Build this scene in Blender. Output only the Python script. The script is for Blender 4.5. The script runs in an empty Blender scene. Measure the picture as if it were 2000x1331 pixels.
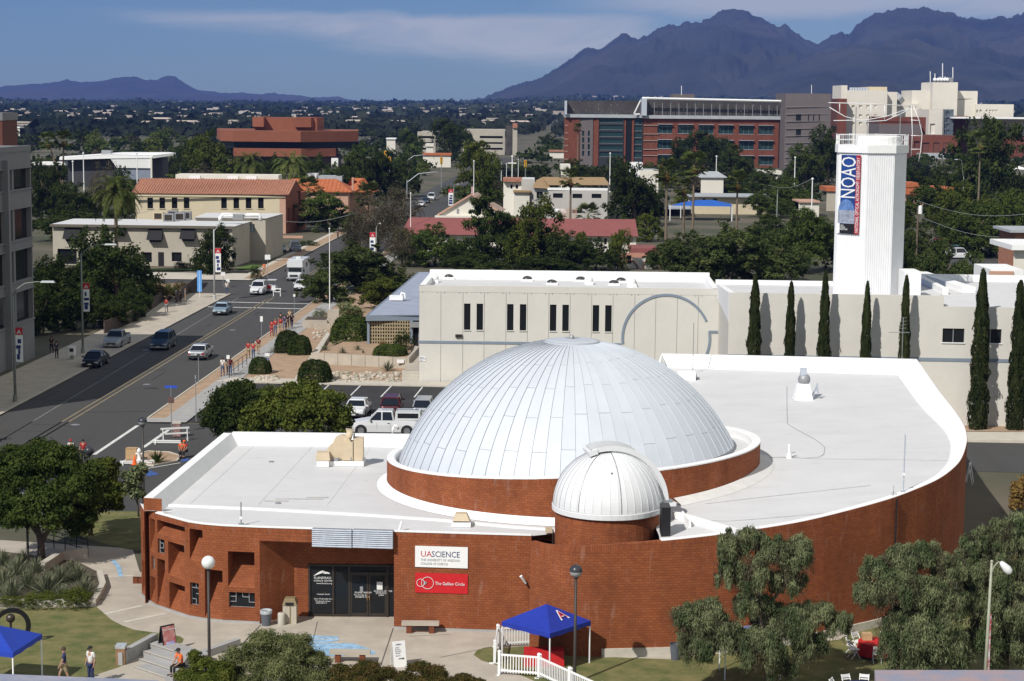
import bpy,math,random
import numpy as np
from mathutils import Vector,Matrix,Euler
R=math.radians
random.seed(7)
scn=bpy.context.scene
COL=scn.collection
# ------------------------------------------------------------------ camera
FPX,CAMH,PITCH,ROLL=3700.0,26.0,math.atan(465/3700.0),0.009
cam_d=bpy.data.cameras.new('camera');cam=bpy.data.objects.new('camera',cam_d);COL.objects.link(cam)
cam_d.sensor_width=36.0;cam_d.lens=36.0*FPX/2000.0
cam_d.clip_start=0.5;cam_d.clip_end=80000
cam.matrix_world=Matrix.Translation((0,0,CAMH))@Euler((math.pi/2-PITCH,0,0)).to_matrix().to_4x4()@Matrix.Rotation(ROLL,4,'Z')
scn.camera=cam
# ------------------------------------------------------------------ light
SUN_DIR=Vector((2.80,3.68,-4.22)).normalized()
sun_el=math.asin(-SUN_DIR.z)
sun_az=math.atan2(-SUN_DIR.x,-SUN_DIR.y)
W=bpy.data.worlds.new('World');scn.world=W;W.use_nodes=True
nt=W.node_tree;nt.nodes.clear()
wo=nt.nodes.new('ShaderNodeOutputWorld');bg=nt.nodes.new('ShaderNodeBackground');bg.inputs['Strength'].default_value=0.066
sky=nt.nodes.new('ShaderNodeTexSky');sky.sky_type='NISHITA';sky.sun_disc=False
sky.sun_elevation=sun_el;sky.sun_rotation=sun_az;sky.altitude=800;sky.air_density=1.0;sky.dust_density=0.4;sky.ozone_density=2.5
tc=nt.nodes.new('ShaderNodeTexCoord')
sep=nt.nodes.new('ShaderNodeSeparateXYZ');nt.links.new(tc.outputs['Generated'],sep.inputs[0])
def wm(op,a,b=None,c=None,clamp=False):
 n=nt.nodes.new('ShaderNodeMath');n.operation=op;n.use_clamp=clamp
 for i,v in enumerate((a,b,c)):
  if v is None:continue
  if isinstance(v,(int,float)):n.inputs[i].default_value=v
  else:nt.links.new(v,n.inputs[i])
 return n.outputs[0]
az=wm('ARCTAN2',sep.outputs[0],sep.outputs[1]);el=wm('ARCSINE',sep.outputs[2])
cv=nt.nodes.new('ShaderNodeCombineXYZ')
nt.links.new(wm('MULTIPLY',az,9.0),cv.inputs[0]);nt.links.new(wm('MULTIPLY',el,42.0),cv.inputs[1])
n1=nt.nodes.new('ShaderNodeTexNoise');n1.inputs['Scale'].default_value=1.1;n1.inputs['Detail'].default_value=9;n1.inputs['Roughness'].default_value=0.58
n1.inputs['Distortion'].default_value=0.6
nt.links.new(cv.outputs[0],n1.inputs['Vector'])
# a long thin band of high cloud, tapering to the west, and a hazier bank low in the east
def mr(v,a,b,c,d,smooth=True):
 n=nt.nodes.new('ShaderNodeMapRange');n.interpolation_type='SMOOTHSTEP' if smooth else 'LINEAR'
 nt.links.new(v,n.inputs[0])
 for i,x in enumerate((a,b,c,d)):n.inputs[i+1].default_value=x
 return n.outputs[0]
edge=wm('MULTIPLY',wm('SUBTRACT',n1.outputs['Fac'],0.5),0.016)
elw=wm('ADD',el,edge)
wtop=mr(az,-0.23,0.0,0.0455,0.047)
wbot=mr(az,-0.24,0.02,0.0425,0.020)
up=wm('SUBTRACT',wtop,elw);dn=wm('SUBTRACT',elw,wbot)
band=wm('MULTIPLY',mr(up,-0.001,0.005,0,1),mr(dn,-0.006,0.009,0,1))
band=wm('MULTIPLY',band,mr(az,-0.235,-0.18,0,1))
band=wm('MULTIPLY',band,mr(az,0.055,0.085,1,0.15))
bank=wm('MULTIPLY',mr(az,0.0,0.10,0,1),mr(wm('ADD',el,wm('MULTIPLY',edge,1.5)),0.040,0.052,0,0.9))
bank2=wm('MULTIPLY',mr(el,0.10,0.5,1,0.25),mr(n1.outputs['Fac'],0.42,0.75,0,0.2))
cl=wm('MAXIMUM',wm('MULTIPLY',band,mr(n1.outputs['Fac'],0.30,0.62,0.45,1.0)),bank)
cl=wm('MAXIMUM',cl,wm('MULTIPLY',mr(el,0.055,0.09,0,1),bank2))
mixc=nt.nodes.new('ShaderNodeMix');mixc.data_type='RGBA'
nt.links.new(wm('MULTIPLY',cl,0.95),mixc.inputs[0])
tint=nt.nodes.new('ShaderNodeMix');tint.data_type='RGBA';tint.blend_type='MULTIPLY';tint.inputs[0].default_value=1.0
nt.links.new(sky.outputs[0],tint.inputs[6]);tint.inputs[7].default_value=(0.62,0.82,1.0,1)
nt.links.new(tint.outputs[2],mixc.inputs[6]);mixc.inputs[7].default_value=(10.6,10.6,9.6,1)
nt.links.new(mixc.outputs[2],bg.inputs[0]);nt.links.new(bg.outputs[0],wo.inputs[0])
sd=bpy.data.lights.new('sun','SUN');sd.energy=4.7;sd.angle=R(0.53);sd.color=(1.0,0.955,0.89)
so=bpy.data.objects.new('sun',sd);COL.objects.link(so);so.location=(-60,-40,90)
so.rotation_euler=SUN_DIR.to_track_quat('-Z','Y').to_euler()
vs=scn.view_settings;vs.view_transform='Standard';vs.look='None';vs.gamma=1.0;vs.exposure=0.0;vs.use_curve_mapping=False
scn.render.resolution_x=1024;scn.render.resolution_y=681
scn.cycles.max_bounces=6;scn.cycles.diffuse_bounces=3;scn.cycles.glossy_bounces=3;scn.cycles.transmission_bounces=3
scn.cycles.volume_bounces=0;scn.cycles.transparent_max_bounces=6
# ------------------------------------------------------------------ survey helpers (where things stand in the world)
def _ray(px,py):
 u,v=px-1000,py-665.5
 c,s=math.cos(ROLL),math.sin(ROLL)
 u,v=c*u+s*v,-s*u+c*v
 cp,sp=math.cos(PITCH),math.sin(PITCH)
 return u,FPX*cp-v*sp,-FPX*sp-v*cp
def P(px,py,z=0.0):
 r=_ray(px,py);t=(z-CAMH)/r[2]
 return Vector((r[0]*t,r[1]*t,z))
def PY(px,py,Y):
 r=_ray(px,py);t=Y/r[1]
 return Vector((r[0]*t,Y,CAMH+r[2]*t))
# ------------------------------------------------------------------ mesh builder
class MB:
 def __init__(s):s.v=[];s.f=[];s.uv={}
 def quad(s,a,b,c,d,uv=None):
  n=len(s.v);s.v+=[tuple(a),tuple(b),tuple(c),tuple(d)];
  if uv:s.uv[len(s.f)]=uv
  s.f.append((n,n+1,n+2,n+3));return s
 def tri(s,a,b,c):
  n=len(s.v);s.v+=[tuple(a),tuple(b),tuple(c)];s.f.append((n,n+1,n+2));return s
 def ngon(s,pts):
  n=len(s.v);s.v+=[tuple(p)for p in pts];s.f.append(tuple(range(n,n+len(pts))));return s
 def box(s,c,d,rz=0.0,taper=1.0):
  cx,cy,cz=c;hx,hy,hz=d[0]/2,d[1]/2,d[2]/2;n=len(s.v);ca,sa=math.cos(rz),math.sin(rz)
  for z,k in((-hz,1),(hz,taper)):
   for x,y in((-hx*k,-hy*k),(hx*k,-hy*k),(hx*k,hy*k),(-hx*k,hy*k)):
    s.v.append((cx+x*ca-y*sa,cy+x*sa+y*ca,cz+z))
  for f in((3,2,1,0),(4,5,6,7),(0,1,5,4),(1,2,6,5),(2,3,7,6),(3,0,4,7)):s.f.append(tuple(n+i for i in f))
  return s
 def bx(s,x0,x1,y0,y1,z0,z1):return s.box(((x0+x1)/2,(y0+y1)/2,(z0+z1)/2),(x1-x0,y1-y0,z1-z0))
 def beam(s,a,b,w,h=None,up=(0,0,1)):
  a=Vector(a);b=Vector(b);h=h or w;d=(b-a)
  if d.length<1e-6:return s
  d.normalize();u=Vector(up)
  if abs(d.dot(u))>.98:u=Vector((1,0,0))
  x=d.cross(u).normalized()*(w/2);y=x.cross(d).normalized()*(h/2);n=len(s.v)
  for q in(a,b):
   for i,j in((-1,-1),(1,-1),(1,1),(-1,1)):s.v.append(tuple(q+x*i+y*j))
  for f in((3,2,1,0),(4,5,6,7),(0,1,5,4),(1,2,6,5),(2,3,7,6),(3,0,4,7)):s.f.append(tuple(n+i for i in f))
  return s
 def tube(s,pts,r,n=8,cap=True):
  pts=[Vector(p)for p in pts];rs=r if isinstance(r,(list,tuple))else[r]*len(pts);base=len(s.v)
  for i,p in enumerate(pts):
   d=(pts[min(i+1,len(pts)-1)]-pts[max(i-1,0)]).normalized()
   u=Vector((0,0,1))if abs(d.z)<.95 else Vector((1,0,0))
   x=d.cross(u).normalized();y=x.cross(d)
   for k in range(n):
    a=2*math.pi*k/n;s.v.append(tuple(p+(x*math.cos(a)+y*math.sin(a))*rs[i]))
  for i in range(len(pts)-1):
   for k in range(n):
    a=base+i*n+k;b=base+i*n+(k+1)%n;s.f.append((a,b,b+n,a+n))
  if cap:
   s.f.append(tuple(base+k for k in reversed(range(n))));s.f.append(tuple(base+(len(pts)-1)*n+k for k in range(n)))
  return s
 def lathe(s,prof,c=(0,0,0),n=24,a0=0,a1=2*math.pi):
  base=len(s.v);full=abs(a1-a0-2*math.pi)<1e-6;m=n if full else n+1
  for r,z in prof:
   for k in range(m):
    a=a0+(a1-a0)*k/n;s.v.append((c[0]+r*math.cos(a),c[1]+r*math.sin(a),c[2]+z))
  for i in range(len(prof)-1):
   for k in range(n):
    p=base+i*m+k;q=base+i*m+(k+1)%m;s.f.append((p,q,q+m,p+m))
  return s
 def ball(s,c,r,n=16,m=10,sz=1.0,t0=0.0,t1=math.pi):
  return s.lathe([(max(r*math.sin(t0+(t1-t0)*i/m),1e-4),-r*sz*math.cos(t0+(t1-t0)*i/m))for i in range(m+1)],c,n)
 def prism(s,poly,z0,z1,cap=True,bottom=False):
  n=len(s.v);k=len(poly)
  def zz(z,i):return z[i]if isinstance(z,(list,tuple))else z
  for i,p in enumerate(poly):s.v.append((p[0],p[1],zz(z0,i)))
  for i,p in enumerate(poly):s.v.append((p[0],p[1],zz(z1,i)))
  area=sum(poly[i][0]*poly[(i+1)%k][1]-poly[(i+1)%k][0]*poly[i][1]for i in range(k))
  for i in range(k):
   j=(i+1)%k;f=(n+i,n+j,n+k+j,n+k+i);s.f.append(f if area>0 else f[::-1])
  if cap:s.f.append(tuple(n+k+i for i in(range(k)if area>0 else reversed(range(k)))))
  if bottom:s.f.append(tuple(n+i for i in(reversed(range(k))if area>0 else range(k))))
  return s
 def strip(s,pts,w0,w1,z0,z1):
  """ribbon wall along pts: offset from w0 to w1 to the left, z0..z1 (lists or numbers), with top"""
  n=len(pts);zz=lambda z,i:z[i]if isinstance(z,(list,tuple))else z
  offs=[]
  for i in range(n):
   a=Vector(pts[max(i-1,0)][:2]);b=Vector(pts[min(i+1,n-1)][:2]);d=(b-a).normalized();offs.append(Vector((-d.y,d.x)))
  L=[Vector(pts[i][:2])+offs[i]*w0 for i in range(n)];Q=[Vector(pts[i][:2])+offs[i]*w1 for i in range(n)]
  u=0
  for i in range(n-1):
   du=(L[i+1]-L[i]).length;a,b,c,d=zz(z0,i),zz(z0,i+1),zz(z1,i),zz(z1,i+1)
   s.quad((*L[i],a),(*L[i+1],b),(*L[i+1],d),(*L[i],c),uv=[(u,a),(u+du,b),(u+du,d),(u,c)])
   s.quad((*Q[i+1],b),(*Q[i],a),(*Q[i],c),(*Q[i+1],d),uv=[(u+du,b),(u,a),(u,c),(u+du,d)])
   s.quad((*L[i],c),(*L[i+1],d),(*Q[i+1],d),(*Q[i],c),uv=[(u,c),(u+du,c),(u+du,c+w1),(u,c+w1)])
   u+=du
  for i,fl in((0,0),(n-1,1)):
   f=[(*L[i],zz(z0,i)),(*L[i],zz(z1,i)),(*Q[i],zz(z1,i)),(*Q[i],zz(z0,i))]
   s.quad(*(f if not fl else f[::-1]),uv=[(0,zz(z0,i)),(0,zz(z1,i)),(abs(w1-w0),zz(z1,i)),(abs(w1-w0),zz(z0,i))])
  return s
 def wall(s,a,b,z0,z1,ops=(),depth=0.3,u0=0.0,reveal=True,ztop=None):
  """vertical wall from a to b (outside is to the right when walking a->b); ops = (u0,u1,z0,z1[,depth])"""
  a=Vector(a[:2]);b=Vector(b[:2]);L=(b-a).length;d=(b-a)/L;nrm=Vector((-d.y,d.x))
  us=sorted({0,L,*[max(0,min(L,o[0]))for o in ops],*[max(0,min(L,o[1]))for o in ops]})
  zs=sorted({z0,z1,*[max(z0,min(z1,o[2]))for o in ops],*[max(z0,min(z1,o[3]))for o in ops]})
  pt=lambda u,z,k=0:(*(a+d*u+nrm*k),z)
  for i in range(len(us)-1):
   for j in range(len(zs)-1):
    um,zm=(us[i]+us[i+1])/2,(zs[j]+zs[j+1])/2
    if any(o[0]<um<o[1]and o[2]<zm<o[3]for o in ops):continue
    p,q,r,t=us[i],us[i+1],zs[j],zs[j+1]
    s.quad(pt(p,r),pt(q,r),pt(q,t),pt(p,t),uv=[(u0+p,r),(u0+q,r),(u0+q,t),(u0+p,t)])
  if reveal:
   for o in ops:
    p,q,r,t=o[:4];k=o[4]if len(o)>4 else depth
    s.quad(pt(p,r,0),pt(p,r,k),pt(p,t,k),pt(p,t,0),uv=[(0,r),(k,r),(k,t),(0,t)][::1])
    s.quad(pt(q,r,k),pt(q,r,0),pt(q,t,0),pt(q,t,k),uv=[(k,r),(0,r),(0,t),(k,t)])
    s.quad(pt(p,t,0),pt(p,t,k),pt(q,t,k),pt(q,t,0),uv=[(p,0),(p,k),(q,k),(q,0)])
    s.quad(pt(p,r,k),pt(p,r,0),pt(q,r,0),pt(q,r,k),uv=[(p,k),(p,0),(q,0),(q,k)])
  return s
 def pt_on(s,a,b,u,z,k=0):
  a=Vector(a[:2]);b=Vector(b[:2]);d=(b-a).normalized();nrm=Vector((-d.y,d.x))
  return Vector((*(a+d*u+nrm*k),z))
 def mesh(s,name,mat=None,off=(0,0,0),smooth=False):
  me=bpy.data.meshes.new(name);o=off
  me.from_pydata([(v[0]-o[0],v[1]-o[1],v[2]-o[2])for v in s.v],[],s.f)
  if s.uv:
   ul=me.uv_layers.new(name='UVMap');k=0;buf=[]
   for i,f in enumerate(s.f):
    u=s.uv.get(i)
    buf+=[c for p in u for c in p]if u else[0.0]*(2*len(f))
   ul.data.foreach_set('uv',buf)
  if mat:me.materials.append(mat)
  if smooth:me.polygons.foreach_set('use_smooth',[True]*len(me.polygons))
  me.update();return me
def base_of(parent):
 o=Vector((0,0,0))
 while parent is not None:o+=parent.location;parent=parent.parent
 return o
def tag(o,label=None,cat=None,group=None,kind=None):
 if label:o['label']=label
 if cat:o['category']=cat
 if group:o['group']=group
 if kind:o['kind']=kind
 return o
def thing(name,loc,label,cat,group=None,rz=0.0):
 o=bpy.data.objects.new(name,None);o.empty_display_size=0.3;COL.objects.link(o)
 o.location=loc;o.rotation_euler[2]=rz;return tag(o,label,cat,group)
def part(name,mb,mat,parent,world=False,smooth=False,label=None,kind=None):
 """one mesh object under its thing; world=True: the builder holds world coordinates"""
 me=mb.mesh(name,mat,base_of(parent)if world else(0,0,0),smooth)if isinstance(mb,MB)else mb
 o=bpy.data.objects.new(name,me);COL.objects.link(o);o.parent=parent
 if label:o['label']=label
 if kind:o['kind']=kind
 return o
def solo(name,mb,mat,label,cat,group=None,kind=None,smooth=False,loc=None):
 """a thing that is a single mesh; world coordinates, origin at loc"""
 me=mb.mesh(name,mat,loc or(0,0,0),smooth)if isinstance(mb,MB)else mb
 o=bpy.data.objects.new(name,me);COL.objects.link(o)
 if loc is not None:o.location=loc
 return tag(o,label,cat,group,kind)
def struct(name,mb,mat,smooth=False):
 o=bpy.data.objects.new(name,mb.mesh(name,mat,smooth=smooth));COL.objects.link(o);o['kind']='structure';return o
KIDS={}
def copy_tree(o,loc=None,rz=None,label=None,group=None,scale=None,parent=None):
 c=o.copy();COL.objects.link(c)
 if parent is not None:c.parent=parent
 for ch in[x for x in KIDS.get(o.name)or o.children]:copy_tree(ch,parent=c)
 if loc is not None:c.location=loc
 if rz is not None:c.rotation_euler[2]=rz
 if label:c['label']=label
 if group:c['group']=group
 if scale is not None:c.scale=scale if isinstance(scale,(tuple,list,Vector))else(scale,)*3
 return c
def paint(o,mat):
 """per-object material on shared mesh data"""
 o.material_slots[0].link='OBJECT';o.material_slots[0].material=mat
# ------------------------------------------------------------------ materials
MATS={}
def mat(name,col,rough=0.7,var=0.12,scale=1.5,bump=0.0,metal=0.0,detail=6,spec=0.4,stretch=None,col2=None,coord='Object',random_=0.0,emit=None,trans=0.0):
 if name in MATS:return MATS[name]
 m=bpy.data.materials.new(name);m.use_nodes=True;t=m.node_tree;b=t.nodes['Principled BSDF']
 b.inputs['Roughness'].default_value=rough;b.inputs['Metallic'].default_value=metal;b.inputs['Specular IOR Level'].default_value=spec
 b.inputs['Base Color'].default_value=(*col,1)
 c=t.nodes.new('ShaderNodeTexCoord');vec=c.outputs[coord]
 if stretch:
  mp=t.nodes.new('ShaderNodeMapping');mp.inputs['Scale'].default_value=stretch;t.links.new(vec,mp.inputs[0]);vec=mp.outputs[0]
 if var>0 or col2:
  n=t.nodes.new('ShaderNodeTexNoise');n.inputs['Scale'].default_value=scale;n.inputs['Detail'].default_value=detail;n.inputs['Roughness'].default_value=0.62
  t.links.new(vec,n.inputs['Vector'])
  r=t.nodes.new('ShaderNodeValToRGB');t.links.new(n.outputs['Fac'],r.inputs[0])
  c2=col2 or tuple(x*(1+var)for x in col);c1=tuple(x*(1-var)for x in col)if not col2 else col
  r.color_ramp.elements[0].position=0.36;r.color_ramp.elements[0].color=(*c1,1)
  r.color_ramp.elements[1].position=0.64;r.color_ramp.elements[1].color=(*c2,1)
  src=r.outputs[0]
  if random_:
   oi=t.nodes.new('ShaderNodeObjectInfo');hs=t.nodes.new('ShaderNodeHueSaturation')
   mm=t.nodes.new('ShaderNodeMapRange');mm.inputs[3].default_value=1-random_;mm.inputs[4].default_value=1+random_
   t.links.new(oi.outputs['Random'],mm.inputs[0]);t.links.new(mm.outputs[0],hs.inputs['Value']);t.links.new(src,hs.inputs['Color'])
   m2=t.nodes.new('ShaderNodeMapRange');m2.inputs[3].default_value=0.5+random_*0.08;m2.inputs[4].default_value=0.5-random_*0.08
   t.links.new(oi.outputs['Random'],m2.inputs[0]);t.links.new(m2.outputs[0],hs.inputs['Hue']);src=hs.outputs[0]
  t.links.new(src,b.inputs['Base Color'])
 if bump>0:
  n2=t.nodes.new('ShaderNodeTexNoise');n2.inputs['Scale'].default_value=scale*6;n2.inputs['Detail'].default_value=4
  t.links.new(vec,n2.inputs['Vector']);bp=t.nodes.new('ShaderNodeBump');bp.inputs['Strength'].default_value=bump;bp.inputs['Distance'].default_value=0.05
  t.links.new(n2.outputs['Fac'],bp.inputs['Height']);t.links.new(bp.outputs[0],b.inputs['Normal'])
 if emit:b.inputs['Emission Color'].default_value=(*emit,1);b.inputs['Emission Strength'].default_value=1
 m.diffuse_color=(*col,1);MATS[name]=m;return m
def brick_mat(name,c1,c2,mortar,w=0.29,h=0.125,ms=0.013,vert=False,dirt=0.30):
 m=bpy.data.materials.new(name);m.use_nodes=True;t=m.node_tree;b=t.nodes['Principled BSDF'];b.inputs['Roughness'].default_value=0.85;b.inputs['Specular IOR Level'].default_value=0.2
 c=t.nodes.new('ShaderNodeTexCoord');br=t.nodes.new('ShaderNodeTexBrick')
 br.inputs['Scale'].default_value=1.0;br.inputs['Brick Width'].default_value=w;br.inputs['Row Height'].default_value=h
 br.inputs['Mortar Size'].default_value=ms;br.inputs['Mortar Smooth'].default_value=0.3;br.inputs['Bias'].default_value=-0.1
 br.inputs['Color1'].default_value=(*c1,1);br.inputs['Color2'].default_value=(*c2,1);br.inputs['Mortar'].default_value=(*mortar,1)
 if vert:br.offset=0.0
 t.links.new(c.outputs['UV'],br.inputs['Vector'])
 n=t.nodes.new('ShaderNodeTexNoise');n.inputs['Scale'].default_value=0.55;n.inputs['Detail'].default_value=8;n.inputs['Roughness'].default_value=0.65
 mp=t.nodes.new('ShaderNodeMapping');mp.inputs['Scale'].default_value=(1,0.35,1);t.links.new(c.outputs['UV'],mp.inputs[0]);t.links.new(mp.outputs[0],n.inputs['Vector'])
 r=t.nodes.new('ShaderNodeValToRGB');r.color_ramp.elements[0].position=.34;r.color_ramp.elements[1].position=.68
 r.color_ramp.elements[0].color=(1-dirt,1-dirt,1-dirt,1);r.color_ramp.elements[1].color=(1.12,1.10,1.08,1)
 t.links.new(n.outputs['Fac'],r.inputs[0])
 mx=t.nodes.new('ShaderNodeMix');mx.data_type='RGBA';mx.blend_type='MULTIPLY';mx.inputs[0].default_value=1
 t.links.new(br.outputs['Color'],mx.inputs[6]);t.links.new(r.outputs[0],mx.inputs[7])
 n2=t.nodes.new('ShaderNodeTexNoise');n2.inputs['Scale'].default_value=1.3;n2.inputs['Detail'].default_value=5
 mp2=t.nodes.new('ShaderNodeMapping');mp2.inputs['Scale'].default_value=(2.2,.5,1);t.links.new(c.outputs['UV'],mp2.inputs[0]);t.links.new(mp2.outputs[0],n2.inputs['Vector'])
 r2=t.nodes.new('ShaderNodeValToRGB');r2.color_ramp.elements[0].position=.60;r2.color_ramp.elements[1].position=.80
 r2.color_ramp.elements[1].color=(.26,.26,.26,1);t.links.new(n2.outputs['Fac'],r2.inputs[0])
 mx2=t.nodes.new('ShaderNodeMix');mx2.data_type='RGBA';t.links.new(r2.outputs[0],mx2.inputs[0]);t.links.new(mx.outputs[2],mx2.inputs[6]);mx2.inputs[7].default_value=(.5,.36,.30,1)
 t.links.new(mx2.outputs[2],b.inputs['Base Color'])
 bp=t.nodes.new('ShaderNodeBump');bp.inputs['Strength'].default_value=0.5;bp.inputs['Distance'].default_value=0.012;bp.invert=True
 t.links.new(br.outputs['Fac'],bp.inputs['Height']);t.links.new(bp.outputs[0],b.inputs['Normal'])
 MATS[name]=m;return m
BR=brick_mat('brick',(.305,.096,.036),(.242,.070,.027),(.185,.060,.030))
BRV=brick_mat('brick_soldier',(.305,.094,.036),(.23,.064,.025),(.19,.06,.03),w=.11,h=.36,vert=True)
BRF=brick_mat('brick_far',(.175,.058,.036),(.14,.045,.028),(.13,.055,.04),w=.6,h=.3,dirt=.15)
def stained(name,col,streak,spots,sc=(1,1,1),rough=.8):
 m=mat(name,col,rough,.03,.5,bump=.15,detail=9);t=m.node_tree;b=t.nodes['Principled BSDF'];src=b.inputs['Base Color'].links[0].from_socket;c=t.nodes.new('ShaderNodeTexCoord')
 for s_,st,lo,hi,k in((.35,sc,.50,.72,streak),(1.6,tuple(x*.6 for x in sc),.60,.74,spots)):
  mp=t.nodes.new('ShaderNodeMapping');mp.inputs['Scale'].default_value=st;n=t.nodes.new('ShaderNodeTexNoise');n.inputs['Scale'].default_value=s_;n.inputs['Detail'].default_value=10;n.inputs['Roughness'].default_value=.7;n.inputs['Distortion'].default_value=.8
  t.links.new(c.outputs['Object'],mp.inputs[0]);t.links.new(mp.outputs[0],n.inputs['Vector']);r=t.nodes.new('ShaderNodeMapRange');t.links.new(n.outputs['Fac'],r.inputs[0])
  for i,x in enumerate((lo,hi,0,k)):r.inputs[i+1].default_value=x
  mx=t.nodes.new('ShaderNodeMix');mx.data_type='RGBA';t.links.new(r.outputs[0],mx.inputs[0]);t.links.new(src,mx.inputs[6]);mx.inputs[7].default_value=(col[0]*.62,col[1]*.60,col[2]*.56,1);src=mx.outputs[2]
 t.links.new(src,b.inputs['Base Color']);return m
WHITE_ROOF=stained('white_roof',(.60,.598,.60),.22,.55,(.45,1.6,1))
WHITE_CAP=mat('white_cap',(.82,.82,.81),.7,.03,1.2)
WHITE_PAINT=mat('white_paint',(.80,.80,.79),.45,.02,2)
DOME=mat('dome_panel',(.55,.585,.63),.5,.025,.8,metal=0.0,spec=.5,random_=.03)
DOME_W=mat('dome_white',(.70,.71,.72),.45,.02,1)
CONC=mat('concrete',(.42,.375,.31),.9,.10,.7,bump=.1,detail=8)
CONC_L=mat('concrete_light',(.50,.46,.39),.9,.07,1.2,bump=.1)
CONC_G=mat('concrete_grey',(.34,.335,.325),.9,.09,.8,bump=.1)
STUCCO=stained('stucco_offwhite',(.60,.58,.525),.10,.10,(1.6,1.6,.12))
BLUE_TRIM=mat('blue_grey_trim',(.20,.245,.30),.6,.05,2)
GLASS=mat('dark_glass',(.012,.014,.016),.12,0.0,1,spec=.25)
GLASS_T=mat('teal_glass',(.02,.045,.05),.1,0.0,1,spec=.4)
BRONZE=mat('bronze_frame',(.045,.037,.03),.45,.1,3,metal=.3)
BLACK=mat('black_metal',(.018,.018,.02),.45,.1,4,metal=.2)
STEEL=mat('galvanised_steel',(.46,.50,.56),.45,.10,3,metal=.1)
GREYM=mat('grey_metal',(.30,.31,.32),.5,.08,3,metal=.3)
TAN=mat('tan_metal',(.56,.46,.32),.55,.05,2)
ASPH=stained('asphalt',(.058,.057,.056),.35,.55,(1.4,.10,1),.92)
ASPH_D=mat('asphalt_dark',(.032,.031,.032),.92,.2,.5,bump=.2,detail=10)
LINE_W=mat('line_paint',(.62,.62,.60),.8,.2,3)
LINE_Y=mat('yellow_line_paint',(.26,.21,.12),.8,.2,3)
RED=mat('red_cloth',(.50,.015,.018),.75,.08,4)
BLUE=mat('blue_cloth',(.012,.032,.30),.65,.08,3)
NAVY=mat('navy_cloth',(.012,.016,.06),.8,.1,3)
#  SETTING
def flat(name,pts,z,m):
 mb=MB();mb.ngon([(p[0],p[1],z)for p in pts]);
 n=sum(pts[i][0]*pts[(i+1)%len(pts)][1]-pts[(i+1)%len(pts)][0]*pts[i][1]for i in range(len(pts)))
 if n<0:mb.f[0]=mb.f[0][::-1]
 return struct(name,mb,m)
def fpx(name,px,z,m):return flat(name,[P(x,y,0)for x,y in px],z,m)
EARTH=mat('dry_earth',(.13,.11,.08),.95,.25,.05,col2=(.05,.058,.03),detail=10)
SAND=mat('decomposed_granite',(.36,.25,.165),.95,.12,.8,bump=.3,detail=9)
def grass_mat():
 m=mat('lawn_grass',(.085,.105,.028),.95,.2,.9,col2=(.19,.165,.065),bump=.5,detail=10)
 return m
GRASS=grass_mat()
# --- smooth value noise (numpy) for terrain
_rs=np.random.RandomState(3);_tab=_rs.rand(256,256)
def vnoise(x,y):
 xi=np.floor(x).astype(int);yi=np.floor(y).astype(int);fx=x-xi;fy=y-yi
 fx=fx*fx*(3-2*fx);fy=fy*fy*(3-2*fy)
 a=_tab[xi%256,yi%256];b=_tab[(xi+1)%256,yi%256];c=_tab[xi%256,(yi+1)%256];d=_tab[(xi+1)%256,(yi+1)%256]
 return(a*(1-fx)+b*fx)*(1-fy)+(c*(1-fx)+d*fx)*fy
def fbm(x,y,o=5,ridge=False):
 s=0;a=.5;t=0
 for k in range(o):
  n=vnoise(x*2**k+17*k,y*2**k+31*k)
  if ridge:n=1-np.abs(2*n-1)
  s=s+a*n;t+=a;a*=.5
 return s/t
def terrain_z(x,y):
 x=np.asarray(x,float);y=np.asarray(y,float)
 d=np.sqrt(x*x+y*y);t=x/np.maximum(y,1.0)
 k=np.clip((t+0.13)/0.15,0,1);k=k*k*(3-2*k)
 r=np.clip((d-1600)/5200,0,1)
 return r**1.3*(3+13*k+20*np.clip((t+.02)/.05,0,1))+np.clip((d-1500)/1500,0,1)*(fbm(x/700,y/700,3)-.5)*10*(r+.15)
def crag(m,sc,st,dist):
 t=m.node_tree;n=t.nodes.new('ShaderNodeTexNoise');n.noise_type='RIDGED_MULTIFRACTAL';n.inputs['Scale'].default_value=sc;n.inputs['Detail'].default_value=9;c=t.nodes.new('ShaderNodeTexCoord');b=t.nodes.new('ShaderNodeBump')
 b.inputs['Strength'].default_value=st;b.inputs['Distance'].default_value=dist;t.links.new(c.outputs['Object'],n.inputs['Vector']);t.links.new(n.outputs['Fac'],b.inputs['Height']);t.links.new(b.outputs[0],t.nodes['Principled BSDF'].inputs['Normal'])
def grid_mesh(name,X,Y,Z,m,smooth=True):
 ny,nx=X.shape;me=bpy.data.meshes.new(name)
 v=np.stack([X,Y,Z],-1).reshape(-1,3);i=np.arange(nx*ny).reshape(ny,nx)
 f=np.stack([i[:-1,:-1],i[:-1,1:],i[1:,1:],i[1:,:-1]],-1).reshape(-1,4)
 me.vertices.add(len(v));me.vertices.foreach_set('co',v.ravel());me.loops.add(f.size);me.loops.foreach_set('vertex_index',f.ravel().astype(np.int32))
 me.polygons.add(len(f));me.polygons.foreach_set('loop_start',np.arange(len(f),dtype=np.int32)*4)
 me.polygons.foreach_set('use_smooth',np.full(len(f),smooth));me.update(calc_edges=True);me.materials.append(m)
 o=bpy.data.objects.new(name,me);COL.objects.link(o);o['kind']='structure';return o
g0=MB();g0.quad((-900,-300,0),(900,-300,0),(900,1500,0),(-900,1500,0))
azs=np.linspace(-.42,.42,160);ds=np.concatenate([np.linspace(0,1500,6)[:-1],np.geomspace(1500,14300,110)])
A_,D_=np.meshgrid(azs,ds);X_=np.sin(A_)*D_;Y_=np.cos(A_)*D_-0.0
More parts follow.
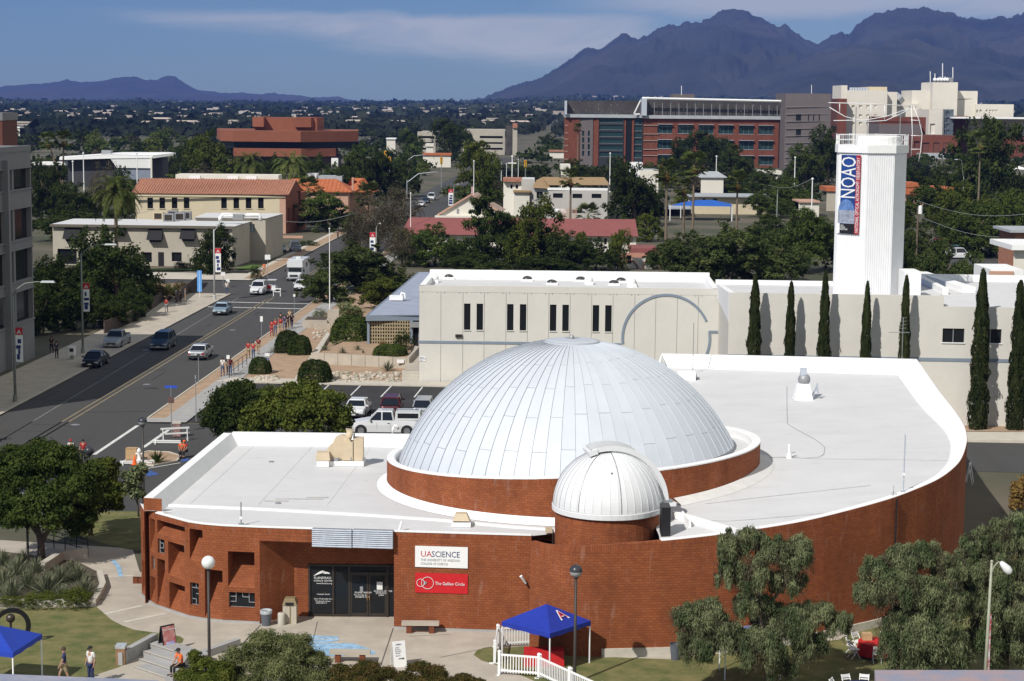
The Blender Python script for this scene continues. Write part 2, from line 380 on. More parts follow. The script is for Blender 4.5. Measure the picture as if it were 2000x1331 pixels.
FARG=mat('desert_plain',(.075,.085,.05),.95,.25,.004,col2=(.15,.13,.09),detail=12)
grid_mesh('ground',np.where(D_<1,X_,X_),np.where(D_<1,-400,Y_),terrain_z(X_,Y_),EARTH)
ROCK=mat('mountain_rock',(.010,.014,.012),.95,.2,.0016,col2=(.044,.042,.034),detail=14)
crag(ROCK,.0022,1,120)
def mountain(name,prof,D,depth,m,rough,seed,nx=360,ny=80,jag=9):
 px=np.array([p[0]for p in prof],float);py=np.array([p[1]for p in prof],float)
 xs=np.linspace(px[0],px[-1],nx)
 ys=np.interp(xs,px,py);ys=ys-(fbm(xs/16,xs*0+seed,4,True)-.6)*jag
 top=np.array([PY(a,b,D)for a,b in zip(xs,ys)]);base_z=terrain_z(top[:,0],top[:,1])
 def gsm(a,w):
  n=int(w*3)+1;k=np.exp(-(np.arange(-n,n+1)/w)**2/2);k/=k.sum();return np.convolve(np.pad(a,n,mode='edge'),k,'valid')
 sm=[top[:,2]]+[gsm(top[:,2],w)for w in(3,8,18,34)]
 t=np.linspace(0,1,ny)
 X=np.zeros((ny,nx));Y=np.zeros((ny,nx));Z=np.zeros((ny,nx))
 for j,q in enumerate(t):
  s=(q-0.72)/0.72*depth if q<.72 else(q-.72)/.28*depth*.6
  k=1-s/D*0
  Y[j]=D+s;X[j]=top[:,0]*(D+s)/D
  h=np.clip(q/.72,0,1)if q<.72 else np.clip(1-(q-.72)/.28,0,1)
  rg=fbm(X[j]/depth*7+seed,Y[j]/depth*5+seed*2,8,True)
  env=(h**1.25)+(rg-.62)*rough*np.sin(math.pi*min(h,1))*1.0
  lv=min(3.999,(1-h)*7.5);li=int(lv);tz=sm[li]*(1-(lv-li))+sm[li+1]*(lv-li)
  Z[j]=base_z*0.5*(1-h)+env*tz-40*(1-h)
 jc=int(np.argmin(abs(t-.72)))
 Z[jc]=top[:,2];Y[jc]=D;X[jc]=top[:,0]
 lim=(Z-CAMH)/Y<=((top[:,2]-CAMH)/D)[None,:]
 Z=np.where(lim,Z,CAMH+((top[:,2]-CAMH)/D)[None,:]*Y)
 return grid_mesh(name,X,Y,Z,m)
rprof=[(780,214),(850,207),(897,200),(945,190),(960,184),(975,178),(1000,170),(1030,160),(1060,150),(1075,140),(1085,135),(1100,127),(1118,113),(1130,104),(1140,97),(1150,92),(1160,97),(1172,95),(1180,92),(1193,80),(1205,72),(1215,67),(1225,67),(1234,74),(1246,74),(1258,70),(1272,66),(1283,58),(1292,52),(1305,49),(1325,50),(1336,44),(1344,39),(1350,43),(1360,44),(1370,47),(1374,38),(1384,39),(1390,33),(1403,25),(1415,20),(1425,18),(1435,17),(1448,20),(1460,24),(1470,30),(1483,34),(1495,38),(1505,44),(1515,50),(1522,50),(1533,46),(1540,51),(1550,61),(1562,70),(1575,78),(1588,85),(1597,88),(1608,79),(1620,71),(1632,65),(1645,60),(1650,67),(1658,69),(1664,60),(1672,50),(1685,40),(1700,30),(1715,25),(1730,22),(1745,18),(1765,14),(1785,14),(1800,14),(1815,17),(1830,21),(1845,23),(1860,26),(1880,32),(1900,36),(1920,39),(1935,38),(1950,34),(1960,33),(1975,33),(1985,29),(1993,30),(2000,22),(2060,10),(2200,5),(2350,60)]
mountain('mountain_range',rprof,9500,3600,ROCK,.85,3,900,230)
spur=[(1380,215),(1450,190),(1500,160),(1560,122),(1600,104),(1640,92),(1680,88),(1720,92),(1760,90),(1800,96),(1840,108),(1880,112),(1920,120),(2000,138),(2200,150),(2400,190)]
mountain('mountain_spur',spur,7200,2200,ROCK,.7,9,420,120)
lprof=[(-420,160),(-300,178),(-200,172),(-60,174),(0,169),(30,167),(60,165),(95,162),(118,160),(131,155),(142,160),(160,160),(190,160),(205,156),(225,152),(245,151),(268,150),(285,157),(300,156),(310,155),(320,150),(330,148),(342,150),(355,158),(370,168),(385,176),(400,178),(420,180),(445,182),(470,181),(490,184),(510,185),(527,182),(540,182),(550,185),(575,185),(590,188),(620,191),(645,189),(660,189),(690,196),(720,200),(760,202),(800,203),(850,207),(950,212)]
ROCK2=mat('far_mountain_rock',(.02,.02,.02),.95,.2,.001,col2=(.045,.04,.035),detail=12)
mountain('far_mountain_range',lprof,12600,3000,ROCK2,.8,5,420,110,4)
# --- air
hz=MB();hz.box((600,7400,499),(13200,15600,1002))
hm=bpy.data.materials.new('haze');hm.use_nodes=True;t_=hm.node_tree;t_.nodes.remove(t_.nodes['Principled BSDF'])
pv=t_.nodes.new('ShaderNodeVolumePrincipled');pv.inputs['Density'].default_value=5.2e-5;pv.inputs['Color'].default_value=(.15,.29,.90,1);pv.inputs['Anisotropy'].default_value=0.0
t_.links.new(pv.outputs[0],t_.nodes['Material Output'].inputs['Volume'])
HAZE_ON=True
if HAZE_ON:
 ho=bpy.data.objects.new('haze',hz.mesh('haze',hm));COL.objects.link(ho);ho['kind']='stuff'
# --- roads
SL=0.042
def xr(Y):return-29.7+SL*(Y-155.7)
def xl(Y):return-42.2+SL*(Y-154.7)
def strip_poly(f0,o0,f1,o1,Ya,Yb):return[(f0(Ya)+o0,Ya),(f1(Ya)+o1,Ya),(f1(Yb)+o1,Yb),(f0(Yb)+o0,Yb)]
flat('sidewalk_west',strip_poly(xl,-6.5,xl,0.15,60,254),.13,CONC)
flat('road',strip_poly(xl,0,xr,0,40,900),.012,ASPH)
flat('side_street_west',[(xl(254)-80,258.5),(xl(254)+.5,254.5),(xl(274)+.5,273),(xl(274)-80,277)],.016,ASPH)
flat('sidewalk_northwest',[(xl(273)-80,277),(xl(274)-1.0,273.2),(xl(276)+.1,276.5),(xl(420)+.1,420),(xl(420)-3,420),(xl(286)-3.2,284),(xl(286)-80,288)],.13,CONC_L)
flat('verge_east',strip_poly(xr,0.15,xr,1.5,153,420),.10,SAND)
flat('sidewalk_east',strip_poly(xr,1.5,xr,3.6,151,420),.125,CONC_G)
flat('sidewalk_corner',[(xr(151)+.1,151),(xr(151)+3.6,151),(xr(153)+3.6,153),(xr(153)+.1,153)],.12,CONC_G)
flat('verge_west_far',strip_poly(xl,-2.2,xl,0.1,276,420),.135,SAND)
E_ST=[(-60,128),(-29,118),(-18.6,118),(-18.2,125),(10,134.8),(60,132.5),(60,144.2),(20,146.5),(-20,150.6),(-60,152.5)]
flat('cross_street',E_ST,.020,ASPH)
flat('parking_lot',[(xr(152)+3.6,151.6),(2,149.5),(2,171.3),(-27.2,173.6)],.024,ASPH_D)
flat('lot_kerb_walk',[(-27.6,173.8),(2,171.5),(2,173.6),(-26,176.3)],.13,CONC_L)
flat('desert_garden',[(xr(176)+3.6,176.2),(-8.6,174.9),(-8.6,215),(-14,262),(xr(262)+3.6,262)],.09,SAND)
# kerbs: real steps
kb=MB()
kb.strip([(xl(Y),Y)for Y in range(60,255,8)]+[(xl(254),254)],0,.16,0,.15)
kb.strip([(xl(Y),Y)for Y in range(276,421,12)],0,.16,0,.15)
kb.strip([(xr(Y),Y)for Y in range(153,421,10)][::-1],0,.16,0,.15)
kb.strip([(2,171.3),(-27.2,173.6)],-.16,0,0,.15)
kb.strip([(60,144.6),(20,146.9),(-12,149.9)][::-1],0,-.16,0,.15)
struct('kerb',kb,CONC_L)
flat('sidewalk_north',[(60,144.8),(2,148.0),(2,149.4),(60,150.2)],.13,CONC_L)
flat('planting_strip_north',[(70,150.2),(12,150.2),(12,156),(70,153)],.11,SAND)
# painted lines
def line(name,a,b,w,z,m):
 a=Vector(a[:2]);b=Vector(b[:2]);d=(b-a).normalized();n=Vector((-d.y,d.x))*w/2
 return flat(name,[a-n,b-n,b+n,a+n],z,m)
xc=lambda Y:(xl(Y)+xr(Y))/2
for o_ in(-.28,.28):line('yellow_line',(xc(120)+o_,120),(xc(250)+o_,250),.14,.020,LINE_Y)
for o_ in(-.28,.28):line('yellow_line',(xc(280)+o_,280),(xc(800)+o_,800),.14,.020,LINE_Y)
line('stop_line',P(184,889),P(269,832),.30,.030,LINE_W)
line('stop_line',P(280,875),P(329,841),.30,.030,LINE_W)
line('lane_line',(xl(160)+1.9,100),(xl(250)+1.9,250),.10,.020,mat('worn_line_paint',(.20,.20,.19),.9,.3,2))
for xa,ya,xb,yb in((642,753,622,772),(704,754,684,774),(764,755,744,776),(825,757,809,777),(600,751,587,754),(560,750,552,755)):
 line('stall_line',P(xa,ya),P(xb,yb),.13,.030,LINE_W)
line('stall_line',P(283,917),P(352,905),.14,.030,LINE_W)
BLUE_P=mat('blue_marking_paint',(.04,.09,.28),.8,.2,3)
fpx('accessible_marking',[(281,926),(294,920),(311,927),(290,932)],.030,BLUE_P)
fpx('accessible_marking',[(352,900),(366,896),(372,900),(356,904)],.034,BLUE_P)
fpx('accessible_marking',[(484,766),(510,765),(506,770),(482,770)],.030,BLUE_P)
flat('crosswalk_stripe',[(xl(238),238),(xr(238),236.5),(xr(238),237.0),(xl(238),238.5)],.020,LINE_W)
flat('crosswalk_stripe',[(xl(244),244),(xr(244),242.5),(xr(244),243.0),(xl(244),244.5)],.020,LINE_W)
# --- plaza, lawns
flat('plaza',[(-40,60),(40,60),(40,92),(2,92),(-5,95),(-19,97),(-22,108),(-40,112)],.012,CONC)
c1=lambda x,y:(x/2.656,830+y/2.656)
fpx('lawn_front',[(-60,1190),(0,1190),(188,1186),(200,1196),(218,1212),(240,1223),(262,1231),(300,1236),(335,1240),(352,1244),(359,1249),(356,1256),(340,1262),(306,1264),(236,1303),(150,1331),(60,1360),(-120,1360)],.018,GRASS)
fpx('lawn_back',[(120,1030),(165,1052),(210,1065),(245,1073),(276,1077),(290,1000),(280,985),(262,968),(225,962),(150,985),(100,1000)],.018,GRASS)
lw=[c4 for c4 in[(925,1280),(931,1272),(945,1266),(962,1264),(985,1266),(1040,1262),(1120,1275),(1182,1284),(1310,1289),(1640,1250),(1900,1100),(2100,1060),(2200,1400),(1200,1420),(1075,1345),(1000,1312),(962,1297),(940,1291)]]
fpx('lawn_right',lw,.018,GRASS)
fpx('planting_bed',[(-80,1080),(0,1080),(80,1090),(150,1100),(200,1125),(206,1150),(190,1182),(100,1181),(0,1179),(-80,1180)],.10,mat('bed_soil',(.07,.055,.04),.95,.3,2))
bw=MB();bw.strip([P(x,y)for x,y in((-80,1181),(0,1184),(60,1186),(120,1186),(170,1186),(187,1185),(196,1172),(207,1150),(200,1125))],0,.3,0,.35)
solo('planter_wall',bw,CONC_L,'low curved concrete kerb wall around the bed of yuccas','wall')
# expansion joints and decorative bands in the paving
JOINT=mat('paving_joint',(.10,.09,.08),.9,.1,2)
BAND=mat('paving_band',(.56,.52,.45),.9,.06,2)
for a,b,w,m_ in(((509,1222),(470,1262),.05,JOINT),((768,1228),(742,1306),.05,JOINT),((277,1184),(205,1200),.28,BAND),((325,1199),(242,1216),.28,BAND),((275,1125),(205,1127),.25,BAND),((975,1262),(860,1285),.04,JOINT),((880,1240),(800,1244),.03,JOINT),((620,1215),(612,1250),.03,JOINT)):
 line('paving_joint',P(*a),P(*b),w,.022,m_)
LB=mat('pale_blue_paving_paint',(.26,.42,.58),.85,.25,2.5)
def arcpx(cx,cy,rx,ry,a0,a1,n=14):return[(cx+rx*math.cos(R(a0+(a1-a0)*i/n)),cy-ry*math.sin(R(a0+(a1-a0)*i/n)))for i in range(n+1)]
fpx('painted_paving',[(600,1242),(660,1244),(662,1252),(640,1256),(690,1258),(722,1268),(735,1276),(728,1280),(700,1274),(660,1284),(622,1280),(600,1262)],.022,LB)
for(a,b)in(((236,1127),(232,1109)),((232,1109),(220,1095))):line('painted_paving',P(*a),P(*b),.25,.026,LB)
def text_obj(name,s,size,m,loc,rot,parent=None,align='LEFT',ext=0.004,sx=1.0):
 cu=bpy.data.curves.new(name,'FONT');cu.body=s;cu.size=size;cu.extrude=ext;cu.align_x=align;cu.align_y='BOTTOM_BASELINE';cu.resolution_u=2
 o=bpy.data.objects.new(name,cu);COL.objects.link(o);bpy.context.view_layer.update()
 me=bpy.data.meshes.new_from_object(o);bpy.data.objects.remove(o);me.materials.clear();me.materials.append(m)
 o=bpy.data.objects.new(name,me);COL.objects.link(o);o.parent=parent;o.location=loc;o.rotation_euler=rot;o.scale=(sx,1,1);return o
for s_,px_,py_ in(('SIDEWALK',607,1249),('SUNDIAL',609,1256)):
 o_=text_obj('paving_lettering',s_,.36,LINE_W,P(px_,py_,.03),(0,0,R(-3)),ext=.002);o_['kind']='structure'
#  PLANETARIUM
PL=thing('planetarium_building',(0,100,0),'low red brick planetarium with white roof, sawtooth corner and curved end wall','building')
def on_seg(a,b,px,py):
 """where the sight line through (px,py) meets the vertical plane a-b: distance along it, height"""
 r=_ray(px,py);a=Vector(a[:2]);d=(Vector(b[:2])-a).normalized()
 det=d.x*(-r[1])+r[0]*d.y
 u=((-a.x)*(-r[1])-(-r[0])*(-a.y))/det;t=(a.x+u*d.x)/r[0]if abs(r[0])>1e-6 else(a.y+u*d.y)/r[1]
 return u,CAMH+r[2]*t
def opn(a,b,xl_,xr_,yt,yb,k=.3):
 xm=(xl_+xr_)/2
 return(on_seg(a,b,xl_,yb)[0],on_seg(a,b,xr_,yb)[0],on_seg(a,b,xm,yb)[1],on_seg(a,b,xm,yt)[1],k)
ROOFL=4.92
def cz(x,y):return(250+x/3.4925,950+y/3.4925)
bs=[P(*q)for q in((277,1162),(292,1176),(307,1185),(370,1206),(399,1211),(437.6,1215),(508,1218.5),(769.4,1228),(1036,1237))]
SC=ROOFL-.30
def front_seg(i,ops=(),niches=()):
 a,b=bs[i],bs[i+1];mb=MB();O=[opn(a,b,*[q for q in(cz(o[0],0)[0],cz(o[1],0)[0],cz(0,o[2])[1],cz(0,o[3])[1])],.22)for o in ops]
 N=[opn(a,b,*[q for q in(cz(o[0],0)[0],cz(o[1],0)[0],cz(0,o[2])[1],cz(0,o[3])[1])],o[4])for o in niches]
 fix=lambda o:(max(o[0],.05),min(o[1],(b-a).length-.05),max(o[2],.06),min(o[3],SC-.02),o[4])
 O=[fix(o)for o in O];N=[fix(o)for o in N]
 mb.wall(a,b,0.0,SC,O+N,reveal=False)
 mb.wall(a,b,0.0,SC,O,reveal=True)if False else None
 rv=MB()
 for o in O:
  p,q,r,t,k=o;pt=lambda u,z,kk:mb.pt_on(a,b,u,z,kk)
  for m4,uv in(((pt(p,r,0),pt(p,r,k),pt(p,t,k),pt(p,t,0)),[(0,r),(k,r),(k,t),(0,t)]),((pt(q,r,k),pt(q,r,0),pt(q,t,0),pt(q,t,k)),[(k,r),(0,r),(0,t),(k,t)]),((pt(p,t,0),pt(p,t,k),pt(q,t,k),pt(q,t,0)),[(p,0),(p,k),(q,k),(q,0)]),((pt(p,r,k),pt(p,r,0),pt(q,r,0),pt(q,r,k)),[(p,k),(p,0),(q,0),(q,k)])):
   mb.quad(*m4,uv=uv)
  g=MB();g.quad(pt(p,r,k-.02),pt(q,r,k-.02),pt(q,t,k-.02),pt(p,t,k-.02));w_=part('window',g,GLASS,PL,world=True)
  l=MB();rr=random.Random(i*7+int(p*10));cols=max(2,int((q-p)/.28));rows=max(3,int((t-r)/.28))
  for c_ in range(cols+1):
   for r_ in range(rows):
    if c_ in(0,cols)or rr.random()<.62:u_=p+(q-p)*c_/cols;l.beam(pt(u_,r+(t-r)*r_/rows,k-.06),pt(u_,r+(t-r)*(r_+1)/rows,k-.06),.035)
  for r_ in range(rows+1):
   for c_ in range(cols):
    if r_ in(0,rows)or rr.random()<.55:z_=r+(t-r)*r_/rows;l.beam(pt(p+(q-p)*c_/cols,z_,k-.06),pt(p+(q-p)*(c_+1)/cols,z_,k-.06),.035)
  part('lattice',l,GREYM,w_,world=True)
 for o in N:
  p,q,r,t,k=o;pt=lambda u,z,kk:mb.pt_on(a,b,u,z,kk)
  L=math.hypot(t-r,k)
  mb.quad(pt(p,r,0),pt(q,r,0),pt(q,t,k),pt(p,t,k),uv=[(p,0),(q,0),(q,L),(p,L)])
  n=len(mb.v);mb.v+=[tuple(pt(p,r,0)),tuple(pt(p,t,k)),tuple(pt(p,t,0)),tuple(pt(q,r,0)),tuple(pt(q,t,0)),tuple(pt(q,t,k))]
  mb.uv[len(mb.f)]=[(0,r),(k,t),(0,t)];mb.f.append((n,n+1,n+2));mb.uv[len(mb.f)]=[(0,r),(0,t),(k,t)];mb.f.append((n+3,n+4,n+5))
  mb.quad(pt(p,t,0),pt(p,t,k),pt(q,t,k),pt(q,t,0),uv=[(p,0),(p,k),(q,k),(q,0)])
 part('brick_wall',mb,BR,PL,world=True)
 s=MB();s.wall(a,b,SC,ROOFL,u0=0);
 part('soldier_course',s,BRV,PL,world=True)
front_seg(0,ops=[(104,133,318,470)],niches=[(100,140,520,748,.5)])
front_seg(1,ops=[(160,184,478,570)],niches=[(152,186,225,450,.5),(155,188,620,800,.5)])
front_seg(2,ops=[(203,250,362,460)],niches=[(200,388,190,348,1.0),(203,256,500,828,.7),(276,386,392,622,1.1),(284,390,668,862,.9)])
front_seg(3,ops=[(425,484,660,812)],niches=[(422,512,232,510,1.0)])
front_seg(4,niches=[(524,648,572,905,1.3)])
front_seg(5,ops=[(688,866,725,828)],niches=[(683,864,448,692,1.6)])
# entrance bay: fascia, recess, lintel
ea,eb=bs[6],bs[7];FZ=on_seg(ea,eb,640,1061)[1]
f=MB();f.wall(ea,eb,FZ,SC);
pr=f.pt_on(ea,eb,0,0);DY=93.75
f.wall((ea.x,ea.y),(ea.x+1.55,DY),0,FZ,u0=3)
f.f[-1]=f.f[-1]
dl,dr=P(584,1203.6),P(603.7,1203.5)
f.wall((ea.x+1.55,DY),(-10.2,DY),0,FZ,u0=1)
DZ=PY(690,1102.5,DY).z
f.wall((-10.2,DY),(eb.x+.02,DY),DZ,FZ,u0=2)
f.wall((eb.x+.02,DY),(eb.x+.02,eb.y),0,FZ,u0=0)
part('brick_wall',f,BR,PL,world=True)
s=MB();s.wall(ea,eb,SC,ROOFL);s.wall(bs[7],bs[8],SC,ROOFL);part('soldier_course',s,BRV,PL,world=True)
c=MB();c.ngon([(ea.x,ea.y+.02,FZ),(ea.x+1.55,DY,FZ),(eb.x,DY,FZ),(eb.x,eb.y+.02,FZ)]);part('soffit',c,CONC_G,PL,world=True)
w=MB();w.wall(bs[7],bs[8],0,SC,u0=.1);part('brick_wall',w,BR,PL,world=True)
# base kerb along the walls
for q_ in(bs[:7],bs[7:]):part('footing',MB().strip([tuple(p[:2])for p in q_],-.10,-.005,0,.11),CONC_G,PL,world=True)
# glazed entrance screen
g0x,g1x=-10.2,eb.x
sx=lambda px:PY(px,1150,DY).x
xs=[g0x,sx(651),sx(682.5),sx(688),sx(719),sx(757),g1x-.01]
fm=MB()
for x in(xs[0]+.04,xs[1],xs[2],sx(757),g1x-.05):fm.bx(x-.05,x+.05,DY-.08,DY+.06,.02,DZ)
fm.bx(xs[0],g1x,DY-.07,DY+.05,DZ-.1,DZ-.01);fm.bx(xs[0],xs[2],DY-.07,DY+.05,.03,.14)
DH=PY(700,1121,DY).z
fm.bx(xs[2],g1x,DY-.075,DY+.05,DH,DH+.10)
scr=part('entrance_frame',fm,BRONZE,PL,world=True)
for a_,b_,z0_,z1_ in((xs[0],xs[1],.12,DZ-.1),(xs[1],xs[2],.12,DZ-.1),(xs[2],sx(757),DH+.1,DZ-.1),(sx(757),g1x,.05,DZ-.1)):
 q=MB();q.bx(a_,b_,DY+.0,DY+.02,z0_,z1_);part('glass_pane',q,GLASS,PL,world=True)
def door(x0,x1,open_=0.0,hinge=0):
 m=MB();wd=x1-x0;
 for a_,b_,c_,e_ in((0,.09,0,DH),(wd-.09,wd,0,DH),(.09,wd-.09,0,.18),(.09,wd-.09,DH-.1,DH)):m.bx(a_,b_,-.03,.03,c_,e_)
 o=bpy.data.objects.new('door',m.mesh('door',BRONZE));COL.objects.link(o);o.parent=PL
 gl=MB();gl.bx(.09,wd-.09,-.008,.008,.18,DH-.1);part('door_glass',gl,GLASS,o)
 h=MB();h.tube([(wd-.05,-.09,.85),(wd-.05,-.09,1.25)],.022,6).beam((wd-.05,-.03,.88),(wd-.05,-.09,.88),.03).beam((wd-.05,-.03,1.22),(wd-.05,-.09,1.22),.03)
 part('handle',h,mat('brass',(.45,.30,.10),.35,.1,3,metal=.8),o)
 return o
mid=sx(720)
d1=door(xs[2]+.05,mid-.01);d1.location=Vector((xs[2]+.05,DY-.02,.03))-PL.location
d2=door(mid+.01,sx(757)-.05);d2.location=Vector((sx(757)-.05,DY-.02,.03))-PL.location;d2.rotation_euler[2]=math.pi;d2.scale=(1,-1,1)
# printed film on the glass
pt_=lambda px,py:PY(px,py,DY-.035)-PL.location
LET=mat('white_lettering',(.75,.75,.75),.6,0,1)
for s_,px,py,sz in(('FLANDRAU',613,1131,.17),('SCIENCE CENTER',613,1136,.12),('www.flandrau.org',618,1141,.11),('museum hours',619,1162,.11),('Open Wednesday-Sunday',613,1171,.10),('Planetarium shows',616,1175.5,.10),('MON FRI 9 5',617,1179.5,.10)):
 text_obj('door_lettering',s_,sz,LET,pt_(px,py),(R(90),0,0),PL,ext=.002)
for s_,px,py,sz in(('PLANETARIUM',693,1159,.13),('Thu Fri Sat Sun',691,1163.5,.12),('EXHIBITS OPEN',694,1167.5,.11),('SCIENCE CENTER',730,1156,.12),('ENTRANCE',734,1160,.12),('OPEN',739,1164,.11)):
 text_obj('door_lettering',s_,sz,LET,pt_(px,py)+Vector((0,-.03,0)),(R(90),0,0),PL,ext=.002)
pm=MB();a_=PY(736,1152,DY-.07);b_=PY(747,1137,DY-.07);pm.bx(a_.x,b_.x,DY-.075,DY-.065,a_.z,b_.z);part('notice',pm,WHITE_PAINT,PL,world=True)
pm=MB();a_=PY(703,1156,DY-.07);b_=PY(709,1146,DY-.07);pm.bx(a_.x,b_.x,DY-.075,DY-.065,a_.z,b_.z);part('notice',pm,GREYM,PL,world=True)
sw=MB()
arc_=[PY(613+31*t,1125-9*math.sin(t*math.pi*.62)+(4*t if t>.6 else 0),DY-.035)for t in[i/12 for i in range(13)]]
for i in range(12):sw.beam(arc_[i],arc_[i+1],.01,.03+.09*math.sin(math.pi*i/12));
part('swoosh_emblem',sw,LET,PL,world=True)
# --- roof, west part
TOPL=5.62
rl=[(p.x,p.y)for p in bs];rl+=[(3.0,92),(6,97),(10,112),(8,117.0),(-17.6,117.6),(-18.9,97.6)]
m=MB();m.ngon([(x,y,ROOFL-.02)for x,y in rl]);part('roof',m,WHITE_ROOF,PL,world=True)
bl=P(440,843,TOPL);fl=P(281,972,TOPL)
m=MB();m.strip([(fl.x,fl.y),(bl.x,bl.y)],0,.02,0,TOPL-.02);m.strip([(bl.x,bl.y),(9,bl.y-.6)],0,.02,0,TOPL-.02);part('brick_wall',m,BR,PL,world=True)
m=MB()
def ramp_parapet(m,a,b,w,wb,z0,z1,s=1):
 a=Vector(a);b=Vector(b);d=(b-a).normalized();n=Vector((d.y,-d.x))*s
 A,B,C,D=a,b,b+n*w,a+n*w;E,F=b+n*wb,a+n*wb
 m.quad((*A,z1),(*B,z1),(*C,z1),(*D,z1));m.quad((*D,z1),(*C,z1),(*E,z0),(*F,z0))
 m.quad((*A,z1-.12),(*B,z1-.12),(*B,z1),(*A,z1));m.quad((*A,z0),(*D,z1),(*F,z0),(*A,z0))if False else None
 m.ngon([(*A,z1),(*D,z1),(*F,z0),(*A,z0)]);m.ngon([(*B,z1),(*B,z0),(*E,z0),(*C,z1)])
ramp_parapet(m,(fl.x,fl.y),(bl.x,bl.y),.5,.95,ROOFL-.03,TOPL)
ramp_parapet(m,(bl.x,bl.y),(9,bl.y-.6),.5,.75,ROOFL-.03,TOPL)
part('parapet',m,WHITE_CAP,PL,world=True)
# raised brick return at the corner, and its low white cap
m=MB();m.strip([(fl.x,fl.y-.01),(fl.x+.95,fl.y-.2)],0,.02,ROOFL-.05,TOPL-.02);part('brick_wall',m,BR,PL,world=True)
m=MB();m.ngon([(bs[0].x-.02,bs[0].y-.02,ROOFL+.03),(bs[1].x,bs[1].y-.03,ROOFL+.03),(bs[2].x+.3,bs[2].y-.02,ROOFL+.03),(fl.x+1.6,fl.y-.4,ROOFL+.03),(fl.x,fl.y-.05,ROOFL+.03)]);part('corner_cap',m,WHITE_CAP,PL,world=True)
m=MB();m.strip([tuple(bs[i][:2])for i in range(2,9)],-.03,.18,ROOFL-.01,ROOFL+.05);part('roof_edge',m,WHITE_CAP,PL,world=True)
# low curb that crosses the roof
cp_=[P(x,y,ROOFL)for x,y in((330,988),(500,995),(700,1006),(850,1016),(1000,1030),(1090,1036))]
m=MB();m.strip([tuple(p[:2])for p in cp_],-.12,.12,ROOFL-.02,ROOFL+.07);part('roof_curb',m,WHITE_CAP,PL,world=True)
# --- curved east wall and its rising roof
def RP(X,Y):return 5.42+.06*(X-4.9)+.03*(Y-87)
def on_plane(px,py,dz=0.0):
 r=_ray(px,py)
 t=(5.42-.06*4.9-.03*87+dz-CAMH)/(r[2]-.06*r[0]-.03*r[1]);return Vector((r[0]*t,r[1]*t,CAMH+r[2]*t))
tp=[(1036,1057.5),(1062,1064),(1100,1067.5),(1150,1067.8),(1225,1062.5),(1310,1055.5),(1400,1045.5),(1490,1032.5),(1575,1017.7),(1660,997),(1737,975.5),(1790,956),(1835,935.5),(1865,913),(1880,893),(1888.6,865),(1888,848),(1882,829),(1862,799),(1835,765),(1810,729),(1791,702)]
raw=[on_plane(*p)for p in tp]
# smooth resample (Catmull-Rom)
cw=[]
for i in range(len(raw)-1):
 p0,p1,p2,p3=raw[max(i-1,0)],raw[i],raw[i+1],raw[min(i+2,len(raw)-1)]
 for q in range(5):
  t=q/5;cw.append(.5*((2*p1)+(-p0+p2)*t+(2*p0-5*p1+4*p2-p3)*t*t+(-p0+3*p1-3*p2+p3)*t*t*t))
cw.append(raw[-1])
pts=[(p.x,p.y)for p in cw];zt=[p.z for p in cw]
m=MB();m.strip(pts,0,.3,0,[z-.34 for z in zt]);part('curved_wall',m,BR,PL,world=True)
m=MB();m.strip(pts,-.004,.3,[z-.34 for z in zt],zt);part('soldier_course',m,BRV,PL,world=True)
i_end=[i for i,p in enumerate(pts)if p[0]>7][0]
m=MB();m.strip(pts[i_end:],.02,.42,[z-.02 for z in zt[i_end:]],[z+.02 for z in zt[i_end:]]);part('roof_edge',m,WHITE_CAP,PL,world=True)
jx=[i for i,p in enumerate(pts)if p[0]>4.2][0]
m=MB();m.strip([(pts[i][0],pts[i][1])for i in range(jx,len(pts)-25)],-.10,-.004,0,.42);part('footing',m,CONC_L,PL,world=True)
br_=raw[-1];blr=on_plane(1292,691)
# back wall + parapet
m=MB();m.strip([(br_.x,br_.y),(blr.x,blr.y)],0,.02,0,[br_.z-.05,blr.z-.05]);m.strip([(blr.x,blr.y),(blr.x-1.2,blr.y-8)],0,.02,4,[blr.z-.05,blr.z-.6]);part('brick_wall',m,BR,PL,world=True)
def RD(X,Y):
 back=max(0,min(1,(Y-100)/30));return RP(X,Y)-.05-.85*back
inner=[]
n_=len(pts)
m=MB();prev=None
Lw=[Vector((0,0))]*0
for i in range(i_end,n_):
 a=Vector(pts[max(i-1,0)]);b=Vector(pts[min(i+1,n_-1)]);d=(b-a).normalized();nn=Vector((-d.y,d.x));p=Vector(pts[i])
 top=p+nn*.40;k=max(0,min(1,(p.y-96)/20));bot=p+nn*(.45+.95*k)
 if i==n_-1:bot=Vector((p.x-1.0,p.y-1.15));top=Vector((p.x-.4,p.y-.45))
 cur=((*top,zt[i]+.02),(*bot,RD(bot.x,bot.y)))
 if prev:m.quad(prev[0],cur[0],cur[1],prev[1])
 prev=cur;inner.append(bot)
bb=Vector((blr.x+.3,blr.y-1.0));tb=Vector((blr.x,blr.y-.45))
m.quad(prev[0],(*tb,blr.z+.02),(*bb,RD(*bb)),prev[1]);inner.append(bb)
m.quad((br_.x,br_.y,br_.z+.02),(blr.x,blr.y,blr.z+.02),(*tb,blr.z+.02),prev[0])
m.f[-1]=m.f[-1][::-1]
m.quad((blr.x,blr.y,blr.z+.02),(blr.x-1.2,blr.y-8,blr.z-.5),(blr.x-.8,blr.y-8,blr.z-.5),(*tb,blr.z+.02))
m.quad((*tb,blr.z+.02),(blr.x-.8,blr.y-8,blr.z-.5),(blr.x-.4,blr.y-8,RD(blr.x,blr.y-8)),(*bb,RD(*bb)))
part('parapet',m,WHITE_CAP,PL,world=True,smooth=False)
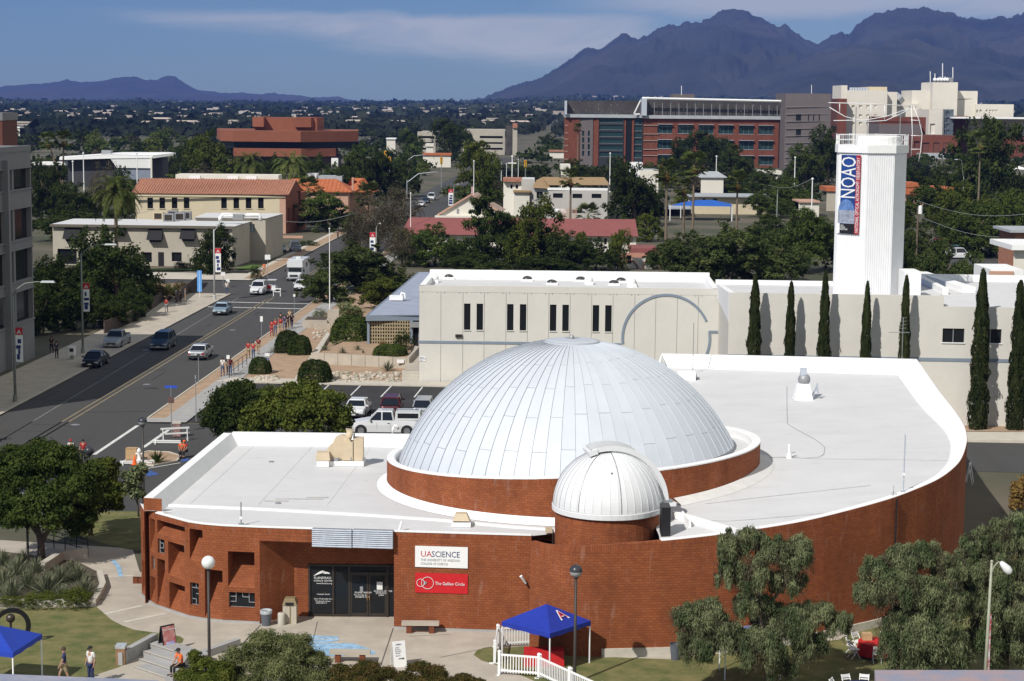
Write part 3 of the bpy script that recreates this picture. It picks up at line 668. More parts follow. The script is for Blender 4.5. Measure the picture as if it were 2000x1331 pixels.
deck=[Vector((p.x,p.y))for p in inner]+[Vector((blr.x-.4,blr.y-8)),Vector((6.5,118)),Vector((3,104)),Vector((6.0,96.0)),Vector((7.0,92.0)),Vector((7.1,88.5))]
import mathutils
dm=bpy.data.meshes.new('roof')
from mathutils.geometry import delaunay_2d_cdt
gp=[Vector((x,y))for x in np.arange(6,29,1.5)for y in np.arange(88,136,1.5)]
vv,ee,ff,_,_,_=delaunay_2d_cdt(deck+gp,[],[list(range(len(deck)))],1,1e-4)
dm.from_pydata([(v.x,v.y-100,RD(v.x,v.y))for v in vv],[],[tuple(f_)for f_ in ff]);dm.materials.append(WHITE_ROOF);dm.update()
if dm.polygons[0].normal.z<0:dm.flip_normals()
dm.polygons.foreach_set('use_smooth',[True]*len(dm.polygons))
part('roof',dm,None,PL)
sm=MB();a_=P(1490,897,0);
def deckpt(px,py):
 z=6.5
 for _ in range(12):p=P(px,py,z);z=RD(p.x,p.y)
 return P(px,py,z)
for seg_ in([(1475,893),(1600,897),(1850,900)],[(1378,985),(1480,973),(1700,949)],[(1310,1015),(1420,1019),(1500,1013),(1650,1000)]):
 ps_=[deckpt(*q)+Vector((0,0,.015))for q in seg_]
 for a_,b_ in zip(ps_[:-1],ps_[1:]):sm.beam(a_,b_,.05,.02)
part('roof_seam',sm,mat('seam_grey',(.42,.42,.42),.8,.1,2),PL,world=True)
for q_ in range(6):
 xa_=-17.5+q_*3.6;sm2=MB().box((xa_+1.2,107,ROOFL-.012),(.05,18.6,.012),-.06);part('roof_seam',sm2,mat('seam_pale',(.60,.60,.59),.8,.06,2),PL,world=True)
for px_,py_,w_ in((585,975,2.6),(540,979,1.3),(620,972,1.2)):part('roof_patch',MB().box(P(px_,py_,ROOFL-.008),(w_,.10,.012),.04),mat('roof_dirt',(.34,.33,.29),.9,.3,3),PL,world=True)
for px_,py_ in((543,984),(530,903),(640,860)):part('roof_drain',MB().lathe([(.16,0),(.16,.05),(.001,.07)],P(px_,py_,ROOFL-.02),10),GREYM,PL,world=True)
cb=MB();ps_=[deckpt(*q)+Vector((0,0,.02))for q in((1537,755),(1537,800),(1538,829),(1560,842),(1590,858),(1604,868),(1611,875),(1609,888),(1600,894),(1570,896),(1545,894),(1515,894),(1475,898),(1468,905),(1476,925))]
cb.tube(ps_,.012,5);part('roof_cable',cb,GREYM,PL,world=True)
# --- drum
DC=Vector((3.45,104.0));DR=10.35
def rim(X,Y):return 7.0+.060*(X-DC.x)-.033*(Y-DC.y)
ring=[(DC.x+DR*math.sin(R(a)),DC.y-DR*math.cos(R(a)))for a in range(-180,181,4)]
rz_=[rim(*p)for p in ring]
m=MB();m.strip(ring,.001,.3,4.0,[z-.36 for z in rz_]);part('drum_wall',m,BR,PL,world=True)
m=MB();m.strip(ring,0,.3,[z-.36 for z in rz_],[z-.03 for z in rz_]);part('soldier_course',m,BRV,PL,world=True)
m=MB();m.strip(ring,.0,.42,[z-.05 for z in rz_],[z+.03 for z in rz_]);m.strip([(DC.x+(DR-.42)*math.sin(R(a)),DC.y-(DR-.42)*math.cos(R(a)))for a in range(-180,181,4)],-.01,.05,[z-.5 for z in rz_],[z-.02 for z in rz_]);part('drum_coping',m,WHITE_CAP,PL,world=True)
rin=[(DC.x+(DR-.4)*math.sin(R(a)),DC.y-(DR-.4)*math.cos(R(a)))for a in range(-180,180,6)]
m=MB();m.ngon([(x,y,rim(x,y)-.42)for x,y in rin]);part('gutter',m,WHITE_ROOF,PL,world=True)
# white flashing at the foot of the drum
m=MB();r1=[(DC.x+(DR+.55)*math.sin(R(a)),DC.y-(DR+.55)*math.cos(R(a)))for a in range(-100,46,4)];r0=[(DC.x+(DR+.01)*math.sin(R(a)),DC.y-(DR+.01)*math.cos(R(a)))for a in range(-100,46,4)]
for i in range(len(r1)-1):m.quad((*r1[i],ROOFL),(*r1[i+1],ROOFL),(*r0[i+1],ROOFL+.32),(*r0[i],ROOFL+.32))
part('drum_flashing',m,WHITE_CAP,PL,world=True)
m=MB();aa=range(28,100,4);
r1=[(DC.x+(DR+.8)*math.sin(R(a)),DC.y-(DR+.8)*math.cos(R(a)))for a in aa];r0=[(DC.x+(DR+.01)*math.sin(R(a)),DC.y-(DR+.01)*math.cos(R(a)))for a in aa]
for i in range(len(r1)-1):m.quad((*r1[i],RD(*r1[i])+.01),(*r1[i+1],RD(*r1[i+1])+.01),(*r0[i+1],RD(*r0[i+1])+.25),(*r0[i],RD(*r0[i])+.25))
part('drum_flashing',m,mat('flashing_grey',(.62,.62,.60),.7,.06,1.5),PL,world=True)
# --- great dome
GC=Vector((3.30,104.0));AP=PY(1125,664,104).z;RB=9.27
hcap=AP-(rim(GC.x,GC.y)-.12);RS=(RB*RB+hcap*hcap)/(2*hcap);ZC=AP-RS
def sph(th,ph,r=0):return Vector((GC.x+(RS+r)*math.sin(th)*math.sin(ph),GC.y-(RS+r)*math.sin(th)*math.cos(ph),ZC+(RS+r)*math.cos(th)))
def th_rim(ph):
 th=1.0
 for _ in range(20):
  p=sph(th,ph);zt_=rim(p.x,p.y)-.22;c_=max(-1,min(1,(zt_-ZC)/RS));th=math.acos(c_)
 return th
NG=72;TH0=math.asin(1.5/RS);rowL=4.0/RS
big=[]
back=MB()
nphi=72
for i in range(nphi):
 p0,p1=2*math.pi*i/nphi,2*math.pi*(i+1)/nphi
 for j in range(14):
  t0,t1=TH0*.5+(1.28-TH0*.5)*j/14,TH0*.5+(1.28-TH0*.5)*(j+1)/14
  back.quad(sph(t1,p0,-.05),sph(t1,p1,-.05),sph(t0,p1,-.05),sph(t0,p0,-.05))
dome_o=part('dome',back,mat('dome_seam_grey',(.33,.35,.38),.7,.05,2),PL,world=True,smooth=True)
dome_o['label']='great silver-white panelled dome'
rg=random.Random(5)
for gi in range(NG):
 p0=-math.pi+2*math.pi*gi/NG;p1=p0+2*math.pi/NG;pm_=(p0+p1)/2;tr=th_rim(pm_)
 cuts=[tr];t=tr-((1.5 if gi%2 else 3.5)+.08*math.sin(gi*.9))/RS
 while t>TH0+.6/RS:cuts.append(t);t-=rowL
 cuts.append(TH0);cuts.reverse()
 for j in range(len(cuts)-1):
  t0,t1=cuts[j]+.0009,cuts[j+1]-.0009;M=MB();ns=10
  g=lambda th:.012/(RS*math.sin(th))
  lift=rg.uniform(-.004,.004)
  for s_ in range(ns):
   ta,tb_=t0+(t1-t0)*s_/ns,t0+(t1-t0)*(s_+1)/ns
   M.quad(sph(tb_,p0+g(tb_),lift),sph(tb_,p1-g(tb_),lift),sph(ta,p1-g(ta),lift),sph(ta,p0+g(ta),lift))
   M.quad(sph(tb_,p1-g(tb_),lift),sph(tb_,p1-g(tb_),.022),sph(ta,p1-g(ta),.022),sph(ta,p1-g(ta),lift))
   M.quad(sph(tb_,p1-g(tb_),.022),sph(tb_,p1-g(tb_)*.2,.022),sph(ta,p1-g(ta)*.2,.022),sph(ta,p1-g(ta),.022))
  M.quad(sph(t1,p0+g(t1),lift-.05),sph(t1,p1-g(t1),lift-.05),sph(t1,p1-g(t1),lift),sph(t1,p0+g(t1),lift))
  size=math.cos(pm_)*.75+(t0+t1)/2
  big.append((size,M))
big.sort(key=lambda q:-q[0])
for _,M in big[:300]:part('dome_panel',M,DOME,dome_o,world=True)
rest=MB()
for _,M in big[300:]:
 n=len(rest.v);rest.v+=M.v;rest.f+=[tuple(n+i for i in f_)for f_ in M.f]
part('dome_panel',rest,DOME,dome_o,world=True,kind='stuff')if rest.f else None
oc=MB();oc.lathe([(1.56,ZC+RS*math.cos(TH0)-.02),(1.56,ZC+RS*math.cos(TH0)+.05),(1.2,AP+.02),(.6,AP+.05),(.01,AP+.06)],(GC.x,GC.y,0),40);part('dome_cap',oc,mat('dome_cap_grey',(.50,.53,.57),.45,.05,3),dome_o,world=True)
oc=MB()
for q in range(60):a_=2*math.pi*q/60;oc.beam((GC.x+1.5*math.cos(a_),GC.y+1.5*math.sin(a_),ZC+RS*math.cos(TH0)+.06),(GC.x+1.5*math.cos(a_+.05),GC.y+1.5*math.sin(a_+.05),ZC+RS*math.cos(TH0)+.06),.05,.03)
part('rivet_ring',oc,GREYM,dome_o,world=True)
oc=MB();oc.lathe([(.001,.22),(.10,.2),(.14,.1),(.14,0)],(GC.x,GC.y,AP+.05),12).tube([(GC.x-.35,GC.y,AP+.13),(GC.x+.4,GC.y,AP+.13)],.03,6);part('finial',oc,GREYM,dome_o,world=True)
# --- observatory turret and small dome
TC=Vector((190.5/3700*92.1,91.2));TR=2.56;SK=6.28
ring=[(TC.x+TR*math.sin(R(a)),TC.y-TR*math.cos(R(a)))for a in range(-180,181,10)]
m=MB();m.strip(ring,.001,.25,2.0,SK-.30);part('turret_wall',m,BR,PL,world=True)
m=MB();m.strip(ring,.0,.25,SK-.30,SK+.05);part('soldier_course',m,BRV,PL,world=True)
SD=MB();SR=2.66
SD.lathe([(SR+.01,SK),(SR+.03,SK+.04),(SR+.03,SK+.26),(SR-.02,SK+.28)],(TC.x,TC.y,0),48);SD.ball((TC.x,TC.y,SK+.30),SR-.05,48,12,1.0,math.pi/2,math.pi)
sdome=part('observatory_dome',SD,mat('small_dome_seam',(.45,.46,.47),.6,.05,2),PL,world=True,smooth=True);sdome['label']='small white observatory dome with shutter'
rim_=MB();rim_.lathe([(SR-.1,SK-.02),(SR+.05,SK-.02),(SR+.06,SK+.22),(SR-.0,SK+.26)],(TC.x,TC.y,0),48);part('dome_skirt',rim_,DOME_W,sdome,world=True)
NGS=40
def sp2(th,ph,r=0.0):return Vector((TC.x+(SR+r)*math.sin(th)*math.sin(ph),TC.y-(SR+r)*math.sin(th)*math.cos(ph),SK+.26+(SR+r)*math.cos(th)))
for gi in range(NGS):
 p0=2*math.pi*gi/NGS;p1=p0+2*math.pi/NGS;M=MB();ns=22
 for s_ in range(ns):
  ta,tb_=.06+(1.565-.06)*s_/ns,.06+(1.565-.06)*(s_+1)/ns;g=lambda th:.008/(SR*math.sin(th))
  M.quad(sp2(tb_,p0+g(tb_)),sp2(tb_,p1-g(tb_)),sp2(ta,p1-g(ta)),sp2(ta,p0+g(ta)))
  M.quad(sp2(tb_,p1-g(tb_)),sp2(tb_,p1-g(tb_),.016),sp2(ta,p1-g(ta),.016),sp2(ta,p1-g(ta)))
  M.quad(sp2(tb_,p1-g(tb_),.016),sp2(tb_,p1+g(tb_),.016),sp2(ta,p1+g(ta),.016),sp2(ta,p1-g(ta),.016))
 part('dome_gore',M,DOME_W,sdome,world=True)
# shutter: a raised curved leaf over the slit, running over the crown to the east side
sa=R(100);dx=Vector((math.sin(sa),-math.cos(sa),0));dyv=Vector((math.cos(sa),math.sin(sa),0));cc=Vector((TC.x,TC.y,SK+.26))
def leaf(M,t0,t1,w0,w1,r0,r1,n=16):
 for i in range(n):
  ta,tb_=t0+(t1-t0)*i/n,t0+(t1-t0)*(i+1)/n
  A=[cc+(dx*math.sin(t)+Vector((0,0,1))*math.cos(t))*(SR+r)+dyv*w for t in(ta,tb_)for r in(r0,r1)for w in(w0,w1)]
  M.quad(A[2],A[3],A[7],A[6]);M.quad(A[0],A[2],A[6],A[4]);M.quad(A[3],A[1],A[5],A[7])
  if i==0:M.quad(A[0],A[1],A[3],A[2])
  if i==n-1:M.quad(A[4],A[6],A[7],A[5])
M=MB();leaf(M,.02,1.52,-.55,.55,-.05,.20);part('shutter',M,DOME_W,sdome,world=True)
for w_ in(-.62,.55):M=MB();leaf(M,-.32,1.50,w_,w_+.07,.05,.30);part('shutter_rail',M,DOME_W,sdome,world=True)
M=MB();leaf(M,-.34,.42,-.6,.6,.28,.34);part('upper_shutter',M,mat('shutter_grey',(.55,.56,.56),.5,.05,2),sdome,world=True)
M=MB();leaf(M,-.40,-.24,-.7,.7,.0,.26,3);part('shutter_stop',M,DOME_W,sdome,world=True)
M=MB();q=cc+dx*(SR+.25);M.box((q.x+.1,q.y,q.z-.05),(.7,1.0,.18),sa-math.pi/2);part('shutter_foot',M,DOME_W,sdome,world=True)
for a_ in(-34,12):part('dome_seam',MB().tube([sp2(.12+1.44*i/16,R(a_),.012)for i in range(17)],.018,5),GREYM,sdome,world=True)
M=MB();q=sp2(.80,R(3),.01);M.ball(q,.06,8,6);part('port',M,GREYM,sdome,world=True)
# stair well beside the turret: dark door, white cheek walls
M=MB();q=P(1301,1062,5.3);M.bx(q.x-.22,q.x+.22,q.y+.3,q.y+1.4,4.4,PY(1301,992,q.y+.3).z);part('turret_door',M,BLACK,PL,world=True)
M=MB();a_=deckpt(1316,1012);b_=deckpt(1440,1046)
M.beam((a_.x,a_.y,a_.z+.1),(b_.x,b_.y,b_.z+.06),.22,.5);M.box((a_.x+.5,a_.y-1.0,a_.z-.1),(.12,2.1,.9),.1)
part('stair_cheek',M,WHITE_CAP,PL,world=True)
# --- signs on the front wall (hung on it: things of their own)
def sgn_pos(px,py,k=0.03):
 u,z=on_seg(bs[7],bs[8],px,py);p=MB().pt_on(bs[7],bs[8],u,z,-k);return p
wall_rz=math.atan2(bs[8].y-bs[7].y,bs[8].x-bs[7].x)
def board(name,px0,px1,py0,py1,m,label,cat,wavy=False):
 A=sgn_pos(px0,py1);B=sgn_pos(px1,py0+0);W_=(Vector(B[:2])-Vector(A[:2])).length;zb=(A.z+sgn_pos(px1,py1).z)/2;H_=sgn_pos(px0,py0).z-A.z
 t=thing(name,(A.x,A.y,A.z),label,cat,rz=wall_rz)
 M=MB()
 if not wavy:M.bx(0,W_,-.03,.02,0,H_)
 else:
  nx=24
  for i in range(nx):
   for j in range(6):
    fz=lambda a,b:-.012-.018*abs(math.sin(a*7+b*4))*max(0,(b/6*.9+a/nx-.65))
    x0,x1=W_*i/nx,W_*(i+1)/nx;z0,z1=H_*j/6,H_*(j+1)/6
    M.quad((x0,fz(i,j),z0),(x1,fz(i+1,j),z0),(x1,fz(i+1,j+1),z1),(x0,fz(i,j+1),z1))
 part('board' if not wavy else 'banner_cloth',M,m,t,smooth=wavy);return t,W_,H_
SW=mat('sign_white',(.78,.78,.76),.5,.02,2)
t,W_,H_=board('wall_sign',811,914,1066,1107,SW,'white rectangular wall sign with navy and red science lettering, above the red banner','sign')
CR=mat('sign_red',(.45,.02,.03),.5,0,1);CN=mat('sign_navy',(.015,.03,.13),.5,0,1);CG=mat('sign_grey',(.22,.22,.24),.5,0,1)
text_obj('lettering','UA',.42,CR,(.27,-.035,H_*.50),(R(90),0,0),t,sx=.98)
text_obj('lettering','SCIENCE',.42,CN,(.82,-.035,H_*.50),(R(90),0,0),t,sx=.86)
text_obj('lettering','THE UNIVERSITY OF ARIZONA',.165,CG,(.28,-.035,H_*.30),(R(90),0,0),t,sx=.86)
text_obj('lettering','COLLEGE OF SCIENCE',.165,CG,(.28,-.035,H_*.12),(R(90),0,0),t,sx=.82)
t,W_,H_=board('wall_banner',811,914,1118,1157,mat('banner_red',(.52,.012,.016),.55,.04,2),'red vinyl banner with two white overlapping rings, below the white sign','banner',wavy=True)
text_obj('lettering','The Galileo Circle',.225,LET,(1.0,-.06,H_*.42),(R(90),0,0),t,sx=.88)
M=MB()
for cx_,r_ in((.28,.19),(.62,.30)):
 for q in range(28):
  a0_,a1_=2*math.pi*q/28,2*math.pi*(q+1)/28
  M.beam((cx_+r_*math.cos(a0_),-.05,H_*.5+r_*math.sin(a0_)),(cx_+r_*math.cos(a1_),-.05,H_*.5+r_*math.sin(a1_)),.012,.02)
part('ring_emblem',M,LET,t)
M=MB();M.lathe([(.001,0),(.09,0)],(0,0,0),14)
M.v=[(v[0]+.50,-.052,v[1]+H_*.5)for v in M.v];part('dot_emblem',M,CG,t)
# --- louvred vents hung on the fascia
for q,(x0,x1,y0,y1,lb)in enumerate(((612,689,1035,1066,'left one of two corrugated metal sunshade boxes over the entrance'),(691,769,1037,1068,'right one of two corrugated metal sunshade boxes over the entrance'))):
 ua,zb=on_seg(ea,eb,x0,y1);ub,_=on_seg(ea,eb,x1,y1);_,zt2=on_seg(ea,eb,x0,y0)
 p=MB().pt_on(ea,eb,ua,zb,-.02);t=thing('metal_sunshade',p,lb,'sunshade','metal sunshades over the entrance',rz=math.atan2(eb.y-ea.y,eb.x-ea.x))
 W_=ub-ua;H_=zt2-zb+.12;M=MB();M.bx(0,W_,-.28,0,0,H_);part('housing',M,GREYM,t)
 for j in range(9):
  s=MB();z=H_*(j+.08)/9;s.ngon([(0,-.285,z),(W_,-.285,z),(W_,-.34,z+H_*.045),(0,-.34,z+H_*.045)]);s.ngon([(0,-.34,z+H_*.045),(W_,-.34,z+H_*.045),(W_,-.285,z+H_*.10),(0,-.285,z+H_*.10)]);part('slat',s,STEEL,t)
#  OBSERVATORY OFFICES, ANNEX, TOWER
OB=thing('office_building',(14,170,0),'long off-white concrete office block with slit windows and a blue-grey ring on its wall','building')
X0,Y0=-8.65,174.8;X1,Y1=19.07,173.9
A1,B1_=Vector((X0,Y0)),Vector((X1,Y1));TOP1=9.08
px_u=lambda px,y=650:on_seg(A1,B1_,px,y)[0]
pz=lambda px,py:on_seg(A1,B1_,px,py)[1]
edges=[0]+[px_u(x)for x in(861,904,945.6,988,1030,1071.5,1113,1155,1196.5,1239,1280,1322,1363)]+[(B1_-A1).length]
dirA=(B1_-A1).normalized();rzA=math.atan2(dirA.y,dirA.x)
bk=MB();bk.wall(A1+Vector((.01,.12)),B1_+Vector((-.01,.12)),0,TOP1-.05);part('backing_wall',bk,mat('joint_shadow',(.25,.24,.21),.9,.05,1),OB,world=True)
wz0,wz1=pz(930,645),pz(930,593.5);wz0r,wz1r=pz(1170,650),pz(1170,597)
wins={2:1,4:1,6:1,8:1}
pm0=None
for i in range(len(edges)-1):
 a,b=edges[i]+.015,edges[i+1]-.015;A=A1+dirA*a;Bq=A1+dirA*b;L=b-a;M=MB();ops=[]
 if i in wins:ops=[(.08,.68,wz0,wz1,.11),(L-.70,L-.10,wz0,wz1,.11)]
 M.wall(A,Bq,0,TOP1,ops)
 M.quad((*A,0),(*A,TOP1),(*(A+Vector((0,.14))),TOP1),(*(A+Vector((0,.14))),0));M.quad((*Bq,0),(*(Bq+Vector((0,.14))),0),(*(Bq+Vector((0,.14))),TOP1),(*Bq,TOP1))
 o=part('wall_panel',M,STUCCO,OB,world=True)
 for w_ in ops:
  G=MB();p_=lambda u,z:M.pt_on(A,Bq,u,z,.10);G.quad(p_(w_[0],w_[2]),p_(w_[1],w_[2]),p_(w_[1],w_[3]),p_(w_[0],w_[3]));wn=part('window',G,GLASS,o,world=True)
  G=MB();G.beam(M.pt_on(A,Bq,w_[0]-.04,w_[2]-.04,-.03),M.pt_on(A,Bq,w_[1]+.04,w_[2]-.04,-.03),.10,.07);part('window_sill',G,STUCCO,o,world=True)
 for uu in(.3,L-.3):
  G=MB();c_=M.pt_on(A,Bq,uu,TOP1-.62,-.01);G.box(c_,(.06,.03,.10));part('bolt_cap',G,GREYM,o,world=True)
# band and ring standing proud
def bandbox(M,u0,u1,z0,z1,k=.05):
 a=M.pt_on(A1,B1_,u0,z0,-k);b=M.pt_on(A1,B1_,u1,z0,-k);M.quad(a,b,(*b[:2],z1),(*a[:2],z1));
 c=M.pt_on(A1,B1_,u0,z1,0);d=M.pt_on(A1,B1_,u1,z1,0);M.quad((*a[:2],z1),(*b[:2],z1),d,c)
 M.quad(M.pt_on(A1,B1_,u0,z0,0),M.pt_on(A1,B1_,u1,z0,0),b,a)
RZc=pz(1302,574);rr_=(px_u(1389)-px_u(1213.5))/2;uc=(px_u(1389)+px_u(1213.5))/2;RZc-=rr_
BZ=pz(860,668.5)
M=MB();bandbox(M,0,uc-rr_-.02,BZ-.12,BZ+.12);part('band',M,BLUE_TRIM,OB,world=True)
M=MB()
def arcband(a0,a1,n=40):
 for i in range(n):
  q=[R(a0+(a1-a0)*(i+j)/n)for j in(0,1)]
  P4=[M.pt_on(A1,B1_,uc+r*math.cos(t),RZc+r*math.sin(t),-k)for k in(.07,0)for t in q for r in(rr_,rr_-.23)]
  M.quad(P4[1],P4[3],P4[2],P4[0]);M.quad(P4[0],P4[2],P4[6],P4[4]);M.quad(P4[3],P4[1],P4[5],P4[7])
arcband(188,24,44);part('ring_emblem',M,BLUE_TRIM,OB,world=True)
M=MB();arcband(8,-30,12);bandbox(M,uc+rr_-.25,(B1_-A1).length,pz(1395,648.5)-.11,pz(1395,648.5)+.11,.07);part('ring_emblem',M,BLUE_TRIM,OB,world=True)
M=MB();c_=M.pt_on(A1,B1_,px_u(896),pz(896,656),-.1);M.box(c_,(.62,.2,.26));part('wall_lamp',M,BRONZE,OB,world=True)
t=solo('wall_notice',MB().box(M.pt_on(A1,B1_,px_u(825),pz(825,701),-.03),(.62,.03,.48),rzA),SW,'small parking notice with blue print low on the corner of the off-white wall','sign')
for k_,(s_,dz)in enumerate((('PERMIT',.12),('PARKING',.0),('ONLY',-.14))):
 p_=M.pt_on(A1,B1_,px_u(819.5),pz(825,701)+dz-.05,-.05);o=text_obj('lettering',s_,.13,CN,p_,(R(90),0,rzA));o.parent=t
# roof with parapets, side and back walls of block one
D1=13.5;nA=Vector((-dirA.y,dirA.x))
q=[A1,B1_,B1_+nA*D1,A1+nA*D1]
M=MB();M.wall(q[3]+Vector((0,0)),q[0],0,TOP1-.01);M.wall(q[2],q[3],0,TOP1-.01);part('side_wall',M,STUCCO,OB,world=True)
M=MB();M.ngon([(*p,TOP1-.55)for p in q]);part('roof',M,WHITE_ROOF,OB,world=True)
M=MB();M.strip([tuple(q[0]),tuple(q[1])],-.02,.35,TOP1-.56,TOP1+.02);part('parapet',M,STUCCO,OB,world=True)
for a_,b_ in((q[1],q[2]),(q[2],q[3]),(q[3],q[0])):
 M=MB();M.strip([tuple(a_),tuple(b_)],.01,.55,TOP1-.56,TOP1+.35 if a_ is q[2]else TOP1+.02);part('parapet',M,WHITE_CAP,OB,world=True)
M=MB();M.strip([tuple(A1+dirA*20.3),tuple(A1+dirA*20.3+nA*D1)],0,.3,TOP1-.5,TOP1-.2);M.strip([tuple(A1+dirA*20.3+nA*2.0),tuple(B1_+nA*2.0)],0,.3,TOP1-.5,TOP1-.15);part('roof_curb',M,WHITE_CAP,OB,world=True)
# block two
A2,B2=Vector((17.75,154.4)),Vector((35.05,153.15));C2=Vector((47,152.3));TOP2=PY(1640,576,153.8).z;TOP3=PY(1900,600,153).z
M=MB();M.wall(B1_+Vector((0,.3)),A2,0,TOP2-1.1);
part('side_wall',M,STUCCO,OB,world=True)
M=MB();M.wall((A2.x,A2.y),(B2.x,B2.y),0,TOP2);part('front_wall',M,STUCCO,OB,world=True)
zc1,zc0=on_seg(B2,C2,1862,642)[1],on_seg(B2,C2,1862,669.5)[1]
wo_=[(on_seg(B2,C2,a,655)[0],on_seg(B2,C2,b,655)[0],zc0,zc1,.18)for a,b in((1840.5,1883.5),(1913,1956),(1985,2028))]
wo_[0]=(max(.02,wo_[0][0]),*wo_[0][1:]);off=(B2-A2)
# the window at 1840 straddles the step: front wall two starts left of it
B2n=A2+(B2-A2)*((on_seg(A2,B2,1830,600)[0])/(B2-A2).length)
M=MB();M.wall(B2n+Vector((0,-.004)),C2+Vector((0,-.004)),0,TOP3,[(on_seg(B2n,C2,a,655)[0],on_seg(B2n,C2,b,655)[0],zc0,zc1,.18)for a,b in((1840.5,1883.5),(1913,1956),(1985,2028))])
part('front_wall',M,STUCCO,OB,world=True)
for a,b in((1840.5,1883.5),(1913,1956),(1985,2028)):
 u0,u1=on_seg(B2n,C2,a,655)[0],on_seg(B2n,C2,b,655)[0];G=MB();p_=lambda u,z,k=.15:G.pt_on(B2n,C2,u,z,k)
 G.quad(p_(u0,zc0),p_(u1,zc0),p_(u1,zc1),p_(u0,zc1));w_=part('window',G,GLASS,OB,world=True)
 G=MB();G.beam(p_((u0+u1)/2,zc0,.12),p_((u0+u1)/2,zc1,.12),.06);part('mullion',G,GREYM,w_,world=True)
 G=MB();G.beam(p_(u0-.05,zc0-.03,-.03),p_(u1+.05,zc0-.03,-.03),.12,.08);part('window_sill',G,WHITE_PAINT,w_,world=True)
M=MB();bz=on_seg(B2n,C2,1900,704)[1]
a_,b_=B2n+(A2-B2n)*0,C2
for(p0_,p1_)in((A2,C2),):M.strip([tuple(p0_+Vector((0,-.02))),tuple(p1_+Vector((0,-.02)))],-.03,0,bz-.14,bz+.14)
part('band',M,BLUE_TRIM,OB,world=True)
n2=Vector((.06,1)).normalized()
M=MB();M.ngon([(*A2,TOP2-1.5),(*B2,TOP2-1.5),(*(B2+n2*24),TOP2-1.5),(*(A2+n2*24),TOP2-1.5)]);part('roof',M,WHITE_ROOF,OB,world=True)
M=MB();M.strip([tuple(A2),tuple(B2)],.012,.4,TOP2-1.6,TOP2+.03);part('parapet',M,STUCCO,OB,world=True)
M=MB();M.strip([tuple(B2),tuple(B2+n2*1.6)],.0,.02,TOP3,TOP2+.03);part('parapet',M,STUCCO,OB,world=True)
M=MB();M.strip([tuple(A2+n2*20),tuple(A2)],-.02,.5,TOP2-2.4,[TOP2-1.2,TOP2+.03]);part('parapet',M,WHITE_CAP,OB,world=True)
M=MB();M.strip([tuple(B2+n2*24+Vector((14,-.6))),tuple(A2+n2*24)],.0,.6,TOP2-1.6,TOP2-1.1);M.strip([tuple(B2+n2*12),tuple(A2+n2*12)],.0,.4,TOP2-1.6,TOP2-1.2);part('parapet',M,WHITE_CAP,OB,world=True)
E2=C2+n2*24;M=MB();M.ngon([(*B2n,TOP3-.03),(*C2,TOP3-.03),(*E2,TOP3-.03),(*(B2n+n2*24),TOP3-.03)]);part('roof',M,WHITE_ROOF,OB,world=True)
M=MB();M.strip([tuple(E2),tuple(B2n+n2*24)],.0,.6,TOP3-.6,TOP3+.55);part('parapet',M,WHITE_CAP,OB,world=True)
M=MB();rl_=P(1790,560,TOP3);M.strip([tuple(P(1852,575,TOP3)[:2]),tuple(P(1790,543,TOP3)[:2])],0,.5,TOP3-.1,TOP3+.5);M.strip([tuple(P(1905,571,TOP3)[:2]),tuple(P(1810,540,TOP3)[:2])],0,1.2,TOP3-.1,TOP3+.45);part('roof_curb',M,WHITE_CAP,OB,world=True)
# roof furniture on block one
def roofthing(name,px,py,z,label,cat,build,group=None):
 p=P(px,py,z);t=thing(name,p,label,cat,group);build(t);return t
def dome_light(t):
 part('curb',MB().box((0,0,.1),(1.1,1.1,.2)),WHITE_CAP,t);part('bubble',MB().ball((0,0,.2),.5,12,5,.6,math.pi/2,math.pi),mat('smoked_plastic',(.05,.05,.05),.2,.05,2),t,smooth=True)
def hat_vent(t):
 part('curb',MB().box((0,0,.15),(.8,.8,.3)),WHITE_CAP,t);part('hood',MB().lathe([(.40,.3),(.48,.42),(.30,.72),(.08,.85),(.001,.88)],(0,0,0),12),WHITE_CAP,t,smooth=True)
RZ1=TOP1-.55
for px,py,lb in((877,545,'dark skylight bubble nearest the west end of the office roof'),(1030,549,'dark skylight bubble second from the west on the office roof'),(1078,556,'dark skylight bubble near the front edge of the office roof, third from the west'),(1134,550,'dark skylight bubble beside the white mushroom vent on the office roof'),(1213,552,'dark skylight bubble farthest east on the office roof'),(1199,557,'dark skylight bubble in front of the farthest east one on the office roof')):
 roofthing('skylight',px,py,RZ1,lb,'skylight',dome_light,'skylights on the office roof')
for px,py,lb in((1233,561,'white hooded roof vent near the blue-grey ring'),(848,552,'white hooded roof vent at the west corner of the office roof'),(1150,556,'low white hooded vent between the skylights')):
 roofthing('roof_vent',px,py,RZ1,lb,'vent',hat_vent,'hooded vents on the office roof')
# --- annex with blue-grey roof and a breeze-block screen
AX=thing('annex_building',(-12,200,0),'single-storey annex with long blue-grey flat roof and breeze-block screen','building')
fa,fb=P(722,686),P(822,684);za=PY(722,616,fa.y).z
ba=P(822,532,za);dxb=(ba-fa);dxb.z=0
ROOF_B=mat('blue_grey_roofing',(.30,.335,.42),.8,.08,.5,detail=8)
M=MB();M.ngon([(fa.x-.3,fa.y-.5,za),(fb.x+4,fb.y-.5,za),(fb.x+4+dxb.x,fb.y+dxb.y,za),(ba.x-.3,ba.y,za)]);part('roof',M,ROOF_B,AX,world=True)
M=MB();M.strip([(fa.x-.3,fa.y-.52),(fb.x+1.5,fb.y-.52)],-.05,.1,za-.55,za+.04);M.strip([(ba.x-.3,ba.y),(fa.x-.3,fa.y-.52)],-.05,.1,za-.55,za+.04);part('fascia',M,BLUE_TRIM,AX,world=True)
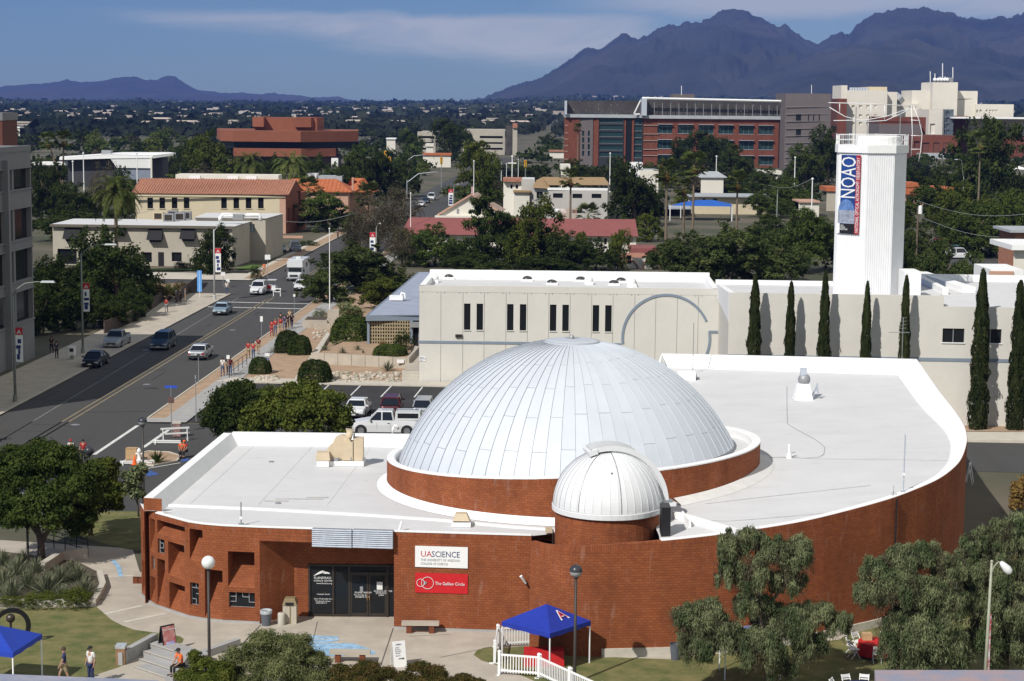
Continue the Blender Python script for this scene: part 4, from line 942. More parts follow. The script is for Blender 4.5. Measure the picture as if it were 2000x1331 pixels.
M=MB();M.strip([(ba.x,ba.y),(fa.x,fa.y+.3)],0,.2,0,za-.5);M.strip([(fa.x+.2,fa.y+.5),(fb.x+1,fb.y+.5)],0,.2,0,za-.5);part('wall',M,mat('annex_wall',(.06,.05,.04),.9,.1,1),AX,world=True)
scw=PY(801,640,fa.y).x-fa.x;nb=16;nr=9;bs_=scw/nb;bh=(za-.55)/nr
BZM=mat('breeze_block_tan',(.46,.38,.24),.9,.12,2)
for i in range(nb):
 for j in range(nr):
  m_=MB();x0=fa.x+i*bs_+.01;x1=x0+bs_-.02;z0=j*bh+.01;z1=z0+bh-.02;y=fa.y;w=.04
  m_.wall((x0,y),(x1,y),z0,z1,[(w,(x1-x0)/2-w*.4,w,(z1-z0)-w,.18),((x1-x0)/2+w*.4,x1-x0-w,w,(z1-z0)-w,.18)]if False else[(w,(x1-x0)-w,w+z0,z1-w,.15)])
  if i==0 and j==0:pass
  part('breeze_block',m_,BZM,AX,world=True)
for q_ in(-.25,scw+.02):part('end_post',MB().bx(fa.x+q_,fa.x+q_+.25,fa.y-.2,fa.y+.2,0,za-.55),BLUE_TRIM,AX,world=True)
dx0,dx1=PY(807,640,fa.y).x,PY(817,640,fa.y).x
M=MB();M.bx(dx0,dx1,fa.y+.1,fa.y+.15,.1,2.5);part('door',M,GLASS,AX,world=True)
M=MB();M.bx(dx0-.1,dx0,fa.y,fa.y+.2,0,2.6);M.bx(dx1,dx1+.1,fa.y,fa.y+.2,0,2.6);M.bx(dx0-.3,dx1+.3,fa.y-.6,fa.y+.2,2.6,3.1);part('door_frame',M,GREYM,AX,world=True)
def uv_unit(t):
 part('cabinet',MB().box((0,0,.35),(1.5,1.0,.5)),WHITE_CAP,t);part('leg',MB().box((-.6,0,.05),(.08,.9,.1)),GREYM,t);part('leg',MB().box((.6,0,.05),(.08,.9,.1)),GREYM,t);part('duct',MB().tube([(.5,0,.6),(.6,0,.9),(.95,0,.8),(1.0,0,.3)],.12,8),WHITE_CAP,t)
roofthing('rooftop_unit',774,588,za,'small white air unit on the blue-grey annex roof','air conditioner',uv_unit)
# --- white corrugated tower
TWc=Vector((30.85,164.0));tr_=2.97;TZ=PY(1700,297,161).z;TB=8.0
TW=thing('observatory_tower',(TWc.x,TWc.y,0),'tall white corrugated octagonal tower with roof railing','tower')
angs=[180+a for a in(14,73,120,167)]+[a for a in(14,73,120,167)]
tv=[Vector((TWc.x+tr_*math.cos(R(a)),TWc.y+tr_*math.sin(R(a))))for a in angs]
CORR=mat('corrugated_white',(.80,.805,.81),.5,.02,1)
for i in range(8):
 a,b=tv[i],tv[(i+1)%8];M=MB();L=(b-a).length;n_r=max(4,round(L/.19));
 for j in range(n_r):
  u=[L*(j+f_)/n_r for f_ in(0,.58,.66,.92,1)];k=[0,0,.05,.05,0]
  for s_ in range(4):
   p0_=M.pt_on(a,b,u[s_],0,k[s_]);p1_=M.pt_on(a,b,u[s_+1],0,k[s_+1])
   M.quad((*p0_[:2],TB),(*p1_[:2],TB),(*p1_[:2],TZ),(*p0_[:2],TZ))
 part('corrugated_wall',M,CORR,TW,world=True)
k1=(tr_+.16)/tr_;ov=[TWc+(v-TWc)*k1 for v in tv]
M=MB();M.prism([tuple(v)for v in ov],TZ-.12,TZ+.55,bottom=True);part('roof_band',M,WHITE_PAINT,TW,world=True)
M=MB();M.lathe([(2.0,0),(2.0,.68),(1.9,.74),(.01,.78)],(TWc.x+.5,TWc.y,TZ+.55),28);part('roof_drum',M,WHITE_CAP,TW,world=True)
M=MB()
for i in range(8):
 a,b=ov[i]*1.0,ov[(i+1)%8];a=TWc+(a-TWc)*.97;b=TWc+(b-TWc)*.97
 for zz in(.42,.85):M.beam((*a,TZ+.55+zz),(*b,TZ+.55+zz),.05)
 M.beam((*a,TZ+.5),(*a,TZ+1.45),.07);m_=(a+b)/2;M.beam((*m_,TZ+.5),(*m_,TZ+1.4),.05)
 for u in range(14):
  q_=a+(b-a)*(u/14);M.beam((*q_,TZ+.6),(*q_,TZ+1.4),.014)
part('railing',M,WHITE_PAINT,TW,world=True)
for dx_,h_ in((-1.6,3.2),(2.2,3.0),(-.6,2.1)):
 part('antenna',MB().tube([(TWc.x+dx_,TWc.y-.8,TZ+.55),(TWc.x+dx_,TWc.y-.8,TZ+.55+h_)],.04,5),GREYM,TW,world=True)
M=MB();p_=PY(1782,575,160);M.prism([(p_.x-.7,160),(p_.x+.7,160),(p_.x+.7,163),(p_.x-.7,163)],8,PY(1782,531,160).z);part('side_shaft',M,CORR,TW,world=True)
# banner
ba_,bb_=tv[0],tv[1];bu0=on_seg(ba_,bb_,1638,380)[0];bu1=on_seg(ba_,bb_,1681,380)[0];bu1=min(bu1,(bb_-ba_).length)
bz1=on_seg(ba_,bb_,1658,303)[1];bz0=on_seg(ba_,bb_,1658,457)[1]
o_=MB().pt_on(ba_,bb_,bu0,bz0,-.12);rzt=math.atan2((bb_-ba_).y,(bb_-ba_).x)
BN=thing('tower_banner',o_,'tall vertical blue, white and red observatory banner on the white tower','banner',rz=rzt)
bw_,bh_=bu1-bu0,bz1-bz0
def rect(x0,x1,z0,z1,y=0):return MB().quad((x0,y,z0),(x1,y,z0),(x1,y,z1),(x0,y,z1))
part('banner_cloth',MB().bx(0,bw_*.80,-.02,0,0,bh_),mat('banner_blue',(.012,.045,.19),.5,.5,.6,stretch=(1,1,.35)),BN)
part('red_strip',MB().bx(bw_*.80,bw_,-.02,0,0,bh_),mat('banner_red2',(.36,.015,.03),.5,.04,1),BN)
part('white_field',rect(0,bw_*.13,0,bh_,-.025),SW,BN)
part('dark_field',MB().bx(bw_*.0,bw_*.80,-.024,-.021,0,bh_*.13),mat('banner_black',(.012,.012,.016),.5,0,1),BN)
o=text_obj('lettering','NOAO',1,LET,(0,0,0),(0,0,0),BN);o.rotation_euler=(R(90),R(-90),0);
tw_=max(v.co.x for v in o.data.vertices);th_=max(v.co.y for v in o.data.vertices)
o.scale=(bh_*.53/tw_,bw_*.66/th_,1);o.location=(bw_*.79,-.035,bh_*.445)
o=text_obj('lettering','NATIONAL OPTICAL ASTRONOMY OBSERVATORY',1,LET,(0,0,0),(0,0,0),BN);o.rotation_euler=(R(90),R(-90),0)
tw_=max(v.co.x for v in o.data.vertices);th_=max(v.co.y for v in o.data.vertices)
o.scale=(bh_*.95/tw_,bw_*.145/th_,1);o.location=(bw_*.975,-.035,bh_*.02)
# pale observatory picture on the banner
M=MB();cx_,cz_=bw_*.42,bh_*.30
ad=[(cx_+bw_*.36*math.cos(R(a)),-.03,cz_+bw_*.40*math.sin(R(a)))for a in range(0,181,15)];M.ngon(ad);part('picture_dome',M,mat('banner_pale_blue',(.10,.19,.42),.5,.3,3),BN)
M=MB();M.quad((cx_-bw_*.38,-.03,bh_*.13),(cx_+bw_*.38,-.03,bh_*.13),(cx_+bw_*.38,-.03,cz_),(cx_-bw_*.38,-.03,cz_));part('picture_drum',M,mat('banner_pale_grey',(.26,.29,.36),.5,.3,3),BN)
for s_,zz,sz in(('KITT PEAK',.095,.16),('NATIONAL',.07,.2),('OBSERVATORY',.045,.2),('TM',.015,.14)):
 o=text_obj('lettering',s_,sz,LET,(bw_*.08,-.03,bh_*zz),(R(90),0,0),BN);o.scale=(.72,1,1)
#  OTHER BUILDINGS
CREAM=mat('cream_stucco',(.56,.485,.34),.9,.04,.3);CREAM2=mat('sand_stucco',(.42,.385,.32),.9,.05,.3);CHAPEL=mat('chapel_white',(.68,.65,.57),.9,.03,.3)
TILE=mat('clay_tile',(.36,.165,.105),.85,.15,1.5);TILE_O=mat('orange_tile',(.42,.125,.05),.85,.15,1.5);MAROON=mat('maroon_roofing',(.235,.075,.07),.85,.06,.6)
GREYC=mat('grey_precast',(.185,.185,.19),.8,.06,.4);TANR=mat('tan_roofing',(.32,.215,.11),.9,.1,1);REDB=mat('red_precast',(.23,.078,.042),.9,.05,.3);GREYR=mat('grey_roofing',(.36,.38,.40),.8,.08,.5)
PINKS=mat('pink_stucco',(.50,.30,.22),.9,.05,.4);GBRICK=mat('grey_brick',(.135,.115,.115),.9,.06,.3);HOSP=mat('hospital_concrete',(.68,.64,.56),.9,.03,.2)
class Bd:
 """a building: named walls with real openings, a roof, windows set into them"""
 def __init__(s,name,org,label,cat='building',group=None):s.t=thing(name,(org[0],org[1],0),label,cat,group)
 def face(s,a,b,z0,z1,m,wins=(),k=.3,wm=GLASS,frame=None,name='wall',sill=None,mull=0):
  M=MB();a=Vector(a[:2]);b=Vector(b[:2]);L=(b-a).length
  wins=[(max(.05,w[0]),min(L-.05,w[1]),w[2],w[3])for w in wins if w[1]>.1 and w[0]<L-.1]
  M.wall(a,b,z0,z1,[(*w,k)for w in wins]);o=part(name,M,m,s.t,world=True)
  for w in wins:
   p_=lambda u,z,q=k-.03:M.pt_on(a,b,u,z,q);G=MB();G.quad(p_(w[0],w[2]),p_(w[1],w[2]),p_(w[1],w[3]),p_(w[0],w[3]));wn=part('window',G,wm,s.t,world=True)
   if mull:
    G=MB()
    for i in range(1,mull+1):u=w[0]+(w[1]-w[0])*i/(mull+1);G.beam(p_(u,w[2],k-.08),p_(u,w[3],k-.08),.07)
    part('mullion',G,frame or GREYM,wn,world=True,kind='stuff' if mull>3 else None)
   if sill:G=MB();G.beam(p_(w[0]-.1,w[2]-.05,-.05),p_(w[1]+.1,w[2]-.05,-.05),.2,.12);part('window_sill',G,sill,wn,world=True)
  return o
 def shell(s,poly,z0,z1,m,rm=None,cap=True,par=0,pm=None):
  M=MB();M.prism([tuple(p[:2])for p in poly],z0,z1,cap=False);part('wall',M,m,s.t,world=True)
  if cap:M=MB();M.ngon([(p[0],p[1],z1-par)for p in poly]);part('roof',M,rm or m,s.t,world=True)
  if par:
   n=len(poly)
   for i in range(n):M=MB();M.strip([tuple(poly[i][:2]),tuple(poly[(i+1)%n][:2])],.01,.4,z1-par-.02,z1+.03);part('parapet',M,pm or m,s.t,world=True)
 def box(s,name,x0,x1,y0,y1,z0,z1,m):return part(name,MB().bx(x0,x1,y0,y1,z0,z1),m,s.t,world=True)
def X(px,Y,py=400):return PY(px,py,Y).x
def Z(px,py,Y):return PY(px,py,Y).z
def pwin(a,b,lst):
 """window rectangles in the photograph's own coordinates on the wall a-b"""
 out=[]
 for x0,x1,y0,y1 in lst:
  xm=(x0+x1)/2;out.append((on_seg(a,b,x0,y1)[0],on_seg(a,b,x1,y1)[0],on_seg(a,b,xm,y1)[1],on_seg(a,b,xm,y0)[1]))
 return out
def hip_roof(bd,x0,x1,y0,y1,ze,zr,m,over=.5,hipl=0,hipr=0,ribs=0,name='roof'):
 x0-=over;x1+=over;y0-=over;y1+=over;ym=(y0+y1)/2;M=MB()
 a,b=(x0+hipl,ym,zr),(x1-hipr,ym,zr)
 M.quad((x0,y0,ze),(x1,y0,ze),b,a);M.quad((x1,y1,ze),(x0,y1,ze),a,b)
 M.tri((x0,y1,ze),(x0,y0,ze),a);M.tri((x1,y0,ze),(x1,y1,ze),b)
 M.quad((x0,y0,ze-.2),(x1,y0,ze-.2),(x1,y0,ze),(x0,y0,ze));M.quad((x1,y0,ze-.2),(x1,y1,ze-.2),(x1,y1,ze),(x1,y0,ze))
 r=part(name,M,m,bd.t,world=True)
 if ribs:
  nR=int((x1-x0)/ribs)
  for i in range(nR+1):
   x=x0+(x1-x0)*i/nR;t=1.0
   if hipl and x<x0+hipl:t=(x-x0)/hipl
   if hipr and x>x1-hipr:t=(x1-x)/hipr
   if t>.05:part('roof_tile_row',MB().beam((x,y0,ze+.03),(x,y0+(ym-y0)*t,ze+(zr-ze)*t+.03),.16,.1),m,r,world=True)
 return r
# 1 concrete office slab at the left, its east face in shade along the street
b=Bd('concrete_building',(-52,170),'grey concrete office building with dark window bands at the left edge')
ex=lambda Y:-49.1+.042*(Y-170);HT=PY(62,285,190).z
fl_=[(ex(190),190),(ex(145),145)]
zb=lambda y:PY(50,y,188).z
bands=[(zb(369),zb(327)),(zb(466),zb(404)),(zb(545),zb(483)),(zb(625),zb(563))]
seg=[145,152,160,168,176,184,190]
for i in range(len(seg)-1):
 a_,b_=(ex(seg[i]),seg[i]),(ex(seg[i+1]),seg[i+1]);L=seg[i+1]-seg[i]
 b.face(a_,b_,0,HT,GREYC,[(.3,L-.3,z0,z1)for z0,z1 in bands],k=.5,mull=0)
b.face((-90,145.2),(ex(145),145),0,HT,GREYC)
b.face((ex(190),190),(-90,190),0,HT,GREYC)
M=MB();M.ngon([(ex(145),145,HT-.4),(ex(190),190,HT-.4),(-90,190,HT-.4),(-90,145,HT-.4)]);part('roof',M,GREYR,b.t,world=True)
for Y_p in(149,165,181):
 M=MB();M.bx(ex(Y_p)-.2,ex(Y_p)+.55,Y_p-.35,Y_p+.35,0,HT-1.2);part('pilaster',M,GREYC,b.t,world=True)
for z_ in[z for bb_ in bands for z in bb_]:
 M=MB();M.strip([(ex(145),145),(ex(190),190)],-.12,0,z_-.08,z_+.08);part('ledge',M,GREYC,b.t,world=True)
M=MB();M.strip([(ex(145),145),(ex(190),190)],-.06,.4,HT-.5,HT+.05);part('parapet',M,GREYC,b.t,world=True)
b=Bd('brick_tower_block',(-75,262),'brick stair tower with pale top rising behind the grey concrete building')
Yq=262;b.shell([(-90,Yq),(X(8,Yq),Yq),(X(8,Yq),Yq+7.9),(-90,Yq+7.9)],0,Z(20,236,Yq),BRF,cap=False)
b.shell([(-90,Yq-.1),(X(8,Yq)+.1,Yq-.1),(X(8,Yq)+.1,Yq+8),(-90,Yq+8)],Z(20,236,Yq),Z(20,221,Yq),GREYC)
# 2 two-storey sand building with dark awnings
Yb=296;b=Bd('sand_building',(X(280,Yb),Yb),'flat-roofed sand-coloured two-storey building with black awnings over its windows')
a_,c_=Vector((X(97,Yb),Yb+1.5)),Vector((X(453,Yb),Yb));top=on_seg(a_,c_,300,442)[1]
W2=[(127,160,447,478),(308-20,318,444,470),(357,385,447,478),(276,296,491,512),(335,354,490,512)]
cr=lambda x0,x1,y0,y1:(x0/2.6625,x1/2.6625,400+y0/2.6625,400+y1/2.6625)
wl=[cr(345,430,130,190),cr(780,840,135,195),cr(950,1010,135,190),cr(1120,1180,135,190),cr(300,400,230,310),cr(740,790,248,300),cr(893,945,248,296),cr(1018,1065,258,300),cr(600,650,130,165)]
b.face(a_,c_,0,top,CREAM2,pwin(a_,c_,wl),k=.4)
d_=PY(453,524,Yb);dr_=pwin(a_,c_,[cr(824,853,250,330)])[0]
b.face(c_,(c_.x+1.2,Yb+11),0,top,CREAM2);M=MB();M.ngon([(a_.x-.3,a_.y-.6,top+.1),(c_.x+.3,c_.y-.6,top+.1),(c_.x+1.5,Yb+16,top+.1),(a_.x,Yb+16,top+.1)]);part('roof',M,WHITE_ROOF,b.t,world=True)
M=MB();M.strip([(a_.x-.3,a_.y-.6),(c_.x+.3,c_.y-.6)],-.02,.05,top-.25,top+.16);part('fascia',M,mat('brown_fascia',(.13,.115,.09),.8,.05,1),b.t,world=True)
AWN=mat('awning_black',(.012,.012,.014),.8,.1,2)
for w in(0,1,2,3,8):
 u0,u1,z0,z1=pwin(a_,c_,wl)[w];q_=lambda u,z,k:MB().pt_on(a_,c_,u,z,k)
 M=MB();M.quad(q_(u0-.3,z0+.4,-1.2),q_(u1+.3,z0+.4,-1.2),q_(u1+.2,z1+.3,-.05),q_(u0-.2,z1+.3,-.05));M.tri(q_(u0-.3,z0+.4,-1.2),q_(u0-.2,z1+.3,-.05),q_(u0-.3,z0+.4,-.05));M.tri(q_(u1+.3,z0+.4,-1.2),q_(u1+.3,z0+.4,-.05),q_(u1+.2,z1+.3,-.05));part('awning',M,AWN,b.t,world=True)
M=MB();u0,u1,z0,z1=dr_;M.box(M.pt_on(a_,c_,(u0+u1)/2,1.1,-.03),(u1-u0,.08,2.2));part('door',M,AWN,b.t,world=True)
Yb2=309;a2_,c2_=Vector((X(470,Yb2),Yb2)),Vector((X(519,Yb2),Yb2-.5));t2=on_seg(a2_,c2_,500,427)[1]
b.face((X(378,Yb2),Yb2+.5),c2_,0,t2,CREAM2,pwin((X(378,Yb2),Yb2+.5),c2_,[(477,497.5,438,455)]),mull=3,frame=WHITE_PAINT,wm=mat('pale_glass',(.25,.33,.38),.2,.1,3))
b.face(c2_,(c2_.x+1.2,Yb2+13),0,t2,CREAM2);M=MB();M.ngon([(X(378,Yb2),Yb2-.3,t2+.06),(c2_.x+.2,c2_.y-.3,t2+.06),(c2_.x+1.4,Yb2+13,t2+.06),(X(378,Yb2),Yb2+13,t2+.06)]);part('roof',M,WHITE_ROOF,b.t,world=True)
yw=MB();w0,w1=P(478,498),P(520,494);yw.strip([tuple(w0[:2]),tuple(w1[:2])],0,.2,0,[2.2,3.6]);part('yard_wall',yw,CREAM2,b.t,world=True)
for px,py,lb in((330,430,'grey rooftop air unit furthest left on the sand building'),(338,424,'grey rooftop air unit behind the leftmost one on the sand building'),(352,428,'grey rooftop air unit in the middle of the sand building roof'),(364,426,'grey rooftop air unit right of the middle on the sand building roof'),(310,427,'tan rooftop box on the sand building')):
 pt=P(px,py+4,top);t=thing('rooftop_unit',pt,lb,'air conditioner','air units on the sand building roof');part('cabinet',MB().box((0,0,.75),(1.6,1.3,1.3)),TAN if px==310 else GREYM,t);part('grille',MB().box((0,-.67,.75),(1.2,.04,.9)),BRONZE,t);part('curb',MB().box((0,0,.05),(1.8,1.5,.1)),WHITE_CAP,t)
t=thing('roof_duct',P(469,432,t2),'white U-shaped roof duct on the sand building','duct');part('duct',MB().tube([(-3.2,0,0),(-3.2,0,.7),(-2.9,0,1.0),(2.9,0,1.0),(3.2,0,.7),(3.2,0,0)],.3,8),WHITE_CAP,t,smooth=True);part('fan_box',MB().box((-.2,-.4,.7),(1.7,.9,.9)),GREYM,t)
# 3 cream building with red clay tile roof
Yc=372;b=Bd('tile_roofed_building',(X(410,Yc),Yc),'cream two-storey building with long clay tile roof and brick gable end')
a_,c_=Vector((X(262,Yc),Yc+1)),Vector((X(546,Yc),Yc));ez=on_seg(a_,c_,400,379)[1]
b.face(a_,c_,0,ez,CREAM,pwin(a_,c_,[(x,x+11,386.5,407.5)for x in(288,311.5,335.5,359,432,456,480,504)]),k=.35,sill=CREAM)
b.face(c_,(c_.x+1.2,Yc+.02),0,ez,PINKS);b.face((c_.x+1.2,Yc),(c_.x+3.6,Yc+14),0,ez,REDB,[(1.5,2.6,2,5),(5,6.2,2,5),(9,10.5,5,8)])
xr0,xr1=a_.x,c_.x+1.4;zr=Z(400,350,Yc+7)
M=MB();y0,y1,ym=Yc-.7,Yc+15,Yc+7;M.quad((xr0-.5,y0+1,ez),(xr1+.4,y0,ez),(xr1+.4+.6,ym,zr),(xr0-.5+.6,ym,zr));M.quad((xr1+1.6,y1,ez),(xr0,y1,ez),(xr0+.1,ym,zr),(xr1+1.0,ym,zr));rf=part('roof',M,TILE,b.t,world=True)
M=MB();M.tri((xr1+.2,y0+.7,ez),(xr1+1.5,y1,ez),(xr1+.9,ym,zr-.1));part('gable',M,REDB,b.t,world=True)
for i in range(60):
 f_=i/59;x0=xr0-.5+f_*(xr1-xr0+.9);y0_=y0+1*(1-f_);part('tile_row',MB().beam((x0,y0_,ez+.04),(x0+.6,ym,zr+.04),.2,.12),TILE,rf,world=True)
b.box('cornice',a_.x,c_.x+1.2,Yc-.25,Yc+.02,ez-.55,ez-.25,CREAM)
b.box('rear_parapet',X(352,395),X(550,395),390,396,6,Z(450,342,390),CHAPEL)
for px in(372,446,482):b.box('roof_box',X(px,389),X(px,389)+2.2,388,389.5,8,Z(450,344,389),WHITE_CAP)
# entry porch at the right
b.box('garden_wall',X(534,360),X(591,360),360,360.5,0,Z(560,461,360),PINKS)
# 4 orange tile roof
Yd=430;b=Bd('orange_roofed_house',(X(650,Yd),Yd),'low pink stucco building with bright orange tile hip roof')
x0,x1=X(572,Yd),X(716,Yd);ze,zr=Z(650,374,Yd),Z(650,350,Yd+6)
b.shell([(x0,Yd),(X(680,Yd),Yd),(X(680,Yd),Yd+12),(x0,Yd+12)],0,ze,PINKS)
hip_roof(b,x0,X(680,Yd),Yd,Yd+12,ze,zr,TILE_O,.8,0,4,ribs=.9)
b.shell([(X(672,436),436),(X(722,436),437),(X(722,436),448),(X(672,436),448)],0,ze-.3,PINKS);hip_roof(b,X(672,436),X(726,436),436,448,ze-.4,Z(680,348,442),TILE_O,.8,5,6,name='roof')
b.box('chimney',X(687,434),X(690.5,434),434,435,5,Z(688,347,434),PINKS)
b.box('skylight_house',X(598,450),X(618,450),450,456,5,Z(605,340,450),WHITE_CAP)
b.box('skylight_house',X(622,450),X(668,450),450,456,5,Z(605,344,450),GREYR)
# 5 stepped red office
Ye=730;b=Bd('red_office_building',(X(560,Ye),Ye),'stepped terracotta-red office block with a dark ribbon window')
def px_prism(b,name,pts,y0,y1,m,Yb_,wr=None):
 zb_,zt_=Z(600,y1,Yb_),Z(600,y0,Yb_);b.shell(pts,max(0,zb_),zt_,m,rm=wr)
f1=[(X(440,Ye),Ye),(X(590,Ye),Ye-2),(X(700,Ye),Ye+22),(X(700,Ye),Ye+50),(X(425,Ye),Ye+50),(X(425,Ye),Ye+12)]
f1=[(X(425,Ye),Ye+8),(X(455,Ye),Ye+1),(X(588,Ye),Ye),(X(658,Ye+12),Ye+12),(X(700,Ye+20),Ye+20),(X(700,Ye+60),Ye+60),(X(425,Ye+60),Ye+60)]
px_prism(b,'upper',f1,257,278,REDB,Ye,REDB)
f2=[(x*1.0,y+3)for x,y in f1];px_prism(b,'ribbon',f2,278,291,GLASS,Ye)
f3=[(X(455,Ye),Ye+3),(X(588,Ye),Ye+1),(X(656,Ye+12),Ye+12),(X(660,Ye+40),Ye+40),(X(455,Ye+40),Ye+40)]
px_prism(b,'lower',f3,291,307,REDB,Ye);px_prism(b,'base',[(x+1,y+4)for x,y in f3],307,345,mat('office_base',(.05,.03,.025),.6,.1,1),Ye)
M=MB();q=PY(651,310,Ye+11);M.bx(q.x-.6,q.x+2.0,Ye+9,Ye+11,0,Z(651,309,Ye+11));part('pier',M,WHITE_PAINT,b.t,world=True)
for pts,y0,y1 in(([(X(484,Ye),Ye+15),(X(508,Ye),Ye+12),(X(508,Ye),Ye+40),(X(484,Ye),Ye+40)],230,249),([(X(486,Ye),Ye+17),(X(612,Ye),Ye+15),(X(612,Ye),Ye+42),(X(486,Ye),Ye+42)],231,258),([(X(568,Ye),Ye+12),(X(601,Ye),Ye+13),(X(613,Ye),Ye+20),(X(613,Ye),Ye+40),(X(568,Ye),Ye+40)],230,249)):
 px_prism(b,'penthouse',pts,y0,y1,REDB,Ye+12)
b.box('roof_edge',X(613,Ye+30),X(662,Ye+30),Ye+28,Ye+31,14,Z(640,255.5,Ye+30),WHITE_CAP)
# 6 white swept-roof building
Yf=560;b=Bd('white_swept_building',(X(250,Yf),Yf),'white modern building with a long swept overhanging roof')
M=MB();P6=lambda x,y,Y:PY(x,y,Y)
M.ngon([P6(116,309,Yf),P6(215,302,Yf),P6(298,304,Yf),P6(344,299,Yf+4),P6(330,297.5,Yf+30),P6(240,297.5,Yf+32),P6(118,306,Yf+30)]);part('roof',M,WHITE_CAP,b.t,world=True)
M=MB();M.quad(P6(116,309,Yf),P6(215,302.5,Yf),P6(215,310,Yf),P6(116,313,Yf));M.quad(P6(215,302.5,Yf),P6(298,304.5,Yf),P6(298,309,Yf),P6(215,310,Yf));M.quad(P6(298,304.5,Yf),P6(344,299.5,Yf+4),P6(344,303,Yf+4),P6(298,310,Yf));part('fascia',M,WHITE_CAP,b.t,world=True)
M=MB();M.quad(P6(228,328,Yf+.5),P6(294,329,Yf+.5),P6(298,309,Yf+.2),P6(215,310,Yf+.2));part('sloped_panel',M,WHITE_PAINT,b.t,world=True)
M=MB();M.quad(P6(228,351,Yf+1),P6(294,351,Yf+1),P6(294,329,Yf+1),P6(228,328,Yf+1));part('wall',M,mat('grey_blue_wall',(.20,.23,.29),.8,.05,.5),b.t,world=True)
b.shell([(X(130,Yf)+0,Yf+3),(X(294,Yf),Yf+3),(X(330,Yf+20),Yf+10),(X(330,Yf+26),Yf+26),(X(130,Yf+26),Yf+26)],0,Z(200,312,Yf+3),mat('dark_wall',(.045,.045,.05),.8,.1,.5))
b.box('pier',X(295.5,Yf),X(298.5,Yf),Yf-.5,Yf+.6,0,Z(297,307,Yf),CHAPEL)
b.box('lower_roof',X(62,Yf+6),X(135,Yf+6),Yf+6,Yf+16,Z(100,323,Yf+6),Z(100,318,Yf+6),WHITE_CAP)
b.box('roof_unit',X(200,Yf+14),X(218,Yf+14),Yf+14,Yf+17,Z(200,303,Yf+14),Z(200,294,Yf+14),GREYM)
b=Bd('peach_shop',(X(150,470),470),'low peach-coloured shop with a blue window behind the palms');b.shell([(X(120,470),470),(X(182,470),470),(X(182,480),480),(X(120,480),480)],0,Z(150,401,470),PINKS);b.face((X(139,469.8),469.8),(X(160,469.8),469.8),.3,2.6,PINKS,[(.3,2.3,.9,2.2)],wm=mat('blue_pane',(.03,.08,.2),.3,.1,2))
# 7 parking garage
Yg=950;b=Bd('parking_garage',(X(900,Yg),Yg),'tan concrete parking garage with dark open decks and a stair tower')
for(x0,x1,y0,ye)in((815,850,258,290),(903,985,253,298)):
 a_,c_=(X(x0,Yg),Yg),(X(x1,Yg),Yg);ws=[]
 xa=x0+(34 if x0>900 else 2)
 for yy in((266,270.5),(278,281.5),(289,293)):ws.append((xa,x1-3,yy[0],yy[1]))
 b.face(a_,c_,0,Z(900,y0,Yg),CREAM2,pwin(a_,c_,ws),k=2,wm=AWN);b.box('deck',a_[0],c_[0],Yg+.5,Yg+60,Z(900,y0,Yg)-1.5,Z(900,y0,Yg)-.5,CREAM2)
b.box('stair_tower',X(987,Yg-4),X(1000,Yg-4),Yg-4,Yg+10,0,Z(990,246,Yg),mat('stair_dark',(.06,.055,.05),.8,.3,.3));b.box('stair_tower',X(1000,Yg-4),X(1009,Yg-4),Yg-4,Yg+8,0,Z(990,242,Yg),CREAM2);b.box('lift_house',X(1000,Yg-5),X(1009,Yg-5),Yg-5,Yg,Z(990,250,Yg),Z(990,241,Yg),TILE)
# 8 maroon-roofed long hall
Yh=332;b=Bd('maroon_roofed_hall',(X(1010,Yh),Yh),'long low hall with a faded maroon roof')
x0,x1=X(785,Yh),X(1247,Yh);ze=Z(1000,460,Yh-1);zr=Z(1000,426.5,Yh+8)
M=MB();M.quad((x0-.3,Yh-1,ze),(x1,Yh-1,ze),(x1,Yh+8,zr),(x0+.9,Yh+8,zr));M.quad((x1,Yh+8,zr),(x1,Yh+17,ze),(x0,Yh+17,ze),(x0+.9,Yh+8,zr));part('roof',M,MAROON,b.t,world=True)
a_,c_=(x0+.4,Yh),(x1-.3,Yh);b.face(a_,c_,0,ze-.05,CHAPEL,pwin(a_,c_,[(793,797,466,478),(806,810,466,478),(1180,1185,466,478),(1200,1205,466,478),(1225,1230,466,478)]));b.face(c_,(c_[0],Yh+16),0,ze,CHAPEL)
b.box('low_wing_roof',X(1233,318),X(1286,318),318,326,Z(1260,497,318),Z(1260,482,322),MAROON);b.box('low_wing',X(1236,319),X(1284,319),319,325,0,Z(1260,497,318),CHAPEL)
# gabled chapel front and flag mast
Yi=370;b=Bd('gabled_chapel',(X(880,Yi),Yi),'small white gabled chapel with pink verge tiles behind the maroon roof')
g=[(850,421),(930,421),(930,414),(921,381.5),(862,414)]
apx=PY(921,381.5,Yi);L_=PY(862,416,Yi);R_=Vector((2*apx.x-L_.x,Yi,L_.z))
M=MB();M.ngon([(L_.x,Yi,0),(R_.x,Yi,0),tuple(R_),tuple(apx),tuple(L_)]);part('gable_wall',M,CHAPEL,b.t,world=True)
M=MB();d3=Vector((.8,14,0));ov_=Vector((0,-.4,.1));M.quad(L_+ov_,apx+ov_,apx+d3,L_+d3);M.quad(apx+ov_,R_+ov_,R_+d3,apx+d3);part('roof',M,mat('pale_tile',(.42,.30,.24),.9,.1,1),b.t,world=True)
M=MB();M.beam(L_+Vector((-.8,-.35,-.45)),apx+Vector((0,-.35,.15)),.4,.3);M.beam(R_+Vector((.8,-.35,-.45)),apx+Vector((0,-.35,.15)),.4,.3);part('verge',M,PINKS,b.t,world=True)
